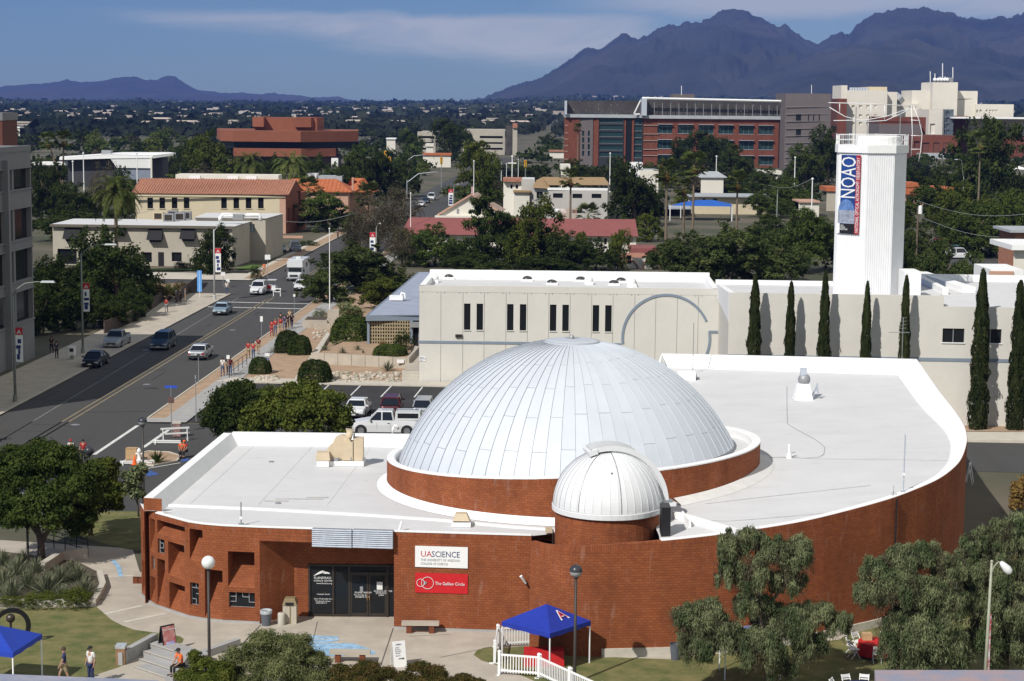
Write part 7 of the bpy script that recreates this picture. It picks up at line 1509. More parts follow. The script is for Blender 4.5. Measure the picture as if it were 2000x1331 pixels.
# --- the wooded plain beyond, and its houses: nobody could count the trees
def blob_field(name,n,seed,ymin,ymax,m,size,ylo=900,k=7):
 rs=np.random.RandomState(seed);N=n;py=ymin+(ymax-ymin)*rs.rand(N)**1.0;px=rs.uniform(-120,2120,N)
 u=px-1000;hor=200+.009*u;ang=(py-hor)/FPX;Y=26/np.maximum(ang,26/7600);Y=np.where(py-hor<13,rs.uniform(1800,7600,N),Y);Y*=rs.uniform(.9,1.1,N)
 X_=u/FPX*Y*1.0;keep=(Y>ylo)&(np.abs(X_-(-36+.042*(Y-155)))>12)
 for b_ in boxes:keep&=~((X_>b_[0]-4)&(X_<b_[1]+4)&(Y>b_[2]-30)&(Y<b_[3]+6))
 X_,Y=X_[keep],Y[keep];Zt=terrain_z(X_,Y);N=len(X_)
 s=size*rs.uniform(.6,1.5,N)*(1+Y/5000)
 c=np.stack([X_,Y,Zt],1).repeat(k,0);off=rs.normal(size=(N*k,3))*[.5,.5,.25];off[:,2]=np.abs(off[:,2])+.35;ss=s.repeat(k);c=c+off*ss[:,None]
 nn=off.copy();nn[:,2]-=.3;nn+=rs.normal(size=nn.shape)*.4;nn[:,1]-=.3;nn/=np.linalg.norm(nn,axis=1,keepdims=True);u_=rs.normal(size=nn.shape)
 q_=1 if k<10 else.3;me=quads_mesh(name,c,nn,u_,ss*.62*q_,ss*.5*q_,m);o=bpy.data.objects.new(name,me);COL.objects.link(o);o['kind']='stuff';return o
blob_field('neighbourhood_trees',420,5,255,345,LEAF_D,3.6,480,90);blob_field('distant_woods',15000,1,204,262,LEAF_F,4.6);blob_field('distant_woods',6000,2,196,226,LEAF_F,6.0)
def house_field(n,seed):
 rs=random.Random(seed);W_=mat('far_house_wall',(.40,.36,.31),.9,.1,1,random_=.2);R_=mat('far_house_roof',(.42,.36,.31),.9,.1,1,random_=.3)
 k=0;stuff=MB()
 while k<n:
  px=rs.uniform(0,2000);py=rs.uniform(214,262)if rs.random()<.7 else rs.uniform(200,225);hor=200+.009*(px-1000);Y=26/max((py-hor)/FPX,26/7000.)
  if py-hor<13:Y=rs.uniform(2500,7000)
  x=(px-1000)/FPX*Y
  if Y<1000 or abs(x-xc(Y))<15 or any(b_[0]-8<x<b_[1]+8 and b_[2]-40<Y<b_[3]+8 for b_ in boxes):continue
  z=float(terrain_z(x,Y));w,d,h=rs.uniform(6,17)*(1+Y/12000),rs.uniform(8,12),rs.uniform(5,6.2)*(1+Y/6500)
  t=thing('distant_house',(x,Y,z),'one of the many tiny pale houses dotted over the wooded plain','house','tiny houses dotted over the wooded plain')
  part('wall',MB().box((0,0,h/2+1.5),(w,d,h)),W_,t);part('roof',MB().box((0,0,h+1.5+.6),(w*1.06,d*1.1,1.2),0,.8),R_,t);k+=1
house_field(150,8)
rs=random.Random(77);far=MB()
for i in range(220):
 px=rs.uniform(0,1500);py=rs.uniform(204,246)if px<700 else rs.uniform(198,240);hor=200+.009*(px-1000);Y=26/max((py-hor)/FPX,26/6800.)if py-hor>9 else rs.uniform(2500,6800);x=(px-1000)/FPX*Y;z=float(terrain_z(x,Y));k=1+Y/4000
 if Y>1500:far.box((x,Y,z+5.5*k),(rs.uniform(4,12)*k,6,rs.uniform(1.6,3)*k))
solo('distant_houses',far,mat('far_speck',(.55,.50,.46),.9,.3,.01,col2=(.30,.25,.22)),None,None,kind='stuff')
#  VEHICLES
def carpaint(name,col,metal=.3):return mat('paint_'+name,col,.28,.02,1,metal=metal,spec=.6)
TYRE=mat('tyre_rubber',(.015,.015,.016),.9,.1,6);RIM=mat('wheel_rim',(.42,.43,.45),.35,.05,4,metal=.7);CGL=mat('car_glass',(.015,.018,.022),.08,0,1,spec=.6)
HL=mat('headlight_glass',(.62,.64,.66),.15,.03,4);TL=mat('tail_light',(.30,.01,.012),.25,.03,4);PLATE=mat('plate_white',(.55,.55,.52),.5,.05,5);TRIMB=mat('black_trim',(.02,.02,.022),.6,.05,4)
CARS={}
# profiles: body side outline (x along the car, front = +x, z), cabin outline and glass band
def car(kind,loc,rz,paintm,label,cat='car',group='vehicles',scale=1.0):
 D_={'sedan':dict(L=4.6,W=1.78,H=1.42,hood=.92,belt=.95,cab=(-1.55,-.75,.55,1.25),wb=2.7,r=.32),'suv':dict(L=4.7,W=1.88,H=1.78,hood=1.05,belt=1.12,cab=(-2.2,-1.9,.5,1.15),wb=2.75,r=.37),'pickup':dict(L=5.3,W=1.9,H=1.75,hood=1.08,belt=1.12,cab=(-.55,-.4,.6,1.2),wb=3.3,r=.38),'shellpickup':dict(L=5.8,W=2.0,H=1.95,hood=1.15,belt=1.25,cab=(-.75,-.6,.55,1.2),wb=3.6,r=.42),'van':dict(L=4.8,W=1.95,H=1.95,hood=1.1,belt=1.15,cab=(-2.25,-2.1,1.0,1.6),wb=3.0,r=.36)}[kind]
 L,W_,H,hood,belt,cab,wb,r=(D_[k]for k in('L','W','H','hood','belt','cab','wb','r'));t=thing('parked_car' if 'parked' in label else 'car',loc,label,cat,group,rz)
 key=kind
 if key not in CARS:
  P_={}
  st=[(-L/2,.45,belt*.80,.80),(-L/2+.08,.26,belt*.93,.93),(-L/2+.5,.2,belt*.98,1.0),(cab[0],.2,belt,1.0),(cab[3]+.05,.2,belt,1.0),(L/2-.9,.2,hood*.97,.99),(L/2-.25,.22,hood*.86,.94),(L/2-.04,.3,hood*.70,.84),(L/2,.38,hood*.55,.76)]
  M=MB();secs=[]
  for x,z0,z1,k in st:
   w=W_/2*k;zm=z0+(z1-z0)*.62
   secs.append([(x,-w*.86,z0),(x,-w,z0+.12),(x,-w,zm),(x,-w*.93,z1-.03),(x,-w*.80,z1),(x,w*.80,z1),(x,w*.93,z1-.03),(x,w,zm),(x,w,z0+.12),(x,w*.86,z0)])
  for s_ in secs:M.v+=s_
  n=len(secs[0])
  for i in range(len(secs)-1):
   for j in range(n):a,b_=i*n+j,i*n+(j+1)%n;M.f.append((a,a+n,b_+n,b_))
  M.f.append(tuple(range(n)));M.f.append(tuple(reversed(range((len(secs)-1)*n,len(secs)*n))))
  if kind=='pickup':
   pass
  P_['body']=M.mesh('body',None);P_['body'].materials.append(MATS['paint_dummy']if 'paint_dummy' in MATS else mat('paint_dummy',(.5,.5,.5)))
  def cabin(M,c,z0,z1,ws,wt,inset=0):
   xs0,xs1,xe1,xe0=c;B=[(xs0,-ws,z0),(xe0,-ws,z0),(xe0,ws,z0),(xs0,ws,z0)];Tp=[(xs1,-wt,z1),(xe1,-wt,z1),(xe1,wt,z1),(xs1,wt,z1)];nn=len(M.v);M.v+=B+Tp
   for f in((0,1,5,4),(1,2,6,5),(2,3,7,6),(3,0,4,7),(4,5,6,7)):M.f.append(tuple(nn+i for i in f))
  M=MB();cabin(M,cab,belt-.03,H-.07,W_/2*.90,W_/2*.70);P_['window_glass']=M.mesh('window_glass',CGL)
  M=MB();xs0,xs1,xe1,xe0=cab;wt=W_/2*.72;M.box(((xs1+xe1)/2,0,H-.045),(xe1-xs1+.1,wt*2,.08),0,.94);
  for sg in(-1,1):
   ws=W_/2*.91*sg;w2=W_/2*.71*sg
   M.beam((xs0,ws,belt-.03),(xs1,w2,H-.06),.10,.06);M.beam((xe0,ws,belt-.03),(xe1,w2,H-.06),.07,.05);xm=(xs0+xe0)/2-.05;M.beam((xm,ws,belt-.03),(xm,w2,H-.06),.09,.05)
   if kind in('suv','van'):M.beam((xs0+.9,ws,belt-.03),(xs0+.85,w2,H-.06),.12,.05)
  P_['roof']=M.mesh('roof',MATS['paint_dummy'])
  M=MB();M.lathe([(r*.55,-.10),(r*.92,-.11),(r,-.07),(r,.07),(r*.92,.11),(r*.55,.10)],(0,0,0),16);M.v=[(v[0],v[2],v[1])for v in M.v];P_['tyre']=M.mesh('tyre',TYRE,smooth=True)
  M=MB();M.lathe([(.001,-.09),(r*.2,-.10),(r*.56,-.06),(r*.60,-.10),(r*.60,.10),(.001,.09)],(0,0,0),12);M.v=[(v[0],v[2],v[1])for v in M.v];P_['rim']=M.mesh('rim',RIM)
  M=MB();M.box((0,0,0),(.16,.34,.15));P_['headlight']=M.mesh('headlight',HL);M=MB();M.box((0,0,0),(.12,.22,.2));P_['tail_light']=M.mesh('tail_light',TL)
  M=MB();M.box((0,0,0),(.04,W_*.46,.16));
  for q in range(3):M.box((.02,0,-.05+.05*q),(.03,W_*.44,.012))
  P_['grille']=M.mesh('grille',TRIMB);M=MB();M.box((0,0,0),(.14,W_*.9,.16));P_['bumper']=M.mesh('bumper',TRIMB if kind in('sedan',)else GREYM);M=MB();M.box((0,0,0),(.03,.32,.14));P_['plate']=M.mesh('plate',PLATE)
  M=MB();M.box((0,0,0),(.12,.2,.13));P_['mirror']=M.mesh('mirror',MATS['paint_dummy']);M=MB();M.box((0,0,0),(.16,.03,.04));P_['door_handle']=M.mesh('door_handle',TRIMB)
  M=MB();M.box((0,0,0),(.012,.008,.55));P_['door_seam']=M.mesh('door_seam',TRIMB)
  M=MB();M.lathe([(r*1.14,-.02),(r*1.14,.0),(.001,.01)],(0,0,0),16);M.v=[(v[0],v[2],v[1])for v in M.v];P_['wheel_arch']=M.mesh('wheel_arch',TRIMB)
  CARS[key]=P_
 P_=CARS[key]
 def add(nm,loc_=(0,0,0),rz_=0,parent=None,pm=None):
  o=bpy.data.objects.new(nm,P_[nm]);COL.objects.link(o);o.parent=parent or t;o.location=loc_;o.rotation_euler[2]=rz_
  if pm:paint(o,pm)
  return o
 b_=add('body',pm=paintm);add('window_glass');add('roof',pm=paintm)
 for sx_ in(-1,1):
  for sy_ in(-1,1):
   add('wheel_arch',(sx_*wb/2,sy_*W_/2*1.0,r),0 if sy_>0 else math.pi,b_);ty=add('tyre',(sx_*wb/2,sy_*(W_/2-.10),r));add('rim',(0,sy_*.03,0),0,ty)
 for sy_ in(-1,1):
  add('headlight',(L/2-.10,sy_*W_*.34,hood*.62));add('tail_light',(-L/2+.05,sy_*W_*.38,belt*.72));add('mirror',(cab[3]-.1,sy_*(W_/2+.07),belt+.05),pm=paintm)
  add('door_handle',(-.35,sy_*W_/2*1.0,belt*.82));add('door_seam',(-.5,sy_*W_/2,belt*.62),0,b_);add('door_seam',(.55,sy_*W_/2,belt*.62),0,b_)
 add('grille',(L/2+.0,0,hood*.50));add('bumper',(L/2-.03,0,.38));add('bumper',(-L/2+.03,0,.42));add('plate',(-L/2-.03,0,.62));add('plate',(L/2+.06,0,.42))
 if kind=='pickup':part('bed_liner',MB().box((-1.55,0,belt-.02),(1.95,W_*.78,.06)),TRIMB,t);part('tailgate',MB().box((-L/2+.03,0,belt-.12),(.05,W_*.8,.3)),TRIMB,t)
 if kind=='shellpickup':
  o=part('bed_shell',MB().box((-1.85,0,belt+.34),(2.05,W_*.86,.68),0,.93),paintm,t)
  for sy_ in(-1,1):part('shell_window',MB().box((-1.85,sy_*W_*.425,belt+.36),(1.6,.05,.36)),CGL,o)
  part('roof_rack',MB().tube([(-2.7,-.55,belt+.82),(.2,-.55,belt+.82)],.02,5).tube([(-2.7,.55,belt+.82),(.2,.55,belt+.82)],.02,5).tube([(-2.5,-.6,belt+.8),(-2.5,.6,belt+.8)],.02,5).tube([(-.9,-.6,belt+.8),(-.9,.6,belt+.8)],.02,5),BLACK,t)
 t.scale=(scale,)*3;return t
def at(px,py,z=.03):return P(px,py,z)
ST=math.atan2(1,SL)
WH=carpaint('white',(.62,.63,.64),.0);SI=carpaint('silver',(.36,.38,.40));SB=carpaint('silver_blue',(.25,.33,.40));DB=carpaint('dark_blue',(.035,.06,.10));BK=carpaint('black',(.014,.015,.018));MR=carpaint('maroon',(.10,.012,.018));GY=carpaint('grey',(.14,.16,.18));RD_=carpaint('red',(.22,.015,.015));TE=carpaint('teal',(.10,.22,.24));LS=carpaint('light_silver',(.45,.46,.46))
S_=ST+math.pi
VG='cars on the avenue'
car('sedan',at(435,613),S_,SB,'silver-blue sedan driving south in the middle of the avenue',group=VG);car('sedan',at(392,699),ST,SI,'silver sedan seen from behind, driving north beside the yellow lines',group=VG)
car('suv',at(506,574),S_,WH,'white four-wheel drive with roof rails at the intersection','suv',VG);car('suv',at(319,680),S_,DB,'dark blue people carrier in the shadow of the concrete building','minivan',VG)
car('pickup',at(229,676),S_,SI,'silver pickup truck in the shade by the west kerb','pickup',VG);car('sedan',at(187,714),S_,BK,'black sedan in the shade, nearest the west kerb',group=VG)
car('sedan',at(590,566),S_+.0,WH,'white car half hidden by the largest mesquite',group=VG);car('van',at(843,391),S_,WH,'white van far down the avenue','van',VG);car('sedan',at(868,378),S_,GY,'dark car farthest up the avenue',group=VG);car('sedan',at(832,397),S_,DB,'dark blue car behind the white van',group=VG);car('sedan',at(822,404),S_,WH,'white car parked by the kerb far down the avenue',group=VG)
PG_='cars in the parking lot'
car('sedan',at(699,811),S_-.03,WH,'white sedan parked facing the camera in the lot',group=PG_);car('suv',at(766,808),ST+.03,MR,'maroon car parked behind the white pickup',group=PG_,scale=.92);car('suv',at(829,812),ST,SI,'silver car parked half behind the dome',group=PG_,scale=.92)
tr_p=P(752,848,.03);car('shellpickup',tr_p,math.pi-.02,WH,'white pickup with a camper shell, side on, in the lot','pickup',PG_)
car('sedan',at(546,492),S_+.3,SB,'pale blue sedan parked beside the sand building',group='cars beside the sand building');car('suv',at(576,491),S_+.25,GY,'dark grey car parked beside the pale blue one',group='cars beside the sand building')
YG='cars in the yard at the right'
car('suv',P(1850,476),.15,RD_,'dark red four-wheel drive in the yard at the right','suv',YG);car('sedan',P(1872,494),-.1,TE,'teal sedan in the yard at the right',group=YG);car('sedan',P(1903,498),-.15,BK,'black sedan in the yard at the right',group=YG);car('van',P(1868,506),.1,WH,'white van roof behind the mesquite at the right','van',YG)
car('sedan',P(1262,458),0,WH,'white car behind the east end of the maroon roof',group='cars near the hall');car('sedan',P(1262,448),0,BK,'black car beside the white one behind the maroon roof',group='cars near the hall');car('sedan',P(1392,379),0,WH,'white car behind the low school roof',group='cars near the hall')
# motor home
p=at(582,545);t=thing('motor_home',p,'white motor home with over-cab bed driving south','motor home',rz=S_)
part('body',MB().box((-1.0,0,1.75),(5.6,2.35,2.5),0,.985),WH,t);part('cab_bunk',MB().box((2.35,0,2.45),(1.3,2.3,.95),0,.95),WH,t);part('cab',MB().box((2.3,0,1.25),(1.4,2.1,1.5),0,.92),WH,t)
M=MB();M.v+=[(3.0,-1,.55),(3.0,1,.55),(3.0,1,1.15),(3.0,-1,1.15),(3.9,-.9,.55),(3.9,.9,.55),(3.85,.85,1.02),(3.85,-.85,1.02)];M.f+=[(4,5,6,7),(0,4,7,3),(1,2,6,5),(2,3,7,6)];part('hood',M,WH,t);part('windscreen',MB().box((3.02,0,1.6),(.06,1.9,.6)),CGL,t);part('grille',MB().box((3.92,0,.8),(.05,1.2,.28)),TRIMB,t)
for sy_ in(-1,1):part('headlight',MB().box((3.9,sy_*.72,.85),(.08,.25,.2)),HL,t);part('side_window',MB().box((-.8,sy_*1.18,2.1),(1.3,.05,.6)),CGL,t);part('mirror',MB().box((3.1,sy_*1.35,1.5),(.1,.2,.4)),TRIMB,t)
for sx_ in(-2.4,3.1):
 for sy_ in(-1,1):M=MB();M.lathe([(.2,-.12),(.4,-.12),(.4,.12),(.2,.12),(.001,.1)],(0,0,0),14);M.v=[(v[0]+sx_,v[2]+sy_*1.0,v[1]+.4)for v in M.v];part('wheel',M,TYRE,t)
part('roof_unit',MB().box((-.8,0,3.12),(.9,.7,.25)),WH,t);part('bumper',MB().box((3.95,0,.45),(.15,2.1,.2)),GREYM,t)
# small trike-like cart behind the white four-wheel drive
p=at(532,571);t=thing('utility_cart',p,'small white and red utility cart behind the white four-wheel drive','cart',rz=S_);part('body',MB().box((0,0,.65),(2.2,1.3,.6),0,.85),WH,t);part('roof',MB().box((0,0,1.7),(1.4,1.2,.06)),WH,t);part('red_panel',MB().box((1.0,-.3,.8),(.3,.5,.5)),TL,t)
for sx_ in(-.7,.7):
 for sy_ in(-1,1):M=MB();M.lathe([(.1,-.08),(.26,-.08),(.26,.08),(.001,.08)],(0,0,0),12);M.v=[(v[0]+sx_,v[2]+sy_*.6,v[1]+.26)for v in M.v];part('wheel',M,TYRE,t);part('post',MB().tube([(sx_*.8,sy_*.52,.9),(sx_*.8,sy_*.52,1.68)],.02,5),GREYM,t)
TAR=mat('tar_seal',(.022,.021,.021),.7,.2,2)
rt=random.Random(12)
for i in range(26):
 Y_=rt.uniform(112,250);x_=xl(Y_)+rt.uniform(.6,11.6);L_=rt.uniform(1.5,7);a_=rt.choice((0,0,1));struct('tar_seam',MB().box((x_,Y_,.024),(rt.uniform(.05,.10),L_,.004),-.042 if not a_ else rt.uniform(1.3,1.8)),TAR)
for x_,Y_ in((-33.5,172),(-31.8,214),(-38.2,196),(-35.0,150)):struct('manhole_cover',MB().lathe([(.36,.0),(.36,.006),(.001,.006)],(x_,Y_,.022),16),GREYM)
#  PEOPLE
SKIN=mat('skin',(.38,.22,.15),.6,.05,5);
def skinned(name,V,E_,Rr,lvl=1):
 me=bpy.data.meshes.new(name);me.from_pydata(V,E_,[]);o=bpy.data.objects.new(name,me);COL.objects.link(o);bpy.context.view_layer.objects.active=o
 md=o.modifiers.new('s','SKIN');md.use_smooth_shade=True;sl=me.skin_vertices[0].data
 for i,r in enumerate(Rr):sl[i].radius=r if isinstance(r,tuple)else(r,r)
 sl[0].use_root=True;sb=o.modifiers.new('b','SUBSURF');sb.levels=lvl;sb.render_levels=lvl
 bpy.context.view_layer.update();dg=bpy.context.evaluated_depsgraph_get();m2=bpy.data.meshes.new_from_object(o.evaluated_get(dg));bpy.data.objects.remove(o);m2.name=name;m2.materials.clear();return m2
POSES={}
def pose(key):
 if key in POSES:return POSES[key]
 J={'pelvis':(0,0,.95),'waist':(0,0,1.10),'chest':(0,0,1.33),'neck':(0,.0,1.50),'head':(0,.02,1.60),'crown':(0,.02,1.70)}
 def sd(s,**k):
  for n,v in k.items():J[n+('L' if s<0 else 'R')]=v
 if key=='stand':
  for s in(-1,1):sd(s,sh=(.17*s,0,1.44),el=(.23*s,-.02,1.16),wr=(.24*s,.06,.92),hip=(.09*s,0,.90),kn=(.10*s,.02,.50),an=(.11*s,-.02,.08),toe=(.12*s,.14,.04))
 elif key in('walk','walk2'):
  q=1 if key=='walk' else-1
  for s in(-1,1):
   f=s*q;sd(s,sh=(.17*s,0,1.44),el=(.22*s,-.10*f,1.17),wr=(.21*s,-.10*f+.12,.95),hip=(.09*s,0,.90),kn=(.10*s,.16*f+.04,.50),an=(.10*s,.26*f-.05,.09),toe=(.11*s,.26*f+.10,.04))
 elif key=='sit':
  for n in('pelvis','waist','chest','neck','head','crown'):x,y,z=J[n];J[n]=(x,y+(z-.95)*.18,z-.50)
  for s in(-1,1):sd(s,sh=(.17*s,.10,.94),el=(.22*s,.16,.68),wr=(.14*s,.36,.52),hip=(.09*s,.02,.45),kn=(.13*s,.44,.46),an=(.13*s,.44,.09),toe=(.14*s,.60,.04))
 names=list(J);ix={n:i for i,n in enumerate(names)}
 E_=[('pelvis','waist'),('waist','chest'),('chest','neck'),('neck','head'),('head','crown')]
 for s in 'LR':E_+=[('chest','sh'+s),('sh'+s,'el'+s),('el'+s,'wr'+s),('pelvis','hip'+s),('hip'+s,'kn'+s),('kn'+s,'an'+s),('an'+s,'toe'+s)]
 rad={'pelvis':(.13,.10),'waist':(.12,.09),'chest':(.15,.10),'neck':(.05,.05),'head':(.085,.095),'crown':(.06,.07)}
 for s in 'LR':rad.update({'sh'+s:(.055,.055),'el'+s:(.04,.04),'wr'+s:(.028,.028),'hip'+s:(.085,.085),'kn'+s:(.055,.055),'an'+s:(.038,.038),'toe'+s:(.035,.028)})
 V=[J[n]for n in names];Ei=[(ix[a],ix[b])for a,b in E_];Rr=[rad[n]for n in names]
 for s in 'LR':
  w=Vector(J['wr'+s]);e=Vector(J['el'+s]);d=(w-e).normalized();sd_=Vector((1 if s=='R' else-1,0,0));b0=len(V);pa=w+d*.07;V.append(tuple(pa));Rr.append((.03,.016));Ei.append((ix['wr'+s],b0))
  fwd=d.cross(sd_).normalized()
  for q,ln in enumerate((.065,.08,.075,.055)):
   o_=fwd*(q-1.5)*.02;i0=len(V);V+=[tuple(pa+o_+d*ln*.5),tuple(pa+o_+d*ln-sd_*.015)];Rr+=[(.009,.009),(.008,.008)];Ei+=[(b0,i0),(i0,i0+1)]
  i0=len(V);V.append(tuple(w+d*.06+fwd*.05));Rr.append((.010,.010));Ei.append((b0,i0))
 body=skinned('body',V,Ei,Rr)
 def sub(nodes,grow,lvl=1,extra={}):
  id_={n:i for i,n in enumerate(nodes)};E2=[(id_[a],id_[b])for a,b in E_ if a in id_ and b in id_];return skinned('cloth',[extra.get(n,J[n])for n in nodes],E2,[tuple(q+grow for q in rad[n])for n in nodes],lvl)
 mid=lambda a,b,t:tuple(Vector(J[a]).lerp(Vector(J[b]),t))
 shirt=sub(['chest','waist','pelvis','neck','shL','elL','shR','elR'],.020,extra={'neck':mid('chest','neck',.75),'elL':mid('shL','elL',.75),'elR':mid('shR','elR',.75),'pelvis':mid('pelvis','waist',.05)})
 trous=sub(['pelvis','hipL','knL','anL','hipR','knR','anR'],.016,extra={'anL':mid('knL','anL',.9),'anR':mid('knR','anR',.9)})
 shorts=sub(['pelvis','hipL','knL','hipR','knR'],.022,extra={'knL':mid('hipL','knL',.8),'knR':mid('hipR','knR',.8)})
 hc=J['head'];M=MB();M.ball((hc[0],hc[1]-.015,hc[2]+.045),.108,12,8,1.05,math.pi*.42,math.pi);hair=M.mesh('hair',None,smooth=True)
 M=MB();M.ball((hc[0],hc[1],hc[2]+.05),.112,12,6,1.0,math.pi*.52,math.pi);M.ngon([(hc[0]-.08,hc[1]+.08,hc[2]+.06),(hc[0]+.08,hc[1]+.08,hc[2]+.06),(hc[0]+.06,hc[1]+.20,hc[2]+.05),(hc[0]-.06,hc[1]+.20,hc[2]+.05)]);cap=M.mesh('cap',None,smooth=True)
 M=MB();
 for s in(-1,1):M.ball((hc[0]+.032*s,hc[1]+.092,hc[2]+.015),.011,6,4)
 eyes=M.mesh('eyes',None);M=MB();M.tri((hc[0]-.014,hc[1]+.092,hc[2]-.02),(hc[0]+.014,hc[1]+.092,hc[2]-.02),(hc[0],hc[1]+.118,hc[2]-.022));M.tri((hc[0]-.010,hc[1]+.094,hc[2]+.01),(hc[0]-.014,hc[1]+.092,hc[2]-.02),(hc[0],hc[1]+.118,hc[2]-.022));M.tri((hc[0]+.014,hc[1]+.092,hc[2]-.02),(hc[0]+.010,hc[1]+.094,hc[2]+.01),(hc[0],hc[1]+.118,hc[2]-.022));nose=M.mesh('nose',None)
 M=MB();
 for s in 'LR':a_=Vector(J['an'+s]);b_=Vector(J['toe'+s]);M.box(((a_.x+b_.x)/2,(a_.y+b_.y)/2+.0,.045),(.09,.27,.085),0,.8)
 shoes=M.mesh('shoe',None)
 M=MB()
 for s in 'LR':pass
 POSES[key]=dict(body=body,shirt=shirt,trousers=trous,shorts=shorts,hair=hair,cap=cap,eyes=eyes,nose=nose);POSES[key]['shoeL']=MB().box(((J['anL'][0]+J['toeL'][0])/2,(J['anL'][1]+J['toeL'][1])/2,J['toeL'][2]+.005),(.09,.27,.085),0,.8).mesh('shoe',None);POSES[key]['shoeR']=MB().box(((J['anR'][0]+J['toeR'][0])/2,(J['anR'][1]+J['toeR'][1])/2,J['toeR'][2]+.005),(.09,.27,.085),0,.8).mesh('shoe',None)
 for k_,m_ in POSES[key].items():m_.materials.clear();m_.materials.append(SKIN)
 return POSES[key]
CLO={k:mat('cloth_'+k,c,.85,.08,8)for k,c in dict(red=(.36,.02,.025),darkred=(.17,.012,.02),white=(.62,.62,.60),navy=(.02,.03,.09),blue=(.05,.12,.30),black=(.015,.015,.017),khaki=(.30,.24,.15),grey=(.22,.22,.23),jeans=(.06,.10,.19),orange=(.75,.13,.02),denim=(.10,.15,.25),tan=(.45,.36,.22)).items()}
HAIRM={k:mat('hair_'+k,c,.7,.15,20)for k,c in dict(dark=(.018,.012,.009),brown=(.06,.035,.02),fair=(.22,.14,.06),grey=(.25,.24,.23)).items()}
def person(loc,rz,kind,top,bottom,hair,label,group=None,cap=None,shorts=False,h=1.0):
 P_=pose(kind);t=thing('person',loc,label,'person',group,rz);t.scale=(h,)*3
 def ad(nm,me,m,par=None):o=bpy.data.objects.new(nm,me);COL.objects.link(o);o.parent=par or t;paint(o,m);return o
 bd=ad('body',P_['body'],SKIN);ad('shirt',P_['shirt'],CLO[top]);ad('shorts' if shorts else 'trousers',P_['shorts' if shorts else 'trousers'],CLO[bottom])
 ad('cap' if cap else 'hair',P_['cap' if cap else 'hair'],CLO[cap]if cap else HAIRM[hair]);ad('shoe',P_['shoeL'],CLO['black']);ad('shoe',P_['shoeR'],CLO['black']);ad('nose',P_['nose'],SKIN,bd);ad('eyes',P_['eyes'],CLO['black'],bd);return t
gp_='people walking on the east pavement'
Q=lambda x,y,z=.125:P(x,y,z)
for px,py,rz,kd,tp,bt,hr,lb,cp,sh in((435,734,math.pi,'walk','white','jeans','dark','person in a white shirt and jeans, nearest on the east pavement',None,0),(450,734,math.pi+.1,'walk2','darkred','jeans','brown','person in a dark red shirt beside the one in white',None,0),(446,732,math.pi,'stand','black','black','dark','person in black half behind the two nearest walkers',None,0),(485,700,math.pi,'walk','red','khaki','brown','person in a red shirt, left of the trio on the pavement',None,1),(495,701,math.pi-.2,'stand','red','jeans','dark','person in a red shirt and jeans, middle of the trio',None,0),(505,692,math.pi,'walk2','darkred','khaki','dark','taller person in dark red and khaki shorts, right of the trio',None,1),(531,656,math.pi,'walk','red','red','brown','person in red at the left of the larger group',None,0),(538,653,math.pi,'stand','red','jeans','fair','person in red with fair hair in the larger group',None,0),(548,650,math.pi,'walk2','red','khaki','dark','person in red and khaki in the larger group',None,1),(556,645,math.pi,'walk','navy','jeans','dark','person in navy in the middle of the larger group',None,0),(548,640,math.pi,'stand','black','black','dark','person in black at the back of the larger group',None,0),(562,642,math.pi,'walk','black','black','brown','person in black walking right of centre in the larger group',None,0),(570,641,math.pi,'walk2','black','navy','dark','person in black and navy at the right of the larger group',None,0),(566,634,math.pi,'stand','tan','navy','fair','person in a tan top at the back of the larger group',None,0)):
 person(Q(px,py),rz,kd,tp,bt,hr,lb,gp_,cp,bool(sh))
gw='people on the west pavement'
for px,py,rz,kd,tp,bt,hr,lb in((325,610,0,'walk','red','grey','dark','person in a dark red top walking north on the west pavement'),(344,590,1.6,'stand','white','black','brown','person in a pale top, leftmost of the group by the brown fence'),(353,590,1.4,'stand','black','black','dark','person in black by the brown fence, middle of the group'),(362,590,-1.4,'stand','grey','khaki','fair','person in grey by the brown fence, right of the group'),(101,690,0,'walk','black','black','dark','shaded person left of the newspaper box'),(111,700,0,'stand','navy','black','dark','shaded person nearer the newspaper box'),(443,575,math.pi,'stand','white','jeans','brown','person holding boards by the street corner')):
 person(P(px,py,.13),rz,kd,tp,bt,hr,lb,gw)
person(P(516,536,.13),math.pi,'stand','orange','khaki','brown','person in an orange top on the far pavement beside the green lawn')
for px,lb in((660,'left one of two people standing under the green mesquite'),(678,'right one of two people standing under the green mesquite')):person(P(px,468,0),math.pi,'stand','black','black','dark',lb,'people under the green mesquite')
person(P(126,1338,.02),1.9,'walk','navy','khaki','brown','person in a navy t-shirt walking across the lower-left lawn',shorts=True);person(P(178,1336,.02),2.6,'stand','white','navy','grey','person in a white shirt with dark sleeves and a cap, lower left',cap='black')
# hi-vis workers, seated
def vest(t,key='sit'):
 pass
person(P(354,1318,.45)-Vector((0,0,0)),2.3,'sit','orange','black','dark','seated person in an orange safety vest on the low wall by the steps',cap='black')
person(P(356,892,.1),math.pi,'sit','orange','black','dark','left one of two seated marshals in orange vests by the road barrier','road marshals');person(P(362,892,.1),math.pi-.3,'sit','red','black','dark','right one of two seated marshals, in red, by the road barrier','road marshals',cap='orange')
person(P(139,905,.1),math.pi,'stand','white','black','dark','person with a red cap behind the big dark tree',cap='red');person(P(163,905,.1),math.pi,'stand','red','black','dark','person in a red shirt beside the dark globe lamp')
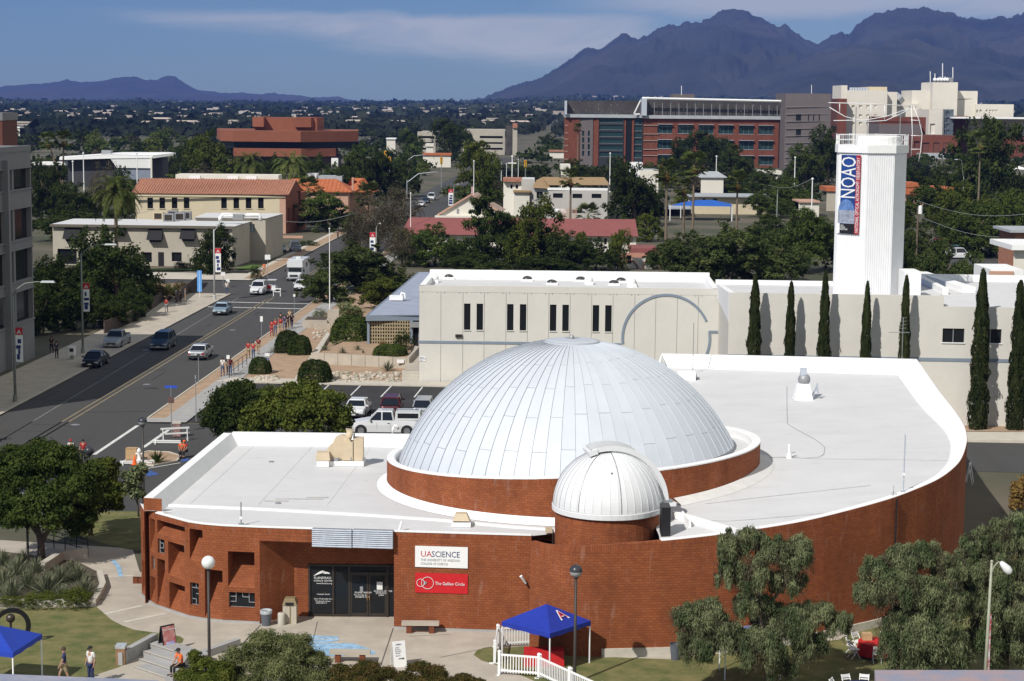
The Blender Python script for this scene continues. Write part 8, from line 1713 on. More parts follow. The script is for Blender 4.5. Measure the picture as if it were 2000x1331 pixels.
#  STREET FURNITURE
GLOBE_W=mat('globe_white',(.72,.73,.72),.25,.03,2);GLOBE_D=mat('globe_dark',(.035,.038,.045),.35,.05,3);GLOBE_L=mat('globe_clear',(.30,.31,.32),.25,.05,3);POLE_B=mat('pole_brown_black',(.035,.030,.026),.5,.1,4)
def globe_lamp(px,yb,yt,wpx,label,kind):
 b=P(px,yb);r=wpx/2/FPX*b.y;top=PY(px,yt,b.y).z;zc=top-r;t=thing('globe_lamp',b,label,'street lamp','globe lamps around the planetarium')
 part('pole',MB().tube([(0,0,0),(0,0,.5),(0,0,zc-r*.9)],[.09,.075,.06],12),POLE_B,t,smooth=True);part('base_plate',MB().lathe([(.17,0),(.17,.06),(.10,.10)],(0,0,0),12),POLE_B,t);part('collar',MB().lathe([(.12,zc-r*1.08),(.14,zc-r*.95),(.12,zc-r*.8)],(0,0,0),14),POLE_B,t)
 if kind=='white':part('globe',MB().ball((0,0,zc),r,28,18),GLOBE_W,t,smooth=True)
 else:part('globe_hood',MB().ball((0,0,zc),r,28,10,1,math.pi*.48,math.pi),GLOBE_D,t,smooth=True);part('globe',MB().ball((0,0,zc),r*.985,28,10,1,0,math.pi*.5),GLOBE_L if kind=='half' else GLOBE_D,t,smooth=True)
globe_lamp(409,1302,1086,27,'lamp post with an all-white globe in front of the left brick bays','white');globe_lamp(1122,1335,1103,26,'lamp post with a dark-topped globe beside the blue canopy tent','half')
globe_lamp(281,988,815,18,'lamp post with a half-dark globe at the corner of the planetarium roof','half');globe_lamp(177,1045,872,19,'dark globe lamp rising above the smaller broadleaf tree','dark');globe_lamp(55,1105,950,20,'dark-topped globe lamp in front of the big dark tree','half')
POLE_G=mat('pole_green_grey',(.20,.22,.19),.6,.1,3)
def banner_arm(t,z0,z1,w,side=1,x0=.15,print_=2):
 M=MB();M.bx(x0*side,(x0+w)*side,-.015,.015,z0,z0+(z1-z0)*.78)if side>0 else M.bx(-(x0+w),-x0,-.015,.015,z0,z0+(z1-z0)*.78);part('street_banner',M,SW,t)
 M=MB();xa,xb=sorted((x0*side,(x0+w)*side));M.bx(xa,xb,-.017,.017,z0+(z1-z0)*.79,z1);part('street_banner',M,CR,t)
 cx=(xa+xb)/2;zc=z0+(z1-z0)*.87;q=(z1-z0)*.055;M=MB();M.beam((cx-q,-.03,zc-q),(cx,-.03,zc+q),.06,.02,(0,1,0));M.beam((cx+q,-.03,zc-q),(cx,-.03,zc+q),.06,.02,(0,1,0));M.beam((cx-q*.5,-.03,zc-q*.2),(cx+q*.5,-.03,zc-q*.2),.05,.02,(0,1,0));part('letter_a_emblem',M,LET,t)
 M=MB();zz=z0+(z1-z0)*.08;rr_=random.Random(int(z0*10)+print_)
 for q_ in range(4):M.bx(xa+w*rr_.uniform(.05,.35),xb-w*rr_.uniform(.05,.45),-.022,-.016,zz,zz+(z1-z0)*rr_.uniform(.08,.16));zz+=(z1-z0)*.155
 part('printed_figure',M,CN,t,kind='stuff')
 for z in(z0,z1):part('bracket',MB().tube([(0,0,z),((x0+w)*side,0,z)],.025,5),POLE_G,t)
def cobra(px,yb,ytop,xlamp,ylamp,label,banner=None,side=1,m=POLE_G,Y=None,zb=.13):
 b=P(px,yb,zb)if Y is None else Vector((PY(px,yb,Y).x,Y,0));k=b.y;top=PY(px,ytop,k).z;lp=PY(xlamp,ylamp,k)-b;t=thing('street_lamp',b,label,'street lamp','arched street lamps')
 h=top-b.z;part('pole',MB().tube([(0,0,0),(0,0,h*.5),(0,0,h*.93)],[.13,.10,.08],10),m,t,smooth=True);part('base',MB().lathe([(.22,0),(.2,.5),(.14,.6)],(0,0,0),10),m,t)
 pts=[(0,0,h*.90),(lp.x*.12,0,h*.96),(lp.x*.35,0,lp.z*.985+.0),(lp.x*.7,0,lp.z),(lp.x*.85,0,lp.z)];part('arm',MB().tube(pts,[.06,.055,.05,.045,.04],8),m,t,smooth=True)
 L_=abs(lp.x)*.42;s_=1 if lp.x>0 else-1;part('lamp_head',MB().box((lp.x+s_*.05,0,lp.z+.02),(L_,.32,.16),0,.8),mat('lamp_head',(.50,.52,.52),.4,.05,3,metal=.2),t)
 if banner:z0=PY(px,banner[1],k).z-b.z;z1=PY(px,banner[0],k).z-b.z;banner_arm(t,z0,z1,banner[2]/FPX*k,side)
 return t
cobra(162,690,482,215,478,'arched street lamp with a red and white banner before the big ficus',(553,609,12));cobra(30,785,556,92,551,'arched street lamp at far left against the concrete building',(640,708,14))
cobra(419,585,438,470,418,'tall street lamp with a bright banner at the intersection corner',(485,532,11),m=mat('pole_pale',(.42,.43,.42),.6,.05,3));cobra(735,540,440,742,437,'street lamp with a banner beside the half-bare mesquite',(454,500,11),-1,Y=300);cobra(886,425,362,893,360,'street lamp with a banner beside the pine on the avenue',(370,402,9),-1,Y=430)
cobra(1516,470,372,1519,372,'plain lamp pole in front of the right mesquite',Y=360);cobra(1881,380,338,1868,312,'grey arched lamp in front of the large pine',Y=430)
# right-hand lamp with a leaf-shaped head
b=P(1921,1372);t=thing('street_lamp',b,'pale lamp post with drooping head and a narrow banner at the lower right','street lamp');top=PY(1937,1097,b.y)-b;POLE_C=mat('pole_cream',(.33,.34,.26),.6,.08,3)
part('pole',MB().tube([(0,0,0),(top.x*.5,0,top.z*.5),(top.x,0,top.z)],[.085,.07,.05],10),POLE_C,t,smooth=True);part('cap',MB().ball((top.x,0,top.z),.07,10,8),POLE_C,t)
a_=PY(1952,1098,b.y)-b;c_=PY(1974,1120,b.y)-b;part('arm',MB().tube([(top.x,0,top.z-.55),(top.x+.12,0,top.z-.2),(a_.x-.05,0,a_.z+.0),(a_.x+.1,0,a_.z-.02)],.028,6),POLE_C,t,smooth=True)
M=MB();ax_=Vector((a_.x+.05,0,a_.z));bx_=Vector((c_.x,0,c_.z));M.tube([ax_,ax_.lerp(bx_,.25),ax_.lerp(bx_,.6),ax_.lerp(bx_,.9),bx_],[.07,.14,.19,.17,.06],10);part('lamp_head',M,DOME_W,t,smooth=True)
M=MB();z1=PY(1930,1200,b.y).z-b.z;z0=.6;xx=top.x*.6;M.bx(xx+.03,xx+.13,-.01,.02,z0,z1);part('street_banner',M,mat('banner_mixed',(.30,.03,.04),.6,.5,4,col2=(.5,.5,.52)),t)
# thin masts
def mast(px,yb,yt,r,label,m=GREYM,z=0,Y=None,cat='flagpole',name='flagpole'):
 b=P(px,yb,z)if Y is None else Vector((PY(px,yb,Y).x,Y,z));h=PY(px,yt,b.y).z-z;t=thing(name,b,label,cat);part('pole',MB().tube([(0,0,0),(0,0,h)],[r,r*.6],8),m,t);part('finial',MB().ball((0,0,h),r*1.6,8,6),m,t);part('base',MB().lathe([(r*2.5,0),(r*2.2,.15),(r,.2)],(0,0,0),8),m,t);return t
mast(644,612,447,.07,'slim flagpole standing on the concrete planter',WHITE_PAINT,.09)
t=mast(925,420,315,.10,'flagpole with a small flag behind the gabled chapel',WHITE_PAINT,Y=372);part('flag',MB().bx(-.5,.0,-.02,.02,8.0,9.6),mat('flag_red',(.4,.1,.1),.8,.6,4,col2=(.5,.5,.5)),t)
mast(802,440,378,.09,'white pole before the maroon roof',WHITE_PAINT,Y=335,name='utility_mast',cat='pole')
t=mast(1000,360,306,.16,'white cross on the roof of the parish building',WHITE_PAINT,Y=450,name='roof_cross',cat='cross');part('cross_arm',MB().bx(-1.0,1.0,-.12,.12,PY(1000,319,450).z-.1,PY(1000,319,450).z+.12),WHITE_PAINT,t)
for px,yt,lb in((979,317,'first court light mast left of the white cross'),(989,320,'second court light mast left of the white cross'),(1012,312,'court light mast right of the white cross')):mast(px,355,yt,.10,lb,WHITE_PAINT,Y=520,name='light_mast',cat='light mast')
for px,Y,yt,lb in((165,470,300,'dark utility pole before the white swept roof'),(144,470,316,'thin pale pole left of the dark utility pole'),(269,540,300,'dark utility pole at the right end of the white swept roof'),(1585,380,350,'wooden utility pole left of the white tower'),(1098,460,360,'thin dark pole beside the parish building'),(1190,560,300,'white lamp mast before the glass bay'),(1397,540,306,'white mast before the right windows of the research building'),(1550,520,308,'white utility pole with a box before the grey brick block')):mast(px,420,yt,.16,lb,WHITE_PAINT if 'white' in lb or 'pale' in lb else BARK,Y=Y,name='utility_pole',cat='pole')
# traffic signals far down the avenue
for px,yt,Y,lb in((761,312,520,'yellow traffic signal left of the avenue'),(862,312,540,'yellow traffic signal at the end of the avenue'),(753,300,530,'second pole with a signal left of the avenue'),(1026,318,560,'small yellow signal right of the pine')):
 b=Vector((PY(px,350,Y).x,Y,0));h=PY(px,yt,Y).z;t=thing('traffic_signal',b,lb,'traffic light','traffic signals on the avenue');part('pole',MB().tube([(0,0,0),(0,0,h+1)],.12,6),GREYM,t);hd=part('signal_head',MB().box((0,-.25,h-.3),(.75,.45,2.0)),mat('signal_yellow',(.55,.30,.02),.5,.05,2),t)
 for q in range(3):part('lens',MB().ball((0,-.5,h+.3-.6*q),.2,8,6),[TL,mat('lens_amber',(.4,.2,.01),.3,0,1),mat('lens_green',(.01,.2,.08),.3,0,1)][q],hd)
def mastarm(px0,y0,px1,y1,Y,label):
 a,c=PY(px0,y0,Y),PY(px1,y1,Y);t=thing('signal_arm',(a.x,Y,0),label,'street lamp','long signal and lamp arms on the avenue');part('pole',MB().tube([(0,0,0),(0,0,a.z)],.15,8),GREYM,t);d=Vector((c.x-a.x,0,c.z));part('arm',MB().tube([(0,0,a.z-.6),(d.x*.4,0,a.z+(c.z-a.z)*.75),(d.x,0,c.z)],.09,6),STEEL,t);part('lamp_head',MB().box((d.x,0,c.z),(1.0,.35,.2)),GREYM,t)
mastarm(795,352,851,336,470,'long lamp arm reaching over the avenue above the parked cars');mastarm(797,309,828,303,640,'farther lamp arm over the avenue')
# overhead wires
for i,(x0,y0,x1,y1,Y,lb)in enumerate(((520,428,700,415,360,'sagging overhead cable right of the sand building'),(84,426,300,410,350,'sagging overhead cable above the low shrubs'),(1500,362,1585,350,420,'overhead cable left of the white tower'),(1790,392,2010,418,300,'upper overhead cable right of the tower'),(1800,425,2010,462,290,'lower overhead cable above the parked cars'))):
 a,c=PY(x0,y0,Y),PY(x1,y1,Y);pts=[a.lerp(c,q/10)+Vector((0,0,-1.2*math.sin(math.pi*q/10)))for q in range(11)];solo('overhead_cable',MB().tube(pts,.035,4),GREYM,lb,'cable',loc=a)
b=Vector((PY(1791,470,285).x,285,0));t=thing('utility_pole',b,'utility pole with a white transformer can right of the tower','pole');hh=PY(1791,405,285).z;part('pole',MB().tube([(0,0,0),(0,0,hh)],.13,8),BARK,t);part('transformer',MB().lathe([(.001,hh-1.0),(.3,hh-1.0),(.3,hh+.2),(.001,hh+.3)],(.3,-.2,0),12),WHITE_PAINT,t)
# signs along the pavements
def post_sign(px,yb,yt,label,w,h,m=SW,z=.12,extra=None,pm=GREYM):
 b=P(px,yb,z);H=PY(px,yt,b.y).z-z;t=thing('street_sign',b,label,'sign','post signs along the avenue');part('post',MB().tube([(0,0,0),(0,0,H)],.035,6),pm,t);part('sign_plate',MB().box((0,-.05,H-h/2),(w,.03,h)),m,t)
 if extra:part('symbol',MB().box((0,-.075,H-h*.55),(w*.5,.01,h*.5)),extra,t)
 return t
post_sign(511,660,618,'white regulation sign on a post near the group in red',.3,.6);post_sign(388,748,692,'sign post seen edge on beside the nearest walkers',.28,.3,GLOBE_D);post_sign(575,625,575,'thin post sign beside the largest mesquite',.25,.3);post_sign(383,823,733,'tall grey post at the parking lot corner',.12,.3,GREYM);post_sign(522,728,690,'blue accessible parking sign by the small dome bush',.45,.3,SW);post_sign(522.5,728,700,'small blue accessible symbol plate under the white sign',.28,.38,BLUE_P,extra=LET)
post_sign(436,560,532,'square white sign at the far corner',.6,.5);post_sign(523,545,498,'white sign board by the far pavement lawn',.8,.7);post_sign(445,560,545,'small white board held at the corner',.5,.5);post_sign(446,735,694,'small white square sign held above the nearest walkers',.3,.35)
t=post_sign(335,845,775,'stop sign seen from behind with a blue street name blade above',.5,.5,mat('sign_back',(.12,.07,.06),.6,.1,3));b=t.location;zz=PY(335,756,b.y).z-.12;part('post',MB().tube([(0,0,1.8),(0,0,zz)],.03,6),GREYM,t);part('street_name_blade',MB().box((0,0,zz),(.95,.03,.2)),mat('blade_blue',(.03,.08,.5),.5,.05,2),t)
b=P(390,590,.13);t=thing('feather_flag',P(390,582,.13),'tall light blue feather flag on the west pavement','flag');part('pole',MB().tube([(0,0,0),(0,0,3.6)],.03,6),WHITE_PAINT,t);M=MB();M.bx(-.3,.3,-.02,.02,.8,3.6);part('cloth',M,mat('flag_sky',(.12,.35,.75),.7,.05,2),t)
t=thing('newspaper_box',P(141,702,.13),'white and grey newspaper box in the shade of the west pavement','newspaper box');part('cabinet',MB().box((0,0,.85),(.6,.5,.9)),SW,t);part('window',MB().box((0,-.26,.95),(.4,.02,.35)),TRIMB,t);part('pedestal',MB().box((0,0,.2),(.3,.3,.4)),GREYM,t)
M=MB();fp=[P(x,y,.13)for x,y in((205,652),(255,632),(290,610),(317,590))];M.strip([tuple(p[:2])for p in fp],0,.15,0,1.5);solo('street_wall',M,mat('rust_fence',(.06,.042,.035),.85,.3,3),'dark brown low wall along the west pavement','wall')
M=MB();fp=[P(x,y,.13)for x,y in((345,592),(386,560),(390,552))];M.strip([tuple(p[:2])for p in fp],0,.12,0,1.5);solo('street_wall',M,mat('rust_fence',(.06,.042,.035),.85,.3,3),'rust-coloured fence panel by the blue feather flag','fence')
flat('park_lawn',[P(x,y,0)for x,y in((300,531),(500,527),(512,520),(490,519),(455,528),(280,527))],.15,mat('bright_lawn',(.07,.13,.02),.95,.1,.5))
flat('garden_west',[P(x,y,0)for x,y in((230,645),(345,590),(385,555),(270,556),(200,600))],.10,SAND)
for i,(px,yb,yt,w,m,lb)in enumerate(((300,590,550,60,LEAF_R,'reddish desert shrub by the brown wall'),(330,585,555,50,LEAF_G,'green desert shrub right of the reddish one'),(285,570,540,50,LEAF_M,'rear shrub in the corner garden'),(352,575,550,40,LEAF_R,'small red-leaved shrub in the corner garden'),(350,524,511,22,LEAF_D,'clipped bush before the sand building, left'),(363,524,513,24,LEAF_D,'clipped bush before the sand building, right'),(500,545,520,26,LEAF_D,'dark low bush at the end of the yard wall'),(600,480,470,40,LEAF_D,'low hedge by the parked cars near the mesquite'))):shrub(px,yb,yt,w,lb,m,v=i)
# barricades
def barricade(px,yb,w,h,rz,label,z=.02):
 b=P(px,yb,z);t=thing('barricade',b,label,'barricade','white road barricades',rz);part('rail',MB().box((0,0,h),(w,.04,.14)),WHITE_PAINT,t);part('rail',MB().box((0,0,h*.6),(w,.04,.12)),WHITE_PAINT,t)
 for sx_ in(-1,1):part('leg',MB().beam((sx_*w*.42,-.25,0),(sx_*w*.42,0,h),.05),WHITE_PAINT,t);part('leg',MB().beam((sx_*w*.42,.25,0),(sx_*w*.42,0,h),.05),WHITE_PAINT,t)
barricade(541,579,1.1,1.0,0,'white barricade standing in the intersection');barricade(342,862,2.2,1.0,.35,'white barricade by the seated marshals');barricade(330,868,2.4,.25,0,'low white frame lying on the side street');barricade(268,908,2.4,.25,.2,'low white frame beside the cardboard box');barricade(1893,945,.9,1.4,1.2,'white framed board behind the curved wall at right')
t=thing('covered_box',P(346,852,.1),'pile of covered boxes at the side street corner','boxes');part('box',MB().box((0,0,.5),(.6,.5,1.0)),mat('box_redgrey',(.25,.15,.14),.9,.4,5),t);part('cover',MB().box((0,0,1.05),(.65,.55,.12)),CONC_L,t)
t=thing('cardboard_box',P(258,898,.1),'tan cardboard carton on the traffic island','box');part('carton',MB().box((0,0,.45),(.8,.7,.8)),mat('cardboard',(.46,.31,.17),.9,.08,3),t);part('flap',MB().box((0,-.2,.87),(.8,.35,.02)),mat('cardboard',(.46,.31,.17)),t)
t=thing('fire_hydrant',P(272,900,.1),'white fire hydrant beside the cardboard carton','hydrant');part('barrel',MB().lathe([(.2,0),(.2,.06),(.13,.1),(.13,.6),(.17,.64),(.14,.8),(.05,.9),(.001,.95)],(0,0,0),12),WHITE_PAINT,t,smooth=True);part('outlet',MB().tube([(-.25,0,.5),(.25,0,.5)],.07,8),WHITE_PAINT,t)
t=thing('traffic_cone',P(263,908,.1),'orange traffic cone in front of the cardboard carton','cone');part('cone',MB().lathe([(.17,.04),(.03,.7),(.001,.72)],(0,0,0),12),CLO['orange'],t,smooth=True);part('base',MB().box((0,0,.02),(.42,.42,.04)),CLO['orange'],t)
isl=[(240,905),(300,912),(345,903),(352,893),(330,886),(290,884),(262,893)];flat('traffic_island',[P(x,y,0)for x,y in isl],.10,SAND);M=MB();M.strip([tuple(P(x,y)[:2])for x,y in isl+isl[:1]],-.08,.08,0,.14);struct('island_kerb',M,CONC_L)
for px,yb in((540,0),):pass
t=thing('planter_box',P(645,640,.09),'low concrete planter with a raised block carrying the flagpole','planter');pc=P(630,645,.0)
M=MB();q0,q1=P(594,650),P(655,648);M.bx(-3.1,-.3,-.6,3.0,0,.9);part('planter_wall',M,CONC,t);part('soil',MB().bx(-2.9,-.5,-.4,2.8,.9,.93),mat('bed_soil',(.07,.055,.04)),t);part('plinth',MB().bx(-.3,1.0,-.2,1.2,0,2.0),CONC,t);part('step_wall',MB().bx(-1.6,.2,-2.2,-1.9,0,.7),CONC,t)
# retaining wall, ramp and steps of the desert garden
r0,r1=P(607,712),P(794,722);M=MB();rw=thing('retaining_wall',(r0.x,r0.y,0),'long low concrete retaining wall across the desert garden','wall')
nseg=7
for i in range(nseg):
 a=r0.lerp(r1,i/nseg);c=r0.lerp(r1,(i+1)/nseg);part('wall_panel',MB().strip([(a.x+.02,a.y),(c.x-.02,c.y)],0,.25,0,1.15),CONC,rw,world=True)
flat('raised_bed',[(r0.x,r0.y+.2),(r1.x,r1.y+.2),(r1.x,r1.y+10),(r0.x+2.2,r0.y+12)],.62,SAND)if False else None
M=MB();M.ngon([(r0.x,r0.y+.2,.80),(r1.x,r1.y+.2,.80),(r1.x+.0,r1.y+14,.80),(r0.x+3.0,r0.y+16,.80)]);struct('raised_bed',M,SAND)
M=MB();M.strip([tuple(P(794,722)[:2]),(P(794,722).x+.6,P(794,722).y+9)],-.25,0,0,1.15);part('wall_panel',M,CONC,rw,world=True);part('notice',MB().box((r1.x-.6,r1.y-.04,.8),(.7,.03,.35)),SW,rw,world=True)
w_=[P(571,748),P(586,748),P(642,660),P(640,656)];M=MB();M.ngon([(w_[0].x,w_[0].y,.12),(w_[1].x,w_[1].y,.12),(w_[2].x,w_[2].y,.5),(w_[3].x,w_[3].y,.5)]);M.strip([tuple(w_[1][:2]),tuple(w_[2][:2])],-.2,0,0,[.14,.52]);struct('path',M,CONC_L)
for i in range(4):
 a,c=P(785,748-i*3.2),P(818,748-i*3.2);struct('step',MB().bx(a.x,c.x+.3,a.y,a.y+1.0,0,.15+.15*i),CONC_L)
M=MB();M.ngon([tuple(P(790,737)[:2])+(.62,),tuple(P(818,737)[:2])+(.62,),tuple(P(818,688)[:2])+(.62,),tuple(P(802,686)[:2])+(.62,)]);struct('path',M,CONC)
rs=random.Random(9);SM=[MB().ball((0,0,0),.5,6,4).mesh('boulder',mat('river_stone',(.40,.36,.29),.9,.3,2,random_=.35))for _ in range(1)]
for grp,(xa,xb,ya,yb),n in(('river stones between the dome bush and the steps',(650,780,728,746),150),('river stones behind the small bush',(495,540,735,745),40),('river stones beside the planter',(608,640,648,662),24)):
 for i in range(n):
  p=P(rs.uniform(xa,xb),rs.uniform(ya,yb),.14);o=bpy.data.objects.new('boulder',SM[0]);COL.objects.link(o);o.location=p;s=rs.uniform(.22,.55);o.scale=(s*rs.uniform(.8,1.5),s,s*.7);o.rotation_euler=(rs.random()*.5,rs.random()*.5,rs.random()*6);tag(o,'rounded pale river stone among the '+grp,'stone',grp)
# lot fence behind the dark tree
t=thing('lot_fence',P(470,738,.12),'dark metal railing at the parking lot corner','railing');a,c=P(448,738,.12),P(482,713,.12)
for q in range(5):pq=a.lerp(c,q/4);part('post',MB().tube([pq,pq+Vector((0,0,1.1))],.03,6),BLACK,t,world=True)
for zz in(.5,1.1):part('rail',MB().tube([a+Vector((0,0,zz)),c+Vector((0,0,zz))],.025,6),BLACK,t,world=True)
#  ROOF FURNITURE OF THE PLANETARIUM
p=P(668,908,ROOFL+.0);t=thing('rooftop_unit',p,'large tan air handler with curved ducts on the white planetarium roof','air conditioner');k=p.y/FPX
part('curb',MB().box((.25,.2,.14),(2.1,1.4,.28)),WHITE_CAP,t)
part('fan_box',MB().box((.35,.1,.85),(.62,.9,1.05)),TAN,t);part('side_cabinet',MB().box((.98,.1,.95),(.55,.8,1.3)),TAN,t)
def disc(c,r,w,m=16):M=MB();M.lathe([(.001,-w/2),(r,-w/2),(r,w/2),(.001,w/2)],(0,0,0),m);M.v=[(v[0]+c[0],v[2]+c[1],v[1]+c[2])for v in M.v];return M
part('scroll_housing',disc((.02,.1,1.2),.55,.55,24),TAN,t,smooth=False);part('scroll_housing',disc((-.35,.0,.75),.52,.5,24),TAN,t);
M=MB();M.tube([(.25,.1,1.15),(.18,.1,1.6),(.35,.1,1.85),(.62,.1,1.80)],[.26,.3,.33,.30],12);part('duct',M,TAN,t,smooth=True);part('duct_grille',MB().box((.70,.1,1.45),(.06,.5,.7)),BRONZE,t)
part('louvre_hood',MB().box((-1.05,-.45,.62),(.85,.75,.45),0,.85),TAN,t);part('hood_curb',MB().box((-1.05,-.45,.2),(.7,.65,.40)),WHITE_CAP,t);part('motor',MB().box((-.32,-.3,.3),(.25,.3,.3)),GREYM,t)
for sx_ in(-.15,.55,1.25):part('leg',MB().box((sx_,-.35,.25),(.06,.06,.5)),GREYM,t)
p=P(901,1027,ROOFL);t=thing('roof_vent',p,'small tan hipped roof vent near the front edge of the planetarium roof','vent');part('curb',MB().box((0,0,.12),(.95,.8,.24)),WHITE_CAP,t);part('hood',MB().box((0,0,.48),(.85,.8,.35),0,.62),TAN,t);part('louvre',MB().box((0,-.0,.29),(.78,.7,.06)),BRONZE,t)
t=thing('roof_box',P(1072,1043,ROOFL),'tan electrical box and conduit at the turret foot','electrical box');part('box',MB().box((0,0,.2),(.35,.25,.25)),TAN,t);part('conduit',MB().tube([(.2,-.1,-.5),(.2,-.1,.25)],.04,6),BRONZE,t)
def pole_on(p,h,r,label,m=GREYM,name='roof_mast',cat='mast',extra=True):
 t=thing(name,p,label,cat);part('pole',MB().tube([(0,0,0),(0,0,h)],r,8),m,t)
 if extra:part('bracket',MB().box((0,0,h*.32),(.14,.14,.14)),WHITE_CAP,t);part('foot',MB().box((0,0,.04),(.25,.25,.08)),GREYM,t)
 return t
p=P(471,1026,ROOFL);pole_on(p,PY(471,981,p.y).z-ROOFL,.035,'short vent pipe standing at the left front edge of the roof')
p=deckpt(1353,730);pole_on(p,PY(1354,631,p.y).z-p.z,.03,'tall thin mast beside the dome at the back of the roof');p=deckpt(1764,963);pole_on(p,PY(1768,849,p.y).z-p.z,.035,'tall thin mast near the curved edge of the east roof',STEEL)
t=thing('lightning_rod',deckpt(1745,970),'small three-legged antenna base at the curved roof edge','antenna');part('rod',MB().tube([(0,0,0),(0,0,.55)],.015,5),GREYM,t)
for q in range(3):part('leg',MB().tube([(0,0,.25),(.25*math.cos(q*2.1),.25*math.sin(q*2.1),.02)],.012,4),GREYM,t)
p=deckpt(1568,781);t=thing('rooftop_unit',p,'white tapered stack with grey fan head on the east roof','air conditioner');part('stack',MB().box((0,0,.55),(1.25,1.0,1.1),0,.62),WHITE_CAP,t);part('fan_head',MB().ball((.05,0,1.35),.42,12,8),GREYM,t,smooth=True);part('top_box',MB().box((.0,0,1.85),(.42,.4,.5)),STEEL,t)
for q in range(4):part('pipe',MB().tube([(.65,-.2+.15*q,.2),(.8+.05*q,-.25+.1*q,.8+.1*q),(.95,-.25,.45)],.05,6),STEEL,t)
p=deckpt(1541,895);t=thing('roof_vent',p,'small white vent pipe with a cap on the east roof','vent');part('pipe',MB().lathe([(.16,0),(.13,.25),(.07,.3),(.07,.75),(.001,.78)],(0,0,0),10),WHITE_CAP,t);part('tap',MB().tube([(.1,0,.3),(.35,0,.35)],.03,5),GREYM,t)
t=thing('roof_pipe',P(768,848,ROOFL)+Vector((0,0,0)),'curved white vent pipe by the drum at the back of the roof','pipe');part('pipe',MB().tube([(0,-.5,0),(0,-.5,.5),(.1,-.5,.65),(.3,-.5,.6),(.35,-.5,.4)],.08,8),WHITE_CAP,t,smooth=True)
t=thing('roof_pipe',P(779,1037,ROOFL),'short white slanting pipe on the roof beside the metal sunshades','pipe');part('pipe',MB().tube([(0,0,0),(.15,.1,.45)],.06,8),WHITE_CAP,t)
t=thing('roof_hatch',P(1335,738,RD(12.5,125)),'white box with a dark side half hidden by the dome','hatch');t.location=deckpt(1348,742);part('box',MB().box((-.3,0,.3),(1.3,1,.6)),WHITE_CAP,t);part('louvre',MB().box((.38,0,.25),(.05,.9,.4)),BRONZE,t)
t=thing('tv_antenna',P(1760,712,7.4),'television antenna on a thin mast at the far corner of the roof','antenna');t.location=deckpt(1761,716);hh=PY(1759,620,t.location.y).z-t.location.z;part('mast',MB().tube([(0,0,0),(0,0,hh)],.025,6),GREYM,t);part('boom',MB().tube([(-1.0,0,hh-1.1),(.5,0,hh-1.1)],.02,5),GREYM,t)
for q in range(6):part('element',MB().tube([(-.9+.25*q,-.35,hh-1.1),(-.9+.25*q,.35,hh-1.1)],.012,4),GREYM,t)
for q in range(4):part('element',MB().tube([(-.3,0,hh-.1-.25*q),(.25,0,hh-.02-.25*q)],.012,4),GREYM,t)
for q in range(3):part('leg',MB().tube([(0,0,.8),(.4*math.cos(q*2.1),.4*math.sin(q*2.1),.02)],.015,4),GREYM,t)
t=thing('security_lamp',sgn_pos(1024,1128,.25),'white security lamp on the brick wall beside the curved wall','lamp');part('lamp_head',MB().tube([(-.15,-.1,.15),(.1,.05,-.25)],[.08,.05],10),WHITE_PAINT,t);part('bracket',MB().box((.12,.15,-.28),(.08,.25,.1)),BRONZE,t)
t=thing('downpipe',P(1762,1150,3),'dark downpipe on the curved brick wall','pipe');ip=min(range(len(cw)),key=lambda i:abs(cw[i].x/cw[i].y*FPX-764));t.location=(cw[ip].x+.05,cw[ip].y-.08,0);part('pipe',MB().tube([(0,0,.5),(0,0,cw[ip].z-.1)],.045,6),BLACK,t)
#  PLAZA FURNITURE
def bench(px,yb,w,label,back=False):
 b=P(px,yb);t=thing('bench',b,label,'bench','concrete benches with brick legs');part('seat',MB().box((0,0,.48),(w,.5,.14)),CONC,t)
 for sx_ in(-1,1):part('leg',MB().bx(sx_*w*.30-.13,sx_*w*.30+.13,-.2,.2,0,.41),BR,t)
 return t
bench(821,1236,1.85,'concrete bench with brick legs against the wall, under the red banner');bench(684,1293,1.9,'concrete bench with brick legs at the edge of the painted paving');bench(271,1139,.5,'end of a concrete bench beyond the left brick corner')
t=thing('trash_can',P(520,1222),'grey plastic trash can with a clear liner beside the entrance','trash can');part('can',MB().lathe([(.22,0),(.29,.72),(.29,.74)],(0,0,0),18),mat('grey_plastic',(.10,.11,.13),.5,.05,3),t,smooth=True);part('liner',MB().lathe([(.30,.62),(.31,.76),(.29,.80),(.24,.70)],(0,0,0),18),mat('clear_liner',(.40,.43,.45),.3,.2,6),t,smooth=True)
t=thing('ash_urn',P(550,1221),'white cylindrical urn between the two trash bins','urn');part('cylinder',MB().lathe([(.18,0),(.19,.05),(.19,.58),(.17,.62),(.001,.60)],(0,0,0),18),mat('urn_stone',(.46,.43,.37),.9,.08,6),t,smooth=True)
t=thing('trash_bin',P(567,1216),'tall beige litter bin with a bronze hooded top by the entrance','trash bin');part('casing',MB().prism([(-.34,-.3),(.34,-.3),(.34,.3),(-.34,.3)],0,.95),mat('bin_stone',(.45,.40,.32),.9,.08,5),t);part('hood',MB().box((0,0,1.12),(.74,.66,.32),0,.7),mat('bin_hood',(.22,.17,.09),.7,.1,4),t);part('opening',MB().box((0,-.33,1.03),(.4,.05,.14)),BLACK,t);part('edge_strip',MB().box((.03,-.31,.48),(.05,.03,.94)),mat('bin_hood',(.22,.17,.09)),t)
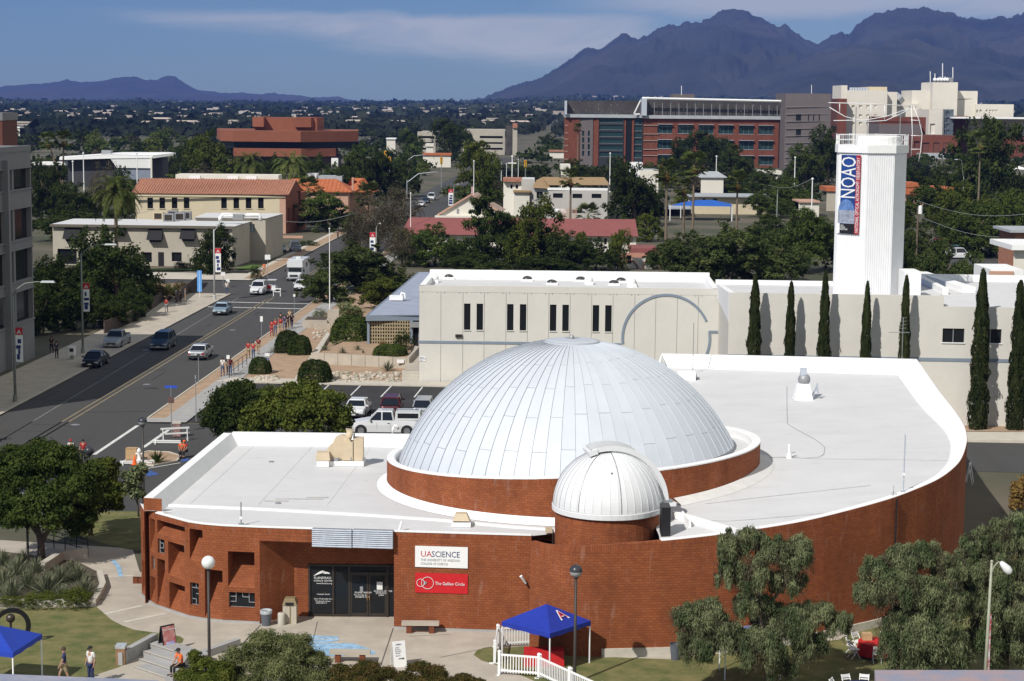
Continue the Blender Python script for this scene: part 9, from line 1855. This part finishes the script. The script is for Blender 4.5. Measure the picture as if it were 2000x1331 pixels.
# folding signs
def aframe(px,yb,w,h,rz,m,label,z=.012):
 t=thing('folding_sign',P(px,yb,z),label,'sign',None,rz)
 for s_,nm in((-1,'sign_board'),(1,'sign_board')):
  M=MB();M.v+=[(-w/2,s_*.30,0),(w/2,s_*.30,0),(w/2,s_*.03,h),(-w/2,s_*.03,h),(-w/2,s_*.27,0),(w/2,s_*.27,0),(w/2,0,h),(-w/2,0,h)];M.f+=[(0,1,2,3),(7,6,5,4),(0,4,5,1),(3,2,6,7),(0,3,7,4),(1,5,6,2)];part(nm,M,m,t)
 return t
t=aframe(778,1300,.62,1.15,.42,SW,'white folding sidewalk sign with small print and an arrow');sl_=math.atan2(.27,1.15)
def onb(o,u,v):o.parent=t;o.rotation_euler=(math.pi/2-sl_,0,0);o.location=(u,-.31+.27*v/1.15,v)
for s_,sz,u,v in(('OPEN',.11,-.17,.98),('Exhibits',.065,-.2,.86),('Planetarium',.06,-.22,.77),('Observatory',.06,-.22,.69),('Gift Shop',.06,-.2,.61),('Entrance',.065,-.2,.50)):onb(text_obj('lettering',s_,sz,CN,(0,0,0),(0,0,0),t,ext=.002),u,v)
M=MB();M.beam((-.12,0,0),(.10,0,0),.03,.01,(0,0,1));M.ngon([(.08,-.05,.006),(.17,0,.006),(.08,.05,.006)]);o=part('arrow',M,BLACK,t);onb(o,.05,.38)
t=aframe(327,1271,.75,1.25,.75,CLO['black'],'red and violet poster on a tilted black A-frame at the lawn tip');
POST=mat('poster_print',(.42,.03,.05),.6,.4,3,col2=(.55,.35,.30));M=MB();M.v+=[(-.33,-.315,.08),(.33,-.315,.08),(.33,-.06,1.2),(-.33,-.06,1.2)];M.f.append((0,1,2,3));part('poster',M,POST,t);M=MB();M.v+=[(-.22,-.315,.14),(.24,-.315,.14),(.24,-.235,.5),(-.22,-.235,.5)];M.f.append((0,1,2,3));part('poster_patch',M,mat('poster_violet',(.30,.28,.60),.6,.5,4,col2=(.6,.55,.7)),t)
o=text_obj('lettering','FAMILY WEEKEND',.085,LET,(0,0,0),(0,0,0),t,ext=.002);o.rotation_euler=(math.pi/2-.22,0,0);o.location=(-.31,-.115,1.02)
# low wall, steps
w0,w1=P(239,1301),P(306,1264);t=thing('low_wall',(w0.x,w0.y,0),'low concrete wall beside the steps with a small recessed plate','wall');dw=(w1-w0).normalized();M=MB();M.strip([tuple(w0[:2]),tuple((w0+dw*3.4)[:2])],0,.3,0,.62);part('wall_body',M,CONC_G,t,world=True);M=MB();q=w0+dw*.9;M.strip([tuple((w0+dw*.6)[:2]),tuple((w0+dw*1.2)[:2])],-.015,0,.25,.42);part('plate',M,GREYM,t,world=True)
t=thing('trash_bin',P(237,1297),'brown litter bin with a clear liner at the end of the low wall','trash bin');part('casing',MB().box((0,0,.4),(.42,.5,.8)),mat('bin_wood',(.26,.15,.08),.8,.1,4),t);part('liner',MB().box((.0,0,.86),(.44,.52,.14),0,1.05),MATS['clear_liner'],t)
for i in range(4):
 a,c=P(285+6*i,1271+0*i,0),P(358,1303,0);a=P(262+9*i,1305-11*i);c=P(345+14*i-6,1331-10*i);zz=-.02+.13*i;
 dd=(c-a).normalized();nn_=Vector((-dd.y,dd.x,0));M=MB();q=[a,c,c+nn_*1.0,a+nn_*1.0]
 M.prism([tuple(v[:2])for v in q],-.1,.05+.11*i);struct('step',M,CONC_G);M=MB();q=[a,c,c+nn_*.09,a+nn_*.09];M.prism([tuple(v[:2])for v in q],.05+.11*i-.05,.055+.11*i);struct('step_nosing',M,CONC_L)
a=P(345,1331);M=MB();M.strip([tuple(P(338,1345)[:2]),tuple(P(372,1296)[:2])],0,.35,0,.5);M.strip([tuple(P(372,1297)[:2]),tuple(P(470,1262)[:2])],0,.3,0,.35);solo('low_wall',M,CONC_G,'low concrete planter wall where the orange-vested person sits','wall')
t=thing('ramp_railing',P(110,1085),'dark steel railing beside the ramp at the left','railing');a,c=P(84,1066),P(172,1088)
for q in range(5):pq=a.lerp(c,q/4);part('post',MB().tube([pq,pq+Vector((0,0,1.0))],.03,6),BLACK,t,world=True)
for zz in(.45,.75,1.0):part('rail',MB().tube([a+Vector((0,0,zz)),c+Vector((0,0,zz))],.025,6),BLACK,t,world=True)
M=MB();M.strip([tuple(P(88,1122)[:2]),tuple(P(124,1098)[:2]),tuple(P(172,1092)[:2])],0,.4,0,.6);solo('low_wall',M,CONC_L,'pale low wall at the foot of the ramp','wall')
# ring sculpture
p=P(22,1262);t=thing('ring_sculpture',p,'dark round metal ring sculpture on the lawn behind the blue tent','sculpture',rz=.5);M=MB();rrg=.85
for q in range(24):a0,a1=2*math.pi*q/24,2*math.pi*(q+1)/24;M.beam((rrg*math.cos(a0),0,rrg+.05+rrg*math.sin(a0)),(rrg*math.cos(a1),0,rrg+.05+rrg*math.sin(a1)),.22,.10,(0,1,0))
part('ring',M,BLACK,t);part('hub',MB().ball((0,0,rrg*1.6),.22,10,8),BRONZE,t);part('spindle',MB().tube([(0,0,0),(0,0,rrg*1.6)],.06,8),BRONZE,t)
# canopy tents
def tent(c,w,d,ze,zp,rz,label,m,letters=None,legs=True):
 t=thing('canopy_tent',c,label,'canopy','blue pop-up canopies',rz);cn=[(-w/2,-d/2),(w/2,-d/2),(w/2,d/2),(-w/2,d/2)];M=MB();
 for i in range(4):
  a,b_=cn[i],cn[(i+1)%4];n=5
  for q in range(n):
   for s_ in range(n):
    def pt(u,v):x=a[0]+(b_[0]-a[0])*u;y=a[1]+(b_[1]-a[1])*u;return(x*(1-v),y*(1-v),ze+(zp-ze)*v-.06*math.sin(math.pi*u)*math.sin(math.pi*v)*(1-v))
    M.quad(pt(q/n,s_/n),pt((q+1)/n,s_/n),pt((q+1)/n,(s_+1)/n),pt(q/n,(s_+1)/n))
 part('canopy_cloth',M,m,t,smooth=False)
 for i in range(4):
  a,b_=cn[i],cn[(i+1)%4];M=MB();nn=10
  for q in range(nn):u0,u1=q/nn,(q+1)/nn;f=lambda u:(a[0]+(b_[0]-a[0])*u,a[1]+(b_[1]-a[1])*u);M.quad((*f(u0),ze-.22+.02*math.sin(q*1.7)),(*f(u1),ze-.22+.02*math.sin((q+1)*1.7)),(*f(u1),ze),(*f(u0),ze))
  part('valance',M,m,t)
 for x,y in cn:part('leg',MB().beam((x*.98,y*.98,0),(x*.98,y*.98,ze-.05),.05),WHITE_PAINT,t)
 return t
cpx=[P(966,1296),P(1068,1322),P(1175,1297),P(1063,1262)]
corn=[PY(971,1212,0.0+P(966,1297).y),PY(1068,1242,P(1070,1330).y),PY(1162,1212,P(1175,1297).y)]
ze=2.05;A_,B_,C_=P(972,1214,ze),P(1068,1238,ze),P(1162,1213,ze);ctr=(A_+C_)/2;ctr.z=0;u_=(B_-A_);v_=(C_-B_);wv,dv=u_.length,v_.length;rzt=math.atan2(u_.y,u_.x)
zpk=PY(1067,1180,ctr.y).z
tnt=tent(ctr,2.95,2.95,ze,zpk,rzt,'blue pop-up canopy with a red and white letter emblem in front of the curved wall',BLUE)
tnt.location=ctr
o=text_obj('emblem','A',.95,LET,(0,0,0),(0,0,0),tnt,align='CENTER');sl2=math.atan2(zpk-ze,1.475);Mx=Matrix.Rotation(0,4,'Z')
# emblem on the right-hand (east-facing) slope
fx=Matrix(((0,-math.cos(sl2),math.sin(sl2)),(1,0,0),(0,math.sin(sl2),math.cos(sl2))))
def on_slope(o,u,v,lift):e=Vector((1.475*(1-v),u,ze+(zpk-ze)*v));o.rotation_euler=fx.to_euler();o.location=e+Vector((math.sin(sl2),0,math.cos(sl2)))*lift
on_slope(o,.15,.30,.02);o2=text_obj('emblem','A',.66,CR,(0,0,0),(0,0,0),tnt,align='CENTER');on_slope(o2,.15,.36,.035)
t=thing('covered_table',P(1062,1300),'table under the blue canopy with a red cloth to the ground','table',rz=.0);part('table_cloth',MB().box((0,.1,.37),(1.9,.75,.74),0,.97),RED,t);part('table_top',MB().box((0,.1,.75),(1.85,.72,.02)),RED,t)
t=thing('canopy_tent',(0,0,0),'x','x');bpy.data.objects.remove(t)
ze2=2.1;L0=P(47,1266,ze2);tent(Vector((L0.x-1.5,L0.y+1.0,0)),3.0,3.0,ze2,2.85,-.18,'blue pop-up canopy cut off by the lower left corner of the photograph',mat('blue_cloth2',(.012,.045,.36),.65,.05,3))
# white picket fence
def picket(a,b,label,rails=(.22,.95),hp=1.0,n=None):
 a=Vector(a);b=Vector(b);L=(b-a).length;d=(b-a).normalized();t=thing('picket_fence',a,label,'fence','white picket fence panels',math.atan2(d.y,d.x));n=n or int(L/.13)
 for x in(0,L):part('post',MB().box((x,0,.55),(.12,.12,1.1)),WHITE_PAINT,t);part('post_cap',MB().box((x,0,1.13),(.15,.15,.06),0,.5),WHITE_PAINT,t)
 for z in rails:part('rail',MB().box((L/2,0,z),(L-.1,.04,.09)),WHITE_PAINT,t)
 pm=MB().box((0,0,.55),(.045,.025,.86)).mesh('picket',WHITE_PAINT)
 for i in range(1,n):o=bpy.data.objects.new('picket',pm);COL.objects.link(o);o.parent=t;o.location=(L*i/n,0,0)
 part('foot',MB().box((0,-.0,.03),(.12,.5,.05)),WHITE_PAINT,t);part('foot',MB().box((L,-.0,.03),(.12,.5,.05)),WHITE_PAINT,t)
picket(P(975,1318),P(1052,1324),'leftmost front panel of the white picket fence');picket(P(1054,1325),P(1112,1352),'second front panel of the white picket fence, slanting away');picket(P(1114,1353),P(1176,1382),'third front panel of the white picket fence, slanting away')
picket(P(966,1297),P(972,1265),'short side panel of the white picket fence by the tent leg');picket(P(973,1266),P(1037,1262),'rear panel of the white picket fence behind the red table')
t=thing('trash_can',P(1319,1289),'grey plastic trash can at the curved wall beside the weeping tree','trash can');part('can',MB().lathe([(.20,0),(.27,.72),(.27,.74)],(0,0,0),18),mat('grey_plastic',(.10,.11,.13)),t,smooth=True);part('rim',MB().lathe([(.28,.7),(.29,.78),(.26,.78)],(0,0,0),18),MATS['grey_plastic'],t)
# folding chairs and round tables
def fchair(loc,rz,label,group='white folding chairs around the tables'):
 t=thing('folding_chair',loc,label,'chair',group,rz);part('seat',MB().box((0,0,.44),(.40,.40,.03)),WHITE_PAINT,t);part('backrest',MB().box((0,-.22,.76),(.40,.03,.14)),WHITE_PAINT,t);part('backrest',MB().box((0,-.21,.62),(.40,.02,.05)),WHITE_PAINT,t)
 for sx_ in(-1,1):part('leg',MB().beam((sx_*.2,-.25,.84),(sx_*.2,.22,0),.028),WHITE_PAINT,t);part('leg',MB().beam((sx_*.18,.12,.44),(sx_*.18,-.24,0),.028),WHITE_PAINT,t)
def rtable(px,yb,m,label,r=.78):
 b=P(px,yb);t=thing('round_table',b,label,'table');M=MB();n=28
 M.lathe([(.001,.74),(r,.74),(r+.01,.72),(r+.03,.5)],(0,0,0),n);part('table_cloth',M,m,t,smooth=False);M=MB();M.v=[]
 prev=None
 for q in range(n+1):a0=2*math.pi*q/n;k=r+.03;k2=r+.06+.05*math.sin(q*2.1);cur=((k*math.cos(a0),k*math.sin(a0),.5),(k2*math.cos(a0),k2*math.sin(a0),.12));(M.quad(prev[1],cur[1],cur[0],prev[0])if prev else None);prev=cur
 part('cloth_skirt',M,m,t);part('leg',MB().beam((0,0,0),(0,0,.72),.06),GREYM,t);return b
b=rtable(1708,1282,RED,'round table with a red cloth between the weeping trees');
for a,lb in((-95,'white folding chair directly in front of the red table'),(165,'white folding chair left of the red table'),(125,'white folding chair behind left of the red table'),(60,'white folding chair behind the red table'),(-25,'white folding chair right of the red table'),(200,'white folding chair front left of the red table')):
 x,y=b.x+1.12*math.cos(R(a)),b.y+1.12*math.sin(R(a));fchair(Vector((x,y,.02)),R(a)+math.pi/2,lb)
t=thing('cardboard_box',Vector((b.x-.35,b.y+.25,.745)),'open cardboard carton standing on the red table','box');part('carton',MB().box((0,0,.16),(.45,.38,.32)),mat('cardboard',(.46,.31,.17)),t)
b=rtable(1682,1372,NAVY,'round table with a navy cloth cut off by the bottom edge',.9)
for a,lb in((150,'white folding chair left of the navy table'),(110,'white folding chair behind left of the navy table'),(75,'white folding chair behind the navy table'),(35,'white folding chair behind right of the navy table')):fchair(Vector((b.x+1.2*math.cos(R(a)),b.y+1.2*math.sin(R(a)),.02)),R(a)+math.pi/2,lb)
fchair(P(1993,1292,.02),.9,'lone white folding chair at the right edge under the tree');
# grey-blue canvas seen through the weeping tree
tq=P(1468,1245,1.9);tent(Vector((tq.x,tq.y+.4,0)),2.6,1.6,1.95,2.35,.05,'grey-blue canopy half hidden behind the weeping tree',mat('canvas_greyblue',(.16,.18,.33),.8,.1,2));
# ledge of the grandstand the picture is taken from
LEDG=mat('painted_ledge',(.22,.245,.33),.7,.1,1.5,col2=(.34,.33,.38));M=MB();q=[PY(1708,1309,30),PY(2060,1307,30),PY(2060,1420,26),PY(1720,1420,26)];zq=q[0].z
M.prism([(P(1708,1309,zq).x,P(1708,1309,zq).y),(P(2080,1309,zq).x,P(2080,1309,zq).y),(P(2080,1420,zq).x,P(2080,1420,zq).y),(P(1720,1420,zq).x,P(1720,1420,zq).y)],zq-.25,zq,bottom=True);solo('grandstand_ledge',M,mat('rusty_ledge',(.24,.255,.33),.7,.1,2.5,col2=(.36,.26,.26)),'weathered blue-grey metal ledge at the lower right corner','ledge')
zq2=PY(150,1320,30).z;M=MB();M.prism([(P(-60,1314,zq2).x,P(-60,1314,zq2).y),(P(310,1329,zq2).x,P(310,1329,zq2).y),(P(300,1420,zq2).x,P(300,1420,zq2).y),(P(-60,1420,zq2).x,P(-60,1420,zq2).y)][::-1],zq2-.25,zq2,bottom=True);solo('grandstand_ledge',M,LEDG,'blue-grey metal ledge at the lower left corner','ledge')
# trees just outside the left edge whose shade falls on the avenue
for i,(x,y,h,w)in enumerate(((-44.5,131,10,8),(-44,124,9,8),(-48,139,10,9))):
 t=thing('leafy_tree',(x,y,0),('kerbside tree beyond the left edge, middle of three','kerbside tree beyond the left edge, nearest of three','kerbside tree beyond the left edge, farthest of three')[i],'tree','kerbside trees at the left');c=bpy.data.objects.new('crown',CR_['round'][i]);COL.objects.link(c);c.parent=t;c.scale=(w,w,h);o=bpy.data.objects.new('trunk',trunk_t[i]);COL.objects.link(o);o.parent=t;o.scale=(w,w,h)
